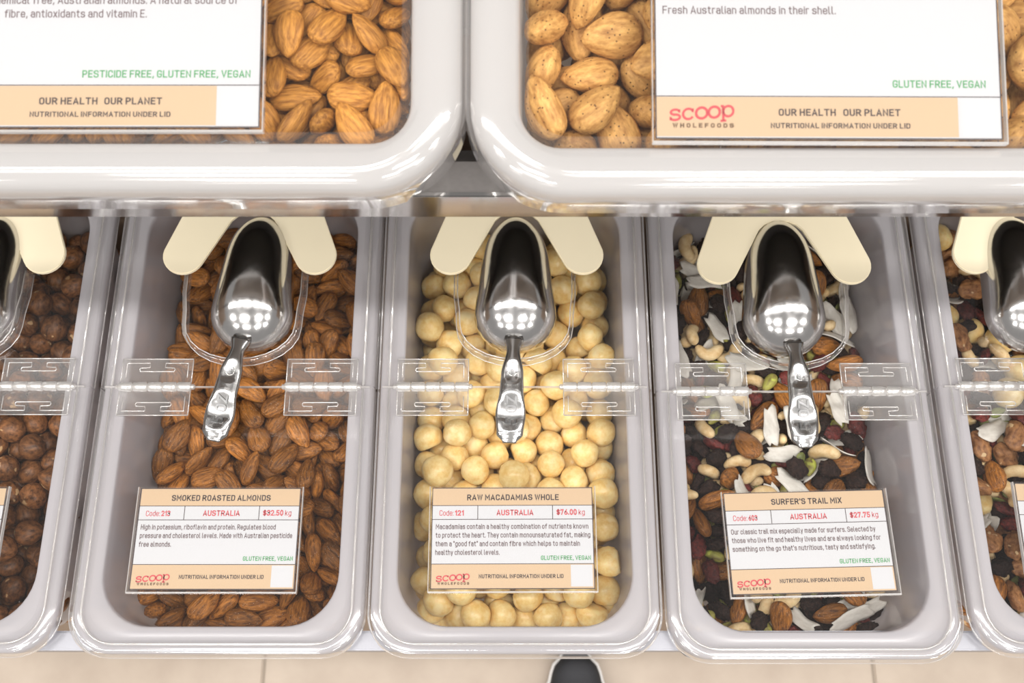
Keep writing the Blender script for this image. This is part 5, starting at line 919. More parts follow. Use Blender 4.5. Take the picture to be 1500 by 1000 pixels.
8,2,-560,2632,-823,49,41,66,-36,6,18,-91,2691,-749,72,7,-6,-68,5,1,-384,2984,-743,26,-35,89,-6,7,1,-62,3027,-611,94,-29,-8,6,7,0,271,2882,-803,38,50,-8,-76,8,17,-394,219,-706,31,1,-94,-5,8,0,-171,416,-788,4,-19,57,-78,5,3,124,452,-780,12,6,-97,-14,
6,18,293,240,-751,43,-18,-40,-78,6,3,-636,739,-713,44,-18,-72,-49,5,1,11,564,-706,6,89,-44,-3,12,2,-161,905,-797,64,-17,25,-69,7,2,-375,1075,-750,12,87,45,3,12,1,-184,1052,-706,63,-19,-2,74,6,3,156,1129,-740,15,-19,94,-19,6,19,-512,1398,-767,40,41,-68,-43,
5,16,-176,1327,-749,83,-13,7,-53,0,20,470,1425,-769,75,-19,-10,61,6,18,-412,1709,-792,26,46,-68,49,8,1,-194,1566,-771,7,17,17,96,5,16,578,1619,-742,37,-73,-53,17,5,19,-562,1931,-754,21,36,-90,-9,5,19,-52,1885,-713,3,12,21,-96,6,17,613,2040,-710,11,27,-28,-90,
6,3,-349,2138,-739,56,23,-21,-75,5,20,-31,2084,-712,5,29,-94,8,7,0,128,2189,-753,70,6,4,-69,8,16,395,2129,-720,15,92,-24,-23,0,16,-468,2416,-739,82,-14,7,-53,8,16,-218,2460,-660,42,51,-54,-50,0,16,-247,2599,-710,17,8,3,97,5,1,43,2675,-757,10,-44,88,9,
6,18,558,2549,-720,52,64,15,53,7,2,-646,2827,-711,29,67,-67,-6,7,1,-219,2933,-788,99,0,-5,7,6,0,242,3011,-760,14,-28,87,36,9,1,524,3024,-835,40,-26,87,2,8,18,-413,385,-803,0,51,46,-71,6,19,-76,348,-751,20,-40,86,-22,8,16,-5,444,-705,84,-48,23,-6,
7,16,513,316,-748,77,-37,-12,-49,0,17,-543,626,-739,69,-22,37,-56,6,0,-119,667,-761,26,23,-4,-93,8,2,212,553,-768,9,-31,39,85,6,18,-606,962,-733,25,33,61,66,6,0,-252,921,-715,80,22,14,52,12,0,-227,1154,-800,4,2,-96,25,0,17,296,1091,-678,47,13,29,81,
6,18,575,1231,-661,12,87,36,28,6,16,-71,1363,-695,7,23,96,-7,6,19,218,1501,-742,2,29,-26,91,0,18,-527,1729,-702,20,30,76,-53,6,0,-234,1661,-749,74,38,-17,52,6,18,154,1696,-692,26,-90,31,9,6,18,568,1730,-656,83,-19,-14,48,8,2,-649,1873,-677,11,-82,-54,7,
8,2,-270,1787,-716,35,-57,-66,32,6,3,151,1907,-734,48,-84,17,14,6,1,393,1831,-724,20,94,-18,-17,8,1,-566,2056,-819,34,17,-78,-47,8,2,22,2260,-685,17,-12,44,-86,6,16,5,2012,-641,24,95,-9,-8,6,17,495,2054,-673,8,7,-21,-96,6,17,-439,2272,-668,35,-26,66,-60,
8,17,-291,2290,-649,43,69,-56,-5,8,1,32,2518,-750,63,-64,39,-16,6,16,549,2291,-714,2,19,-97,-4,9,17,-258,2686,-723,46,47,52,-53,7,17,-302,2745,-730,26,42,-41,-75,5,17,475,2593,-703,76,-23,-56,21,7,0,-353,2842,-771,16,64,-74,9,8,1,196,2814,-819,10,72,-56,38,
9,0,572,2992,-768,37,62,-41,55,6,17,-592,316,-649,95,17,-16,-16,8,16,-141,245,-720,12,52,80,-22,12,17,97,390,-721,59,68,35,22,6,18,325,389,-719,39,-86,-21,23,10,18,-237,416,-672,52,33,23,74,6,2,-196,526,-764,13,79,-58,6,8,1,450,457,-752,54,12,-28,-78,
7,1,-598,1103,-743,89,27,28,21,6,3,-150,758,-690,68,-26,-41,53,5,18,586,491,-676,10,91,-20,33,8,0,-513,1214,-785,34,-74,52,-21,7,17,-168,1155,-727,25,-32,-75,50,8,2,175,1300,-706,44,-30,32,77,6,18,322,1465,-723,49,-75,19,37,5,20,-409,1398,-754,43,74,49,-10,
12,18,-111,1217,-704,8,97,10,15,6,18,185,1404,-695,12,-97,17,0,7,17,631,1553,-693,11,-46,86,-10,6,16,-541,1575,-733,73,50,-38,-25,6,18,-158,1610,-698,93,-4,-1,34,6,16,362,1565,-725,10,19,28,-92,5,19,492,1697,-740,87,12,21,-41,0,20,-559,1853,-606,57,46,-64,-15,
6,18,-179,1818,-688,81,8,5,56,7,18,62,1790,-694,54,8,-10,-82,0,20,581,1927,-646,14,-39,-18,88,6,17,-558,2117,-715,28,52,-24,-76,6,16,-200,2240,-688,5,-26,92,26,12,1,146,2077,-733,30,92,-19,-10,0,17,469,2192,-655,95,18,20,2,6,1,-115,2429,-672,20,-88,-40,4,
6,2,469,2417,-724,69,18,0,-68,6,19,-474,2693,-754,9,10,98,3,6,1,37,2807,-684,93,11,-7,30,10,0,88,2585,-721,12,-81,52,18,8,2,518,2623,-798,28,-43,-79,30,9,0,-373,2954,-864,65,38,63,-10,10,2,-118,2859,-722,9,-93,33,-3,6,1,365,2988,-720,37,-3,32,-86,
6,16,-491,456,-740,2,43,76,47,0,17,-46,278,-616,45,-53,70,-2,7,17,238,456,-712,17,71,32,59,6,18,523,221,-649,64,-57,-43,-23,0,18,-374,598,-689,32,91,-5,20,6,2,-154,616,-702,20,-93,27,-3,5,2,397,588,-705,72,65,-14,-14,9,0,-421,967,-845,38,-53,53,52,
6,19,-521,817,-705,16,-45,-86,10,0,2,585,913,-663,94,-7,-3,-30,5,19,-421,1158,-734,7,-28,94,5,10,18,-14,1071,-703,81,23,1,-52,6,0,152,1049,-678,84,27,1,-46,7,0,386,1175,-708,49,-27,-16,80,12,16,-300,1391,-709,73,67,4,-8,10,17,-38,1526,-701,32,21,-20,-89,
7,16,62,1376,-666,35,2,-4,93,8,2,561,1328,-747,46,41,23,-74,5,20,-463,1593,-652,62,-9,48,60,0,21,-44,1670,-626,37,-7,30,-87,6,19,116,1595,-696,65,-59,46,-7,10,17,519,1522,-665,26,10,95,-1,10,18,-412,1783,-649,85,-22,13,44,6,16,-33,1807,-662,28,23,8,-92,
10,16,160,1873,-686,28,9,-17,93,10,18,643,1297,-589,67,-33,26,-60,10,17,-423,2126,-662,23,-87,-40,-5,5,16,-214,2005,-672,2,-37,91,-10,10,18,164,2052,-679,6,9,25,95,7,18,656,2131,-636,50,28,-80,-10,5,18,-558,2293,-668,63,-30,5,-70,10,1,125,2478,-757,96,14,15,13,
10,2,247,2340,-676,91,7,-1,-39,10,19,542,2399,-651,78,22,-4,-57,6,19,-195,2732,-695,17,52,52,64,8,1,272,2481,-719,61,28,18,70,6,19,526,2760,-722,40,78,45,7,10,3,-429,2826,-697,11,-90,33,-24,10,1,-84,2907,-668,3,-91,-37,-9,6,19,-377,450,-666,41,44,29,73,
5,20,-138,400,-684,68,27,-19,-64,6,18,177,221,-670,50,-55,-49,-42,6,16,347,500,-683,27,90,-28,-10,7,17,-631,825,-631,83,22,21,45,5,18,-191,495,-612,65,38,42,48,10,2,107,578,-684,22,-12,-3,-96,8,18,-434,918,-773,25,87,36,17,0,0,-263,943,-612,19,25,-91,-22,
6,0,628,786,-582,7,-34,81,-45,8,0,-369,1100,-679,34,1,-7,-93,10,16,-224,1145,-639,89,-2,26,-34,8,17,84,1145,-692,22,-43,85,-17,0,18,632,1070,-613,20,63,-72,-20,7,17,-395,1471,-674,73,60,-19,-22,5,17,-128,1263,-633,91,-30,-26,6,9,0,116,1447,-726,53,-63,-43,33,
0,21,478,1315,-649,2,-95,-7,-27,6,17,-325,1526,-566,34,22,20,-88,10,18,-273,1704,-681,15,-21,-13,95,10,1,190,1611,-663,70,24,15,64,8,18,479,1620,-707,26,-20,92,19,6,19,-362,1923,-639,93,5,9,32,5,19,-103,1936,-665,24,-4,81,52,10,16,282,1876,-633,2,39,-89,-17,
7,16,442,1925,-696,85,-4,14,-49,8,18,-344,2045,-657,8,29,93,-15,6,17,-96,2164,-663,16,94,12,23,9,0,179,2277,-765,39,-90,16,4,0,17,553,2033,-554,7,-10,79,58,6,16,-316,2420,-678,16,-31,-92,-11,7,1,-33,2353,-671,21,-73,-62,-8,6,2,81,2364,-621,9,-48,58,64,
10,17,538,2247,-569,4,-27,-87,39,10,18,-429,2619,-715,86,26,-11,-40,10,3,122,2942,-613,18,-17,8,96,6,1,358,2655,-685,10,96,-22,-5,0,2,351,2817,-685,1,27,94,15,5,18,-511,2911,-677,32,26,-10,-89,6,1,-190,3006,-685,23,-94,22,3,6,18,-427,338,-705,36,11,84,37,
6,18,-188,266,-628,31,21,-91,-11,12,0,163,470,-720,20,-68,-66,23,8,18,-449,700,-677,15,9,71,67,10,3,-173,647,-599,52,84,1,-5,12,0,-533,871,-773,50,-63,-47,32,6,0,-190,858,-690,35,23,-77,-46,6,1,521,846,-563,40,88,-3,-22,6,16,-533,1189,-685,47,-24,46,-70,
10,18,120,1179,-638,27,1,8,95,10,3,511,1043,-544,32,32,83,-31,9,16,-473,1275,-737,9,41,88,16,6,19,-227,1452,-674,13,-92,-21,25,10,18,72,1385,-594,12,-10,-96,-16,10,18,287,1318,-671,38,85,23,23,8,16,-393,1661,-639,15,-42,52,-71,5,16,-228,1779,-603,97,16,-5,-8,
12,16,98,1670,-615,57,78,16,12,7,16,597,1614,-601,16,58,77,14,10,17,-638,1767,-580,56,60,50,-23,10,17,-222,1959,-597,1,52,-84,-9,0,19,115,1806,-598,1,53,83,-13,5,19,476,1809,-659,3,25,-96,1,6,18,-471,2029,-679,23,-64,67,26,5,16,-241,2143,-648,33,7,12,-92,
7,16,398,2069,-634,87,4,-45,10,6,17,-158,2295,-571,48,9,16,-85,6,3,-17,2553,-613,20,12,26,93,6,0,299,2306,-607,4,-83,53,0,9,17,589,2513,-682,79,26,54,-8,10,16,-570,2589,-722,85,-5,-13,48,7,18,-185,2587,-633,19,68,-69,5,5,4,23,2763,-611,6,-44,85,25,
6,16,531,2837,-665,45,-34,7,81,10,16,-537,2971,-691,60,-76,-14,18,6,2,-315,2886,-691,16,77,56,-21,10,19,485,2948,-664,6,20,53,81,5,16,-307,214,-656,76,54,27,-20,10,16,103,275,-627,87,-23,-19,-37,6,18,173,379,-654,25,96,1,-5,10,16,452,359,-696,12,1,22,-96,
10,16,-564,389,-715,71,2,29,-62,8,18,165,496,-632,8,39,86,30,6,19,-492,1033,-708,84,9,-6,-51,0,0,-128,866,-597,97,5,14,-11,6,19,-459,1152,-647,90,32,15,21,6,17,537,1189,-583,5,-42,4,90,9,0,205,1243,-758,92,14,26,19,6,18,323,1221,-655,71,-41,-4,55,
6,16,-494,1443,-668,39,84,-33,-11,5,17,-105,1461,-635,8,-67,72,-6,6,16,147,1289,-593,86,15,3,-46,10,17,448,1427,-627,74,-60,17,-19,8,16,-343,1559,-643,12,10,27,-94,12,17,-306,1648,-635,3,9,-97,-16,10,0,262,1616,-622,20,65,-61,-39,7,17,449,1548,-621,96,-1,20,15,
10,19,-622,2086,-567,9,-81,48,-29,5,19,-508,2279,-597,75,9,36,53,7,18,165,1944,-601,9,-98,3,12,10,17,491,1811,-583,2,-63,76,3,7,16,-476,1919,-658,68,-2,69,-19,9,0,91,2221,-636,4,-13,25,95,10,16,189,2088,-657,95,-24,12,-1,6,18,572,2132,-632,85,-17,46,9,
6,17,-620,2520,-667,69,2,-2,-71,10,17,-180,2414,-626,74,9,6,-64,5,3,258,2539,-637,38,-11,-41,-81,6,0,332,2756,-616,24,29,5,-91,0,17,-453,2560,-649,4,-72,-67,-8,12,16,-112,2676,-668,56,73,37,-5,6,18,456,2729,-629,5,-53,79,25,5,20,-516,2962,-574,7,72,-66,-11,
6,3,-205,2877,-661,26,-49,-30,77,0,18,409,2639,-578,24,-63,70,19,12,2,-640,578,-742,88,4,7,45,12,2,-83,516,-676,24,-35,8,89,0,16,284,309,-618,6,7,-92,-35,10,17,544,347,-664,90,20,-7,35,7,17,-486,596,-637,56,-17,-8,79,0,19,435,464,-613,4,43,88,-12,
6,17,-375,963,-699,86,10,20,-43,6,17,-430,777,-640,20,33,-74,53,0,21,-427,1066,-586,80,55,5,17,0,17,-195,1448,-570,19,46,85,-3,9,1,-107,1123,-670,31,-76,56,-3,0,17,370,1108,-586,37,-17,25,-87,5,19,-450,1271,-653,64,67,14,-33,5,16,-246,1341,-647,13,1,-83,-53,
10,19,170,1579,-553,25,-85,44,4,5,18,348,1397,-606,28,-10,81,49,5,17,-632,1123,-600,39,66,-54,32,10,18,-6,1589,-590,57,16,-2,79,6,18,363,1627,-635,6,48,-86,-7,12,18,413,1682,-693,28,-74,60,3,10,19,-140,2065,-595,18,3,12,96,7,17,-105,1814,-620,79,14,-22,-54,
0,17,336,1812,-598,68,16,17,-68,10,17,474,1719,-586,47,3,-10,86,5,16,-406,2146,-606,1,-3,17,-98,10,17,-332,2325,-616,43,-6,7,89,8,2,194,2207,-691,55,55,61,7,0,16,-516,2439,-608,46,-69,54,8,6,0,-93,2911,-623,13,14,93,26,8,2,137,2290,-672,8,-75,-61,-18,
12,18,487,2346,-606,2,-22,92,29,10,18,-393,2694,-589,7,98,-14,-2,0,4,179,2707,-607,11,6,96,18,10,0,77,2625,-690,67,-2,6,-73,10,16,655,2625,-654,71,-10,18,-65,10,18,-448,2771,-641,14,4,-9,98,6,17,-97,2781,-654,69,32,14,-62,6,2,213,2823,-634,30,15,10,-92,
0,20,388,2909,-623,87,-40,18,-20,8,18,-520,271,-703,18,-51,83,-2,5,16,21,419,-628,34,9,6,-92,10,19,405,287,-602,11,-7,33,-93,7,16,-560,746,-632,11,62,-75,-14,5,16,-301,746,-635,14,-22,93,-24,6,2,533,585,-634,26,-92,-27,1,6,18,-407,862,-661,65,70,-20,17,
6,19,-418,951,-605,82,54,2,-12,0,20,-534,920,-624,15,-59,-55,56,5,20,-101,1095,-608,2,11,-98,-7,8,18,249,1303,-627,60,17,-47,-62,10,3,442,560,-574,86,3,-5,-49,6,16,-396,1368,-631,26,-93,-7,18,9,16,184,1349,-628,56,1,26,-77,6,17,370,1277,-583,12,9,6,98,
9,1,-476,1622,-757,94,-20,-15,-20,10,18,-307,1745,-576,44,0,-14,88,5,18,289,1635,-560,36,60,-65,-27,6,17,556,1473,-589,12,93,-32,-1,12,1,-422,1882,-734,39,-58,7,-69,8,18,-436,1839,-593,46,-86,11,12,8,16,7,1904,-584,42,7,0,-89,9,1,493,1967,-758,34,59,-57,-45,
10,17,-638,2610,-633,74,8,-24,-61,12,17,-104,2278,-660,38,68,-34,-50,8,1,75,2189,-689,22,-15,51,81,9,17,323,2078,-720,24,-36,-89,-7,6,16,-300,2531,-622,11,59,78,-6,8,0,44,2435,-649,52,73,3,-42,6,3,109,2594,-614,11,-90,37,-10,10,18,640,2435,-587,9,63,-76,-8,
7,18,-633,2856,-647,85,-17,13,46,
],
'b5': [
3,6,-399,316,-849,31,88,-25,20,0,0,-253,1010,-902,94,-4,13,-29,11,0,33,2257,-887,89,28,-3,34,7,0,20,267,-882,54,-38,64,-36,0,4,645,1338,-830,21,69,19,65,11,2,606,2258,-878,12,-87,39,-26,6,0,660,2559,-813,68,26,-59,-30,7,0,654,2725,-882,47,-55,-18,65,
11,16,-571,279,-869,61,-67,16,-36,6,2,-119,526,-912,3,-45,88,2,10,3,291,285,-874,83,-25,-20,-44,7,1,-9,561,-824,91,-9,3,38,7,0,-75,2195,-835,50,-22,80,-20,6,0,289,3033,-782,40,42,58,-55,12,2,-650,400,-919,5,-54,83,10,11,2,87,2021,-831,95,-21,4,-19,
6,3,642,2057,-883,45,-41,-5,78,11,0,-497,2964,-901,35,3,12,-92,11,0,-366,3003,-804,8,-12,45,-87,11,0,129,325,-838,11,81,-50,24,3,4,-92,989,-846,29,-15,18,92,11,1,-495,1452,-888,6,95,21,-19,11,1,-628,1313,-578,54,-31,-41,-65,6,0,-84,1874,-865,57,-4,21,78,
11,2,-615,2923,-805,63,-60,-32,36,3,3,-169,285,-767,24,33,83,-36,3,0,36,272,-716,5,-46,85,-20,6,1,-121,682,-899,23,-80,-53,4,5,4,-282,1011,-806,11,97,14,-13,5,0,313,1454,-769,1,10,45,88,0,1,654,1554,-689,72,6,-65,-18,11,0,-101,1992,-845,81,-44,-20,-29,
6,3,-55,2527,-794,14,14,-97,8,11,0,648,2221,-726,24,-58,48,-60,12,1,-48,316,-846,20,24,93,-10,11,0,-257,648,-836,2,98,-10,2,6,0,373,1946,-842,92,25,25,4,6,2,-323,2437,-819,38,-3,-34,-85,6,2,-503,3032,-712,60,-64,-28,-35,0,19,-638,332,-707,61,-22,69,30,
5,16,-365,474,-693,81,31,14,46,5,0,627,489,-697,31,30,88,16,11,18,-227,1063,-734,7,95,-26,-9,11,2,-213,1374,-775,9,88,-43,-11,10,0,668,1299,-677,20,-51,-13,81,11,0,-422,1651,-806,94,6,9,-29,0,5,-217,1618,-836,28,8,38,87,5,3,-37,1635,-800,14,10,96,17,
6,0,-499,1922,-816,19,-14,-5,-96,11,16,-303,1946,-772,2,-89,-44,4,0,4,-126,2280,-883,32,-84,-41,6,6,0,-349,2551,-834,22,34,-86,-29,11,2,145,3018,-704,26,-46,-55,-63,6,0,-137,452,-770,96,-12,13,15,6,2,205,219,-718,70,69,-1,8,12,0,-308,766,-817,36,32,63,59,
11,17,-215,821,-811,80,-7,11,-57,9,0,-12,1231,-785,50,80,5,28,6,2,-514,1349,-823,26,-83,41,24,6,3,634,1218,-776,69,53,-16,-45,6,1,-399,1491,-821,94,17,-3,-24,6,0,-197,1754,-816,97,13,-9,-13,0,5,-12,1858,-776,18,4,-17,-96,3,19,-288,2306,-710,39,-90,6,-14,
6,3,542,2255,-782,49,-67,2,-55,11,1,-505,2920,-735,64,25,50,-51,11,2,361,2950,-741,3,-64,18,73,6,2,459,2770,-901,24,91,-29,-8,6,3,-406,483,-782,33,3,-48,80,6,0,-14,391,-769,92,31,-2,22,11,2,304,324,-771,10,-72,63,-25,6,1,428,323,-814,13,85,44,-22,
10,1,-63,581,-792,24,-7,0,96,9,0,-452,843,-835,9,-7,96,-19,7,1,-579,1172,-663,4,57,-56,-58,12,0,132,1525,-847,2,30,87,-37,3,3,-600,1489,-674,54,65,18,-49,6,0,248,1708,-766,20,-28,29,88,6,1,-186,1829,-743,16,69,62,-32,6,1,143,1773,-757,5,-16,97,-4,
10,19,-282,2057,-708,8,3,95,-27,6,19,2,2145,-804,22,-56,16,77,11,17,-166,2131,-806,57,-54,-53,28,3,3,577,2394,-718,16,-6,97,-8,10,3,670,2666,-701,77,-24,-53,24,6,18,-270,394,-773,1,-46,46,-74,5,0,644,349,-724,79,-21,-52,-20,6,2,-457,928,-829,4,39,-89,20,
7,0,-240,687,-746,90,-32,-17,17,6,0,-372,1356,-798,5,-51,84,8,6,0,-63,1264,-756,10,95,6,25,11,2,201,1211,-748,82,-8,-25,-49,11,0,-641,2006,-543,52,-21,79,-22,0,1,177,1584,-771,5,-91,34,19,6,2,444,1733,-799,21,66,65,28,11,2,237,2013,-764,10,98,-4,-2,
6,0,651,2049,-520,24,-75,-60,9,9,0,-82,2089,-864,17,-94,12,-22,6,1,-178,2385,-811,0,-9,-98,-6,0,2,-456,2637,-791,1,95,25,-10,7,2,-259,2577,-803,59,-18,30,-71,10,0,545,2638,-830,18,83,49,14,9,0,-85,371,-715,93,-20,-3,-28,6,17,-235,561,-770,60,8,-4,79,
10,19,-394,834,-764,29,32,1,-89,6,0,-455,1253,-783,75,-62,7,-16,7,2,-54,1386,-752,9,96,-14,20,6,2,153,1464,-723,96,2,-6,-22,10,0,-329,1739,-723,23,-76,59,-8,10,0,-192,1700,-789,15,-9,-28,93,6,1,2,1619,-688,14,7,88,-43,7,0,287,1753,-688,95,-25,-14,5,
11,1,328,1838,-767,6,-2,98,-15,7,17,-84,2076,-760,66,-2,-5,-74,3,19,10,1993,-655,58,-67,-44,-10,11,0,573,2128,-630,34,18,91,-1,6,3,-504,2366,-791,35,3,3,-93,6,19,-97,2296,-759,23,12,96,-2,6,0,632,2769,-751,74,-32,-54,18,7,1,-217,2900,-785,94,16,1,-28,
10,2,-179,312,-634,5,23,-93,25,0,5,183,382,-720,58,-2,21,77,11,17,-180,585,-689,1,18,-4,97,6,3,-615,947,-698,5,4,2,-99,12,0,-347,903,-787,9,55,81,-13,11,1,-425,1167,-699,6,-28,-63,-71,7,1,631,1188,-688,23,-90,30,-17,9,0,-248,1363,-696,61,-21,-36,66,
7,0,-279,1536,-712,11,81,-51,-23,11,0,137,1309,-696,0,-24,93,-22,6,3,-350,1556,-754,94,5,30,-6,10,2,-92,1516,-759,98,9,-10,8,0,3,403,1567,-771,18,8,3,97,11,0,-509,1788,-743,40,88,20,0,6,1,-188,1949,-733,92,8,25,25,5,3,147,1891,-720,50,21,69,44,
0,3,-646,2158,-583,79,-1,-59,-5,11,16,68,2197,-662,63,20,4,-74,12,1,140,2095,-721,3,3,93,35,7,2,582,2060,-733,2,82,28,48,11,18,-288,2487,-726,6,22,1,96,7,0,304,2726,-677,37,0,-71,58,0,0,-286,2762,-772,59,14,-3,-78,6,1,545,2555,-757,18,49,-3,-84,
0,0,254,2909,-784,19,73,35,54,3,5,-531,416,-735,74,49,-44,-7,9,1,-68,498,-739,88,0,-5,-45,6,1,98,330,-612,57,-4,27,76,11,1,-610,460,-611,2,36,-6,-92,6,17,-276,946,-715,8,-30,-88,-33,11,16,-237,1226,-704,23,-92,-17,24,7,2,329,1142,-757,13,82,-54,7,
6,0,-465,1458,-767,19,-1,94,24,5,18,-162,1413,-704,25,81,-49,-14,10,3,86,1377,-674,24,-18,21,92,9,0,-204,1629,-760,14,-13,24,94,6,0,270,1637,-682,60,31,29,-66,5,0,584,1694,-718,65,-70,0,-25,6,1,-35,1835,-678,15,98,0,4,6,1,264,1878,-698,50,-20,11,82,
11,0,653,1969,-673,68,-17,64,-28,6,16,-351,1948,-687,17,25,2,-94,3,23,-114,2205,-629,59,11,-65,45,5,3,-23,1738,-737,15,96,-11,-15,10,2,412,2059,-707,63,-25,-6,72,6,3,-611,2293,-649,14,-47,-81,29,10,3,377,2673,-798,75,-5,10,-64,0,19,-359,2644,-719,23,-81,-52,8,
7,1,490,2665,-782,78,28,36,40,7,1,-506,2732,-722,14,-10,12,-97,11,0,316,2815,-657,46,85,-12,-20,0,1,527,2887,-776,35,-91,14,-6,7,2,53,460,-695,66,9,14,72,11,1,-459,705,-734,9,-98,-4,-2,9,16,-296,1031,-661,27,7,-53,79,10,0,133,1156,-694,7,9,-11,-98,
10,3,503,1133,-743,20,2,17,95,12,2,-557,1317,-749,12,75,-61,-18,9,1,-191,1563,-727,18,-87,42,-9,11,18,-93,1476,-660,73,-21,-3,-63,12,0,269,1364,-703,52,39,-72,-20,11,18,-373,1685,-694,19,-96,-7,-11,9,0,-248,1682,-758,16,-97,3,-14,7,1,147,1570,-677,98,3,6,10,
12,0,389,1691,-752,50,58,-58,-24,11,17,-308,1854,-619,24,-76,59,5,7,2,274,1983,-671,3,34,-91,17,7,0,404,1915,-715,33,-9,18,91,0,2,232,2161,-679,3,-79,58,15,10,2,472,2236,-643,9,95,9,24,7,2,-626,2517,-674,45,5,-29,83,6,19,-129,2408,-730,8,-13,97,-15,
11,1,406,2481,-704,25,-11,-41,-86,3,19,-499,2976,-523,7,-31,-84,42,12,1,241,2794,-735,29,-14,35,87,12,1,570,2662,-782,8,-94,-22,20,10,2,-40,291,-604,69,-57,-15,39,10,2,230,347,-613,31,72,-60,4,11,1,524,366,-713,7,24,-33,-90,0,2,-630,623,-666,17,68,40,-57,
6,18,-264,772,-709,18,-5,60,-77,12,1,-427,945,-769,13,24,-94,14,11,16,-276,721,-576,21,44,-86,6,0,2,-564,1022,-583,58,37,71,11,6,2,651,1075,-623,69,45,27,48,9,0,-323,1366,-713,68,-62,-30,22,7,1,122,1466,-630,36,89,-10,-21,7,1,-516,1591,-750,90,16,0,-37,
7,18,-162,1671,-708,45,4,1,88,5,2,114,1729,-684,32,-8,8,93,11,2,310,1549,-663,22,-10,48,-83,6,2,-583,2048,-649,64,18,-46,57,10,1,285,1767,-630,50,-1,6,85,6,1,-563,2169,-701,81,18,30,46,6,19,-306,2155,-688,47,87,2,-2,6,1,341,2176,-623,3,89,-42,-12,
12,2,579,2010,-586,4,33,-60,-71,3,21,-484,2395,-645,41,6,11,-89,10,2,371,2343,-650,73,17,4,-65,6,1,567,2682,-675,66,7,50,-53,12,1,-681,2847,-706,58,-34,-56,47,0,0,-188,2910,-705,1,83,51,-16,12,1,-357,402,-789,33,-62,51,47,6,2,-67,445,-667,43,9,41,78,
6,2,326,425,-698,10,94,16,-26,5,4,405,214,-641,78,56,-20,12,0,4,-470,568,-701,51,84,-4,7,6,16,-307,663,-682,31,-21,83,-39,3,20,-434,1022,-664,68,-6,46,55,11,0,-102,1023,-668,21,-10,17,-95,9,0,270,1255,-682,21,95,-10,13,6,0,453,1107,-657,6,-98,14,-7,
7,2,-323,1297,-729,41,-18,75,-47,11,18,-226,1338,-596,93,3,23,-27,10,1,357,1461,-652,50,-80,19,24,0,1,-580,1663,-624,16,-63,2,74,10,18,-159,1658,-644,4,-98,-10,3,6,16,-20,1720,-596,15,52,82,-11,9,0,342,1695,-742,40,54,66,31,7,1,-468,1875,-716,77,-36,18,47,
12,2,-92,1926,-720,16,40,42,79,6,1,101,1847,-620,5,-48,-78,-37,6,1,-433,2257,-740,16,44,58,65,7,0,312,2054,-634,20,50,-78,28,7,16,-325,2432,-620,65,-4,-18,-73,6,1,287,2570,-668,14,-89,-41,-7,7,2,289,2312,-606,73,18,-35,54,7,0,-512,2547,-703,29,1,6,94,
11,17,-211,2647,-696,83,23,9,-47,9,0,552,2751,-762,84,15,8,49,11,16,-367,2904,-719,0,38,-85,-33,7,0,180,2841,-735,24,39,-44,-76,9,1,447,2954,-711,14,71,65,18,9,17,-249,486,-731,5,38,-88,-24,6,2,456,302,-635,3,-7,-28,95,11,16,-306,390,-621,16,-72,-46,48,
11,16,-416,777,-637,58,-30,5,74,6,19,-136,1213,-670,73,52,34,26,9,0,143,1200,-654,2,12,-13,-97,12,0,314,1241,-705,93,-5,-30,14,6,0,-475,1358,-710,27,-32,-89,-7,10,1,-81,1433,-554,3,90,-41,8,11,2,610,1425,-648,87,9,-46,-1,6,2,-372,1418,-699,8,-40,19,-88,
9,17,-214,1663,-627,3,-97,-21,-1,6,3,194,1613,-608,6,-98,12,-7,3,23,-159,1780,-540,90,10,26,-32,3,2,362,1942,-551,67,-51,2,52,0,0,555,1831,-673,18,68,69,4,11,18,-443,2081,-707,11,63,-73,19,5,20,-353,2065,-608,9,90,-6,-39,10,17,-466,2545,-647,92,-35,7,-6,
7,17,-210,2406,-648,41,23,47,74,11,1,234,2420,-644,23,-55,79,-6,11,2,605,2407,-570,16,88,42,-2,11,18,-370,2792,-650,95,-3,15,25,9,1,-398,2700,-748,20,28,-91,-19,6,16,-344,301,-705,25,-84,46,-1,12,1,-43,535,-704,25,85,-26,-35,11,0,-618,866,-608,14,-91,11,36,
7,2,-169,875,-675,32,-22,91,2,6,3,519,289,-540,1,95,24,14,12,16,-323,1099,-661,69,30,-11,-63,7,2,-98,1141,-711,2,26,-81,51,6,1,75,1086,-635,1,-3,-21,97,9,1,-393,1311,-737,25,43,-80,-30,7,16,-300,1453,-646,58,-61,41,-33,10,2,42,1360,-622,62,-4,-28,72,
0,3,608,1567,-546,17,69,69,7,9,1,-514,1652,-699,3,-65,-74,9,12,2,-251,1513,-648,43,-60,-66,3,9,1,16,1535,-678,12,-19,-35,90,6,3,476,1621,-698,3,77,-59,21,9,1,-446,1937,-684,41,-25,-4,86,7,18,-461,1773,-633,30,10,11,-93,6,2,199,1786,-562,9,-35,92,0,
6,1,668,1728,-613,18,-73,-18,62,7,17,-481,2121,-632,7,2,23,96,6,17,-433,1927,-605,68,-22,-35,59,0,3,219,2116,-586,22,-32,87,28,7,1,526,1980,-643,4,-44,-87,15,7,1,-393,2192,-621,63,-35,-10,-67,6,19,-200,2530,-667,94,18,18,-18,7,0,668,2526,-655,35,51,48,61,
12,0,-506,2655,-702,5,-3,97,19,9,1,385,2564,-732,11,-17,79,-56,10,0,-559,2857,-681,93,32,9,-5,0,5,495,2839,-690,9,10,93,31,9,0,-133,470,-717,80,-25,-5,-53,11,0,267,359,-569,72,-31,2,-60,5,0,453,449,-661,24,-13,13,94,12,0,212,462,-648,12,13,7,97,
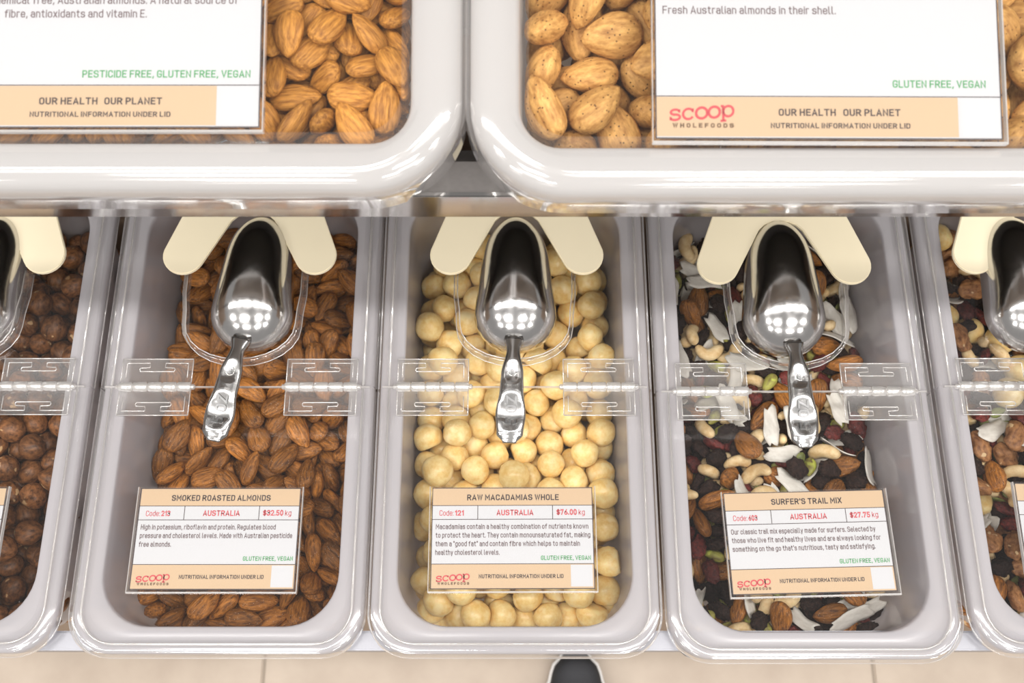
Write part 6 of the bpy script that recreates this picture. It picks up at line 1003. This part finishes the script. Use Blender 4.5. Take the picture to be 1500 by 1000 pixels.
9,0,-540,807,-779,28,2,92,-24,11,1,469,1081,-567,7,-97,8,-16,9,16,-213,1111,-682,13,80,54,-14,11,0,184,1109,-573,33,-19,16,-90,6,1,554,1295,-651,21,77,54,24,5,17,-453,1294,-661,0,4,-21,97,7,17,-275,973,-611,35,90,-19,-8,9,0,237,1432,-688,91,19,17,28,
9,1,527,1211,-757,1,5,47,-87,6,19,-427,1509,-654,1,38,-80,-43,5,19,-445,1646,-628,27,-85,42,8,10,2,39,1656,-594,13,-17,93,-27,6,1,436,1728,-683,73,-17,-34,-56,6,18,-187,1913,-640,8,-92,36,-4,10,0,107,1948,-563,6,5,-16,97,10,2,127,1967,-517,39,7,2,91,
6,0,-511,2236,-615,38,4,-83,-39,6,0,180,1975,-614,87,-13,-31,33,11,0,469,2096,-583,35,-17,90,-16,6,16,-378,2287,-579,33,89,19,20,12,2,-108,2353,-654,7,88,32,-32,6,3,180,2278,-579,32,-4,41,84,10,1,538,2509,-587,17,-89,-32,23,6,18,-451,2619,-611,40,67,-59,15,
6,16,-321,2639,-632,81,29,7,-48,9,1,293,2653,-705,7,-96,22,-8,10,0,446,2576,-666,19,89,-37,10,6,0,-554,2784,-644,6,-10,97,16,6,1,153,2912,-659,39,86,-26,11,9,1,-224,434,-709,77,-12,10,-60,7,1,377,409,-605,33,69,37,51,6,1,573,265,-644,68,52,45,19,
6,1,-504,650,-642,79,-4,-18,-57,3,6,-1,523,-575,32,6,-31,-88,0,0,-583,724,-600,71,18,67,4,7,17,-226,870,-635,14,-92,8,-33,11,16,-492,1123,-555,15,6,37,91,6,0,221,1265,-622,13,14,-97,6,12,1,329,1307,-663,91,-24,-30,-4,11,16,-396,1406,-576,17,-60,-76,16,
6,19,-82,1309,-596,30,83,4,-45,9,1,-99,1302,-722,7,-34,46,80,0,1,453,1389,-640,21,-18,95,-3,12,2,-470,1563,-698,9,-95,16,23,9,1,-170,1571,-632,98,-3,-4,10,7,1,462,1515,-550,2,55,82,11,7,1,580,1617,-634,16,-62,74,-13,11,2,-547,1922,-607,55,7,-81,-11,
6,3,-562,1784,-569,59,51,-60,4,11,2,386,1726,-561,77,10,28,55,6,1,479,1863,-624,12,21,-4,-96,9,0,-61,2096,-714,3,58,-80,-3,6,1,98,2132,-565,37,27,-39,-79,12,1,443,2222,-617,56,10,-19,-79,5,20,-156,2064,-577,15,49,57,63,5,2,409,2574,-605,94,28,10,13,
0,5,443,2733,-579,66,-72,-8,13,12,0,-596,2970,-710,12,-37,84,-36,12,1,444,2748,-743,76,25,37,-45,11,18,-302,2986,-605,91,-24,23,-19,7,0,267,2933,-636,73,-55,15,-34,0,19,-456,410,-602,1,58,-80,-3,7,16,-205,437,-658,69,0,27,66,11,2,324,556,-565,88,2,-4,46,
5,1,607,404,-591,9,-97,-12,11,12,17,-412,655,-680,29,-78,53,11,6,1,-158,620,-599,1,61,74,-25,10,16,-492,865,-637,45,-10,85,-21,6,19,-469,1256,-580,19,-8,-97,4,10,1,5,1128,-608,32,4,-36,-86,9,1,313,1125,-692,72,14,8,-66,6,1,399,1291,-576,18,81,-52,18,
11,18,-173,1465,-522,13,56,-81,-5,7,17,-96,1624,-581,57,-12,28,75,6,0,346,1196,-633,83,0,5,54,6,0,310,1382,-621,69,39,58,14,7,2,-625,1427,-552,29,-93,20,2,10,19,-312,1522,-572,12,-14,-16,-96,12,0,62,1774,-608,13,-29,-29,89,9,1,472,1531,-699,56,-81,4,-5,
9,17,-318,1597,-638,4,63,76,5,9,1,-127,1922,-674,83,14,-16,-49,11,0,556,1760,-566,40,22,4,-88,6,0,-530,2129,-556,90,2,22,33,12,18,-121,2063,-679,1,95,-28,-6,6,3,-120,2379,-570,32,3,-8,93,12,0,669,2331,-647,0,-58,69,41,12,17,-237,2190,-622,56,30,72,23,
7,2,-625,2784,-585,92,25,0,-27,5,17,-228,2728,-589,96,2,-3,-24,6,2,216,2667,-607,38,-19,44,-78,7,0,434,2673,-675,38,87,25,10,12,0,188,2735,-656,2,-9,-98,8,6,0,468,2979,-628,57,-34,-26,69,10,1,-403,252,-633,3,-3,27,95,12,2,-114,369,-623,65,13,-4,73,
6,18,-375,581,-614,8,13,-98,-6,9,1,-494,898,-769,15,56,80,2,9,0,-361,1216,-705,21,-64,-47,-55,7,1,-37,1212,-610,39,85,31,5,7,0,440,1248,-700,16,-17,5,-96,7,2,488,1234,-621,29,-81,42,-23,7,1,-495,1390,-599,9,-80,-31,49,5,17,-236,1072,-594,69,-27,-5,-65,
5,2,-43,1148,-524,21,95,14,6,6,0,377,1429,-561,84,-15,17,-47,6,19,-342,1746,-571,21,-2,-61,75,0,19,-336,1195,-584,39,57,67,24,6,1,139,1507,-565,66,-53,2,-51,6,0,470,1573,-608,32,9,7,-93,11,16,-275,2582,-564,13,-98,-8,3,7,18,-352,1639,-589,9,92,31,-16,
11,17,-459,2185,-504,71,-19,4,-66,7,16,-239,2087,-629,75,30,57,11,5,19,-197,1215,-579,17,-12,85,47,3,4,392,2248,-510,28,-54,5,-78,6,3,-589,2354,-556,63,34,-14,-67,11,17,-543,2689,-566,74,59,9,29,6,1,189,2542,-599,27,1,84,-45,6,2,329,3016,-624,42,-1,88,-17,
9,0,-418,2755,-772,15,-87,45,-1,10,2,503,2809,-591,31,-75,-50,-26,9,1,-240,207,-700,53,-78,29,4,
],
'u1': [
1,1,187,363,-566,8,-7,96,-22,1,5,573,392,-576,90,-1,0,-41,1,21,1202,542,-576,98,-1,0,16,1,2,997,748,-575,43,3,-5,-89,1,5,1195,691,-576,98,-1,0,-16,1,0,1109,958,-577,0,-89,-43,2,1,5,-175,339,-547,5,-4,67,73,1,20,90,467,-573,8,-20,96,-13,
1,5,385,356,-533,49,75,35,-21,1,17,561,335,-471,62,77,-3,-6,1,1,993,546,-569,66,-11,2,-73,1,20,1190,379,-529,13,-42,58,-67,1,4,812,818,-577,6,35,92,3,1,21,1250,872,-568,14,-68,70,7,1,1,-1278,1072,-516,67,-27,-60,32,1,5,934,1087,-520,4,-79,57,18,
1,4,1139,1247,-566,5,19,92,-29,1,0,-915,371,-475,46,-19,34,79,1,2,-695,383,-545,10,47,76,-42,1,2,-415,332,-448,68,71,8,-8,1,3,1066,395,-572,11,93,30,-10,1,21,1234,772,-502,88,1,5,-45,1,1,1051,982,-497,14,-21,91,-28,1,18,1253,1105,-569,7,-80,-54,19,
1,1,728,1339,-498,61,-10,3,77,1,21,739,341,-419,37,-20,58,69,1,3,868,386,-575,32,2,-4,-94,1,21,1206,490,-461,9,-6,-82,55,1,2,-1272,863,-543,55,-53,-51,38,1,1,919,712,-503,0,-67,-73,-4,1,1,1068,845,-496,91,-7,3,39,1,5,-1290,978,-394,2,68,-9,-71,
1,5,843,1017,-475,84,38,5,-36,1,5,1176,1125,-458,86,35,-24,-24,1,1,645,1384,-447,38,17,-20,-87,1,3,1006,1234,-474,58,16,20,76,1,5,1251,1345,-505,76,5,13,-62,1,5,-1104,596,-571,9,-59,-78,7,1,2,-276,472,-495,2,88,-46,-2,1,18,126,351,-473,12,-32,34,86,
1,18,568,438,-454,56,-10,49,64,1,17,831,456,-503,9,61,-78,2,1,4,1081,423,-489,19,71,-66,8,1,3,-1279,677,-452,45,-38,23,-76,1,5,-849,829,-427,3,63,-76,1,1,19,767,702,-499,3,-88,-45,10,1,21,1255,945,-458,2,85,-47,16,1,0,-1166,1130,-442,85,20,-4,-46,
1,5,-1011,1137,-402,96,11,16,16,1,3,1029,1075,-438,62,69,22,28,1,5,1146,1340,-442,2,90,36,21,1,5,1164,1541,-496,75,-4,-2,65,1,1,-1155,569,-485,98,8,-12,2,1,5,-768,459,-382,31,81,-48,0,1,21,-112,363,-419,82,-35,-13,-42,1,20,168,486,-454,11,29,0,-94,
1,3,692,492,-465,8,-84,51,5,1,20,981,331,-394,61,49,45,-39,1,18,1156,367,-389,83,-43,8,32,1,2,-1289,797,-356,29,-61,8,-72,1,2,-1030,890,-472,14,-86,41,-22,1,18,632,830,-440,37,84,-28,-25,1,17,837,602,-441,17,-97,-5,8,1,21,1261,806,-375,30,-83,35,-29,
1,1,-1201,934,-458,60,39,24,64,1,20,1143,1000,-395,97,-10,9,13,1,3,-863,1401,-445,17,87,-39,22,1,5,853,1377,-443,5,26,95,-3,1,5,1265,1308,-393,33,40,-48,-69,1,2,-1099,416,-493,81,0,-3,57,1,5,-791,344,-382,87,-39,24,-5,1,19,-253,344,-373,81,-23,-37,-37,
1,17,49,344,-349,8,26,-87,39,1,19,429,432,-481,34,84,35,-20,1,0,549,563,-405,2,45,-67,-58,1,16,919,372,-476,85,38,29,17,1,4,1099,647,-512,13,54,81,13,1,18,812,757,-430,94,-12,8,-27,1,16,984,712,-421,70,-4,5,70,1,16,1257,637,-473,17,-71,-65,-14,
1,4,-938,1131,-343,22,-33,-91,1,1,3,622,1058,-400,99,-5,5,-5,1,5,703,926,-410,15,1,17,96,1,4,1284,1178,-439,11,-64,-9,74,1,0,-950,1264,-378,8,6,-98,12,1,5,768,1197,-420,92,2,-1,38,1,3,778,1453,-361,51,-6,30,-79,1,0,939,1521,-399,10,80,58,2,
1,0,-1010,367,-394,22,-17,16,94,1,3,-1024,521,-415,5,-46,87,5,1,5,-619,377,-374,66,-30,22,63,1,2,-311,454,-391,29,-21,87,-30,1,21,-147,433,-358,65,-23,-15,-70,1,20,116,486,-358,8,61,72,-28,1,18,729,484,-375,54,-4,8,82,1,18,990,541,-465,14,-34,90,-16,
1,19,1235,537,-375,82,-47,0,-30,1,3,-1190,712,-409,16,-67,-69,16,1,5,-924,813,-333,23,-78,-56,-6,1,19,681,680,-368,50,6,27,81,1,17,920,805,-369,24,-15,7,95,1,19,1154,716,-425,22,54,80,2,1,3,-1122,967,-403,82,25,29,39,1,5,-916,954,-360,95,10,10,23,
1,0,761,1019,-356,63,-1,17,75,1,0,902,987,-377,5,86,44,20,1,16,1266,952,-341,39,69,56,-21,1,4,-804,1234,-339,53,-58,-17,58,1,2,556,1207,-428,7,-13,16,-97,1,5,914,1187,-400,20,70,64,20,1,3,1047,1249,-395,61,10,15,76,1,1,-1178,439,-424,11,70,69,5,
1,4,-935,517,-342,71,-3,17,-67,1,18,-433,359,-332,19,96,-12,-1,1,17,-41,433,-300,61,-10,6,-77,1,20,265,451,-311,22,75,-60,8,1,16,279,374,-371,89,-11,17,38,1,19,612,486,-329,21,-29,90,-23,1,18,883,475,-396,29,-38,70,-51,1,18,1071,439,-380,29,1,85,-41,
1,1,-1245,877,-277,8,-77,-9,61,1,3,617,791,-317,78,-5,27,54,1,20,875,898,-309,39,13,4,-90,1,18,1087,825,-399,56,-7,-14,-80,1,0,-1074,1057,-310,34,28,-16,87,1,1,-777,980,-337,80,17,20,52,1,2,582,962,-339,13,-17,96,14,1,2,1034,1078,-293,64,31,-33,-61,
1,2,1134,1171,-341,10,63,-73,-21,1,3,-927,1444,-338,8,11,-16,97,1,1,706,1295,-349,19,52,81,15,1,3,850,1307,-354,1,-66,73,7,1,3,1153,1357,-348,98,-5,-11,1,1,0,1224,1472,-395,15,-20,-43,-85,1,4,-1133,580,-338,98,-11,7,-5,1,5,-803,529,-309,17,40,-88,15,
1,4,-816,373,-270,8,-15,-97,13,1,21,422,391,-352,11,88,40,-17,1,18,565,366,-299,24,-22,-55,76,1,16,951,643,-326,16,36,-2,-91,1,17,1065,588,-362,4,-91,-38,-1,1,4,-1070,802,-388,23,-56,72,-30,1,2,-796,710,-341,10,9,-97,17,1,0,-754,896,-261,11,-95,15,20,
1,17,729,814,-282,25,69,-65,12,1,16,792,720,-337,2,-27,-95,5,1,19,1055,840,-309,4,63,71,-25,1,4,-1075,965,-261,68,6,44,-57,1,2,-918,1020,-274,86,2,18,46,1,2,709,1107,-302,26,-42,7,86,1,21,840,1106,-326,45,-9,19,86,1,17,1270,1067,-297,31,-82,10,-44,
1,2,-923,1264,-289,12,76,-62,3,1,4,579,1309,-321,75,-51,-19,36,1,5,977,1345,-318,79,-16,10,-56,1,5,1219,1457,-271,9,17,95,22,1,3,-1097,422,-341,44,-3,-4,-89,1,0,-968,341,-279,95,-25,9,-11,1,18,-409,361,-240,8,-22,96,-2,1,18,388,390,-243,8,-88,45,5,
1,21,692,437,-255,45,24,-12,84,1,21,829,549,-310,25,96,4,2,1,20,1087,536,-283,98,8,8,1,1,2,-1241,451,-329,81,-25,22,-46,1,3,-1203,1024,-284,36,47,68,41,1,1,572,857,-250,28,89,32,-11,1,19,769,965,-253,16,11,5,-97,1,16,1291,618,-328,40,-68,25,-55,
1,4,-1101,1220,-319,94,-19,-24,11,1,3,-809,1070,-238,32,49,-59,-53,1,2,631,1195,-307,22,86,32,31,1,4,879,1197,-288,11,-12,-15,-96,1,19,1142,990,-304,6,57,-81,-6,1,3,-806,1398,-306,58,-12,45,-65,1,1,808,1323,-263,5,6,98,-7,1,3,1270,1219,-271,51,-7,75,-40,
1,2,-881,1507,-199,31,67,-61,-26,1,0,-1155,366,-263,15,-90,37,7,1,1,-767,562,-231,75,-7,30,57,1,0,-563,353,-220,73,2,55,-39,1,1,-303,495,-281,29,-46,78,-26,1,21,-225,377,-264,88,-27,-13,34,1,5,614,633,-238,56,-12,62,-52,1,16,733,632,-262,22,68,69,5,
1,21,1093,385,-252,2,46,86,18,1,0,-1155,802,-330,1,77,62,-1,1,1,-899,760,-262,30,2,13,-94,1,2,-910,598,-250,89,-6,9,43,1,18,611,969,-225,10,-18,93,-28,1,20,906,760,-270,90,-6,8,41,1,20,1154,705,-315,35,90,21,-7,1,2,-964,1138,-222,5,-94,31,-8,
1,18,933,1065,-230,3,-83,54,10,1,16,1159,834,-264,33,-28,-85,27,1,0,-1003,1429,-246,2,-1,32,-94,1,5,-671,1308,-223,10,97,-5,-16,1,2,692,1446,-273,69,-32,-3,63,1,0,1019,1228,-238,9,-1,33,93,1,4,1064,1388,-266,72,-5,18,-66,1,3,-1283,632,-302,49,20,-57,-62,
1,2,-1080,489,-262,16,3,11,97,1,5,-668,421,-228,22,-67,-69,8,1,21,58,399,-245,53,8,1,83,1,21,843,411,-265,66,59,26,36,1,17,957,426,-315,31,-63,24,66,1,18,1237,481,-273,13,-73,-66,-2,1,1,-1052,686,-303,19,20,-5,95,1,5,-721,701,-223,85,2,-1,-51,
1,19,813,813,-202,67,7,-6,-72,1,17,988,861,-226,86,-11,13,46,1,16,1274,664,-229,9,84,-51,6,1,4,-1068,834,-258,1,-1,-99,-9,1,4,-1064,716,-210,2,-17,-97,2,1,4,720,1220,-206,11,2,8,98,1,20,1067,991,-205,95,9,18,-18,1,1,1165,1112,-237,11,54,81,-14,
1,5,-1016,1319,-211,15,5,12,-97,1,1,936,1437,-214,68,34,-10,-63,1,3,1175,1323,-257,58,20,10,77,1,2,836,1478,-269,5,88,-24,-39,
],
'u2': [
2,19,-1037,491,-541,59,-9,-9,79,2,17,-820,548,-539,85,19,7,-47,2,5,-623,608,-531,3,79,-54,-27,2,19,800,405,-545,7,-99,0,4,2,0,1074,409,-523,61,-68,-15,34,2,19,-1202,1001,-545,2,30,94,-6,2,16,-780,764,-522,67,-71,2,16,2,0,1016,791,-546,3,95,-26,-5,
2,20,-1007,1120,-542,51,-5,20,82,2,2,-641,1128,-543,72,-1,14,67,2,5,1039,1130,-543,4,-38,91,-4,2,16,-1228,474,-520,40,21,77,42,2,17,-820,397,-450,0,-14,18,-96,2,3,-510,432,-527,71,18,-5,67,2,1,298,396,-530,18,-10,28,-93,2,3,549,437,-542,71,-6,-3,69,
2,1,-1221,728,-535,55,-15,10,-80,2,21,846,782,-427,89,7,-8,42,2,0,1221,956,-546,7,-87,47,6,2,19,-803,1102,-428,92,18,-1,-32,2,2,1222,1206,-432,58,28,8,75,2,3,1207,1371,-535,23,-39,86,-18,2,18,-1105,695,-418,25,-94,-8,16,2,17,-965,553,-394,50,2,11,-85,
2,16,-581,426,-382,21,81,48,21,2,4,-296,443,-546,62,-6,5,77,2,19,445,414,-394,50,-2,30,80,2,21,980,601,-391,8,72,67,1,2,3,1221,546,-506,13,-54,-63,53,2,16,-1008,800,-544,8,79,-58,-12,2,3,-674,881,-413,38,-10,2,91,2,4,726,907,-333,19,-95,15,-14,
2,2,-1222,1264,-544,66,4,7,74,2,1,-676,1269,-420,11,81,-53,-15,2,5,989,1035,-417,15,-92,-33,2,2,2,-1020,1503,-320,6,-98,-12,-1,2,5,-866,1410,-418,94,4,7,29,2,1,922,1559,-430,12,-76,-60,-13,2,5,1199,1585,-425,48,5,21,84,2,20,-1197,524,-326,4,23,-91,-31,
2,20,-785,703,-344,91,7,25,-30,2,1,-569,654,-373,1,92,1,-38,2,3,-122,427,-449,58,-22,-46,62,2,0,241,408,-367,29,44,83,-3,2,0,875,362,-390,7,-24,71,65,2,5,1214,661,-325,5,-93,-8,-31,2,16,-1247,860,-386,26,50,-79,-22,2,18,-945,872,-403,6,81,-56,0,
2,1,1104,869,-401,33,78,51,5,2,4,-1216,1399,-415,1,-37,-92,-4,2,3,-588,1055,-363,5,97,-11,-15,2,3,1262,981,-360,66,-31,62,-25,2,0,-711,1509,-345,26,15,30,90,2,20,-1090,361,-369,54,-64,39,36,2,20,-715,374,-249,52,41,70,-23,2,16,-410,518,-399,48,34,41,68,
2,2,-231,435,-328,4,78,60,7,2,20,796,540,-346,49,60,52,33,2,3,1132,401,-344,35,6,-4,-92,2,21,-1081,939,-299,21,-66,68,-18,2,19,-792,943,-299,44,-73,38,-34,2,21,923,989,-267,14,-21,-2,96,2,5,1184,838,-237,13,97,-11,-10,2,17,-1221,1142,-402,9,-72,-67,-6,
2,21,-998,1189,-364,83,-13,-26,45,2,3,932,1216,-380,12,61,-70,33,2,0,1130,1146,-291,6,93,33,0,2,4,-855,1409,-261,64,13,4,74,2,2,752,1422,-190,28,-88,-18,-31,2,20,-924,421,-289,8,54,79,25,2,19,-747,533,-326,59,70,27,-26,2,20,-524,415,-207,74,-13,50,-40,
2,21,639,437,-387,56,27,48,60,2,16,764,707,-250,11,82,43,-35,2,16,975,507,-237,2,-19,95,23,2,19,-1264,696,-246,53,-18,74,-35,2,21,-736,746,-189,13,20,-96,3,2,16,784,880,-179,4,-91,27,28,2,17,963,755,-282,17,54,81,0,2,4,-1123,1266,-282,65,13,-6,-73,
2,18,-887,1131,-223,47,-71,-23,45,2,3,848,1246,-247,25,38,-14,-87,2,3,1064,1344,-308,20,96,-2,-14,2,5,578,1435,-124,43,-41,-8,79,2,19,-1027,504,-173,90,-24,-20,27,2,1,-659,566,-153,88,18,42,4,2,21,-362,381,-212,19,53,-4,-81,2,17,475,413,-225,96,-22,14,0,
2,21,652,492,-194,80,-15,41,-40,2,1,1207,467,-187,27,61,-73,5,2,19,-1045,693,-254,4,13,-90,40,2,16,-707,961,-140,88,2,24,38,2,5,1109,958,-109,3,3,98,-11,2,4,1259,683,-129,17,-80,-44,35,2,18,-1239,1085,-241,20,-46,77,36,2,3,-697,1333,-124,24,93,-18,13,
2,2,40,1268,-106,51,21,0,-83,2,19,742,1077,-223,6,-98,0,-10,2,2,1243,1132,-166,13,-67,71,5,2,1,-1237,1471,-241,43,33,18,-81,2,1,36,1473,-193,96,13,20,9,2,5,178,1472,-109,24,83,-27,-41,2,4,374,1447,-153,50,-5,-31,80,2,5,1130,1485,-210,11,-84,13,50,
2,18,-1260,501,-167,52,-17,-45,69,2,20,-1256,891,-175,55,-18,-52,-62,2,18,-169,405,-168,25,-38,88,-2,2,17,14,378,-307,25,-10,-87,-39,2,18,175,348,-178,13,3,73,-65,2,20,792,358,-199,13,-50,51,68,2,3,1005,350,-190,26,12,60,-73,2,21,-1062,1025,-114,40,42,-21,-78,
2,17,-949,863,-187,7,5,-94,-30,2,21,881,728,-123,10,-83,-47,23,2,3,1082,671,-133,12,88,7,-44,2,5,-1017,1261,-144,22,-90,12,32,2,0,-775,1147,-93,94,-4,32,-5,2,2,735,1219,-118,52,-27,31,73,2,5,1054,1223,-152,9,-88,-35,27,2,0,-1270,1295,-204,62,-4,77,0,
2,4,-831,1482,-107,38,22,-33,-82,2,1,328,1340,-26,1,-97,15,8,2,5,955,1424,-132,64,6,72,21,2,1,1264,1371,-288,77,16,58,15,
],
}

# ---------------------------------------------------------------- the nuts and fruit: resting places from a drop simulation
NAMES = {'smoked_almond': ('roasted_almond', 'brown roasted almond', 'almond'), 'raw_almond': ('raw_almond', 'golden raw almond', 'almond'), 'shell_almond': ('almond_in_shell', 'tan almond in shell', 'almond'),
 'macadamia': ('macadamia_nut', 'cream macadamia nut', 'macadamia nut'), 'hazelnut': ('hazelnut', 'dark brown hazelnut', 'hazelnut'), 'cashew': ('cashew_nut', 'pale curved cashew', 'cashew nut'),
 'raisin': ('raisin', 'black wrinkled raisin', 'raisin'), 'cranberry': ('dried_cranberry', 'dark red cranberry', 'dried fruit'), 'pistachio': ('pistachio_nut', 'green-brown pistachio', 'pistachio nut'),
 'pumpkin_seed': ('pumpkin_seed', 'flat green pumpkin seed', 'seed'), 'coconut_flake': ('coconut_flake', 'white curled coconut flake', 'coconut flake'), 'walnut_piece': ('walnut_piece', 'brown walnut piece', 'walnut'), 'nut_chip': ('nut_chip', 'small pale nut chip', 'nut piece')}
BINSHORT = {'b1': 'left end bin', 'b2': 'roasted almond bin', 'b3': 'macadamia bin', 'b4': 'trail mix bin', 'b5': 'right end bin', 'u1': 'upper bin', 'u2': 'upper bin'}
BINTXT = {'b1': 'hazelnut bin', 'b2': 'roasted almond bin', 'b3': 'macadamia bin', 'b4': 'trail mix bin', 'b5': 'fruit and seed mix bin', 'u1': 'upper bin of raw almonds', 'u2': 'upper bin of almonds in shell'}
GEO = {}; GEOL = {}
def geo(k, s):
    if (k, s) not in GEO:
        v, f = KINDS[k][0](s); GEO[k, s] = mesh(NAMES[k][0], v, f, M[k]); GEOL[k, s] = (np.array(v)*MM, f)
    return GEO[k, s]
ORD = 'nearest,second nearest,third nearest,fourth nearest,fifth nearest,sixth nearest,seventh nearest,eighth nearest,ninth nearest,tenth nearest,eleventh nearest,twelfth nearest,thirteenth nearest,fourteenth nearest,fifteenth nearest,sixteenth nearest'.split(',')
ORD += [a+' nearest' for a in 'seventeenth,eighteenth,nineteenth,twentieth,twenty-first,twenty-second,twenty-third,twenty-fourth,twenty-fifth,twenty-sixth,twenty-seventh,twenty-eighth,twenty-ninth,thirtieth,thirty-first,thirty-second,thirty-third,thirty-fourth,thirty-fifth,thirty-sixth,thirty-seventh,thirty-eighth,thirty-ninth,fortieth,forty-first,forty-second,forty-third,forty-fourth,forty-fifth,forty-sixth'.split(',')]
LOWMARK = {"the card's front left corner": (-50, 38, 4), "the card's front right corner": (50, 38, 4), "the card's back left corner": (-50, 100, 4), "the card's back right corner": (50, 100, 4),
 "the card's front edge": (0, 37, 4), "the card's left edge": (-51, 69, 4), "the card's right edge": (51, 69, 4), "the card's back edge": (0, 101, 4),
 "the left hinge's front left corner": (-76, 147, 3), "the left hinge's front right corner": (-30, 147, 3), "the left hinge's back right corner": (-30, 185, 3), "the left hinge's back left corner": (-76, 185, 3),
 "the right hinge's front left corner": (32, 147, 3), "the right hinge's front right corner": (78, 147, 3), "the right hinge's back left corner": (32, 185, 3), "the right hinge's back right corner": (78, 185, 3),
 'the scoop handle tip': (-2, 126, 14), "the holder's left leg end": (-44, 241, 12), "the holder's right leg end": (46, 241, 12), "the opening's front left corner": (-64, 22, 0), "the opening's front right corner": (64, 22, 0)}
UPMARK = {"the large card's front right corner": (77, 30, 4), "the large card's front left corner": (-83, 30, 4), "the opening's front right corner": (136, 30, 0), "the opening's front left corner": (-136, 30, 0),
 "the front rim's middle": (0, 27, 0), "the card's green print": (78, 52, 4), "the card's left edge": (-84, 70, 4), "the card's right edge": (78, 78, 4)}
def project(x, y, z):
    p = Vector((x, y+21, z-622)); a = math.radians(19.4); F_ = Vector((0, math.sin(a), -math.cos(a))); U_ = Vector((0, math.cos(a), math.sin(a)))
    d = p.dot(F_); return Vector((p.x/d, p.dot(U_)/d))
TILT = Matrix.Translation((0, 187.5, UZ)) @ Matrix.Rotation(math.radians(14), 4, 'X') @ Matrix.Translation((0, -187.5, -UZ))   # the upper tier leans towards the customer
def label_all(items):
    """single each piece out by its rank of distance, seen from above, to the nearest landmark of its bin"""
    groups = {}
    for o, k, kind, x, y, z in items: groups.setdefault((k, kind), []).append((o, x, y, z))
    for (k, kind), L in groups.items():
        up = k in UX; bx, by, bz = (UX[k], UY[k], UZ) if up else (BX[k], BY[k], 0); mk_ = UPMARK if up else LOWMARK
        marks = {n: project(bx+a, by+b, bz+c) for n, (a, b, c) in mk_.items()}
        marks = {n: p for n, p in marks.items() if abs(p.x) < .52 and abs(p.y) < .35} or marks
        if up:
            tl = lambda a, b, c: project(*(TILT @ Vector((bx+a, by+b, bz+c))))
            marks = {n: tl(a, b, c) for n, (a, b, c) in mk_.items()}
            marks = {n: p for n, p in marks.items() if abs(p.x) < .52 and abs(p.y) < .35}
            pos = [tl(x, y, z) for _, x, y, z in L]
        else: pos = [project(bx+x, by+y, bz+z) for _, x, y, z in L]
        rank = {n: sorted(range(len(L)), key=lambda i: (pos[i]-p).length) for n, p in marks.items()}
        place = {n: {i: r for r, i in enumerate(v)} for n, v in rank.items()}
        nm, lab, cat = NAMES[kind]
        for i, (o, *_r) in enumerate(L):
            n = min(marks, key=lambda q: place[q][i]); r = place[n][i]
            txt = ORD[min(r, len(ORD)-1)]
            tag(o, '%s, %s to %s, %s' % (lab, txt, n, BINSHORT[k]), cat, '%ss in the %s' % (nm.replace('_', ' '), BINTXT[k]))
SHIFT = {'b1': -6, 'b2': -6, 'b3': -6, 'b4': 0, 'b5': 0, 'u1': 6, 'u2': -5}
def unpack(row):
    for i in range(0, len(row), 9):
        t_, vs, x, y, z, a, b, c, d = row[i:i+9]
        q = Quaternion((a, b, c, d)); q.normalize()
        yield KN[t_], vs % 16, vs//16, x*.1, y*.1, z*.1, q
ITEMS = []
for k, blob in DATA.items():
    bx, by, bz = (BX[k], BY[k], 0) if k in BX else (UX[k], UY[k], UZ)
    bz += SHIFT[k]; heap = {}; hv = []; hf = []; off = 0; mats = []; mi = []
    for kind, var, vis, x, y, z, q in unpack(blob):
        me = geo(kind, var)
        if k in UX: x *= 1.06; y -= 3
        if vis:
            nm, lab, cat = NAMES[kind]
            o = bpy.data.objects.new(nm, me); C.objects.link(o)
            o.location = ((bx+x)*MM, (by+y)*MM, ZR+(bz+z)*MM); o.rotation_mode = 'QUATERNION'; o.rotation_quaternion = q
            if k in UX: o['tier'] = 'upper'
            ITEMS.append((o, k, kind, x, y, z+SHIFT[k]))
        else:
            gv, gf = GEOL[kind, var]; R = np.array(q.to_matrix())
            hv.append(gv@R.T+np.array(((bx+x)*MM, (by+y)*MM, ZR+(bz+z)*MM)))
            hf += [tuple(i+off for i in p) for p in gf]; off += len(gv)
            if kind not in mats: mats.append(kind)
            mi += [mats.index(kind)]*len(gf)
    if hv:
        nm = {'b1': 'hazelnuts', 'b2': 'roasted_almonds', 'b3': 'macadamia_nuts', 'b4': 'trail_mix', 'b5': 'fruit_and_seed_mix', 'u1': 'raw_almonds', 'u2': 'almonds_in_shell'}[k]
        me = bpy.data.meshes.new(nm); me.from_pydata(np.concatenate(hv).tolist(), [], hf)
        for q_ in mats: me.materials.append(M[q_])
        me.polygons.foreach_set('material_index', mi); me.polygons.foreach_set('use_smooth', [True]*len(mi)); me.update()
        ho = link(nm, me)
        if k in UX: ho['tier'] = 'upper'
        tag(ho, 'lower layer of the loose %s filling the %s' % (nm.replace('_', ' '), BINTXT[k]), 'food', None, 'stuff')
label_all(ITEMS)
TW = Matrix.Translation((0, .1875, ZR+UZ*MM)) @ Matrix.Rotation(math.radians(14), 4, 'X') @ Matrix.Translation((0, -.1875, -ZR-UZ*MM))
bpy.context.view_layer.update()
for o in list(C.objects):
    if o.parent is None and (o.get('tier') == 'upper'):
        del o['tier']; o.matrix_basis = TW @ o.matrix_basis
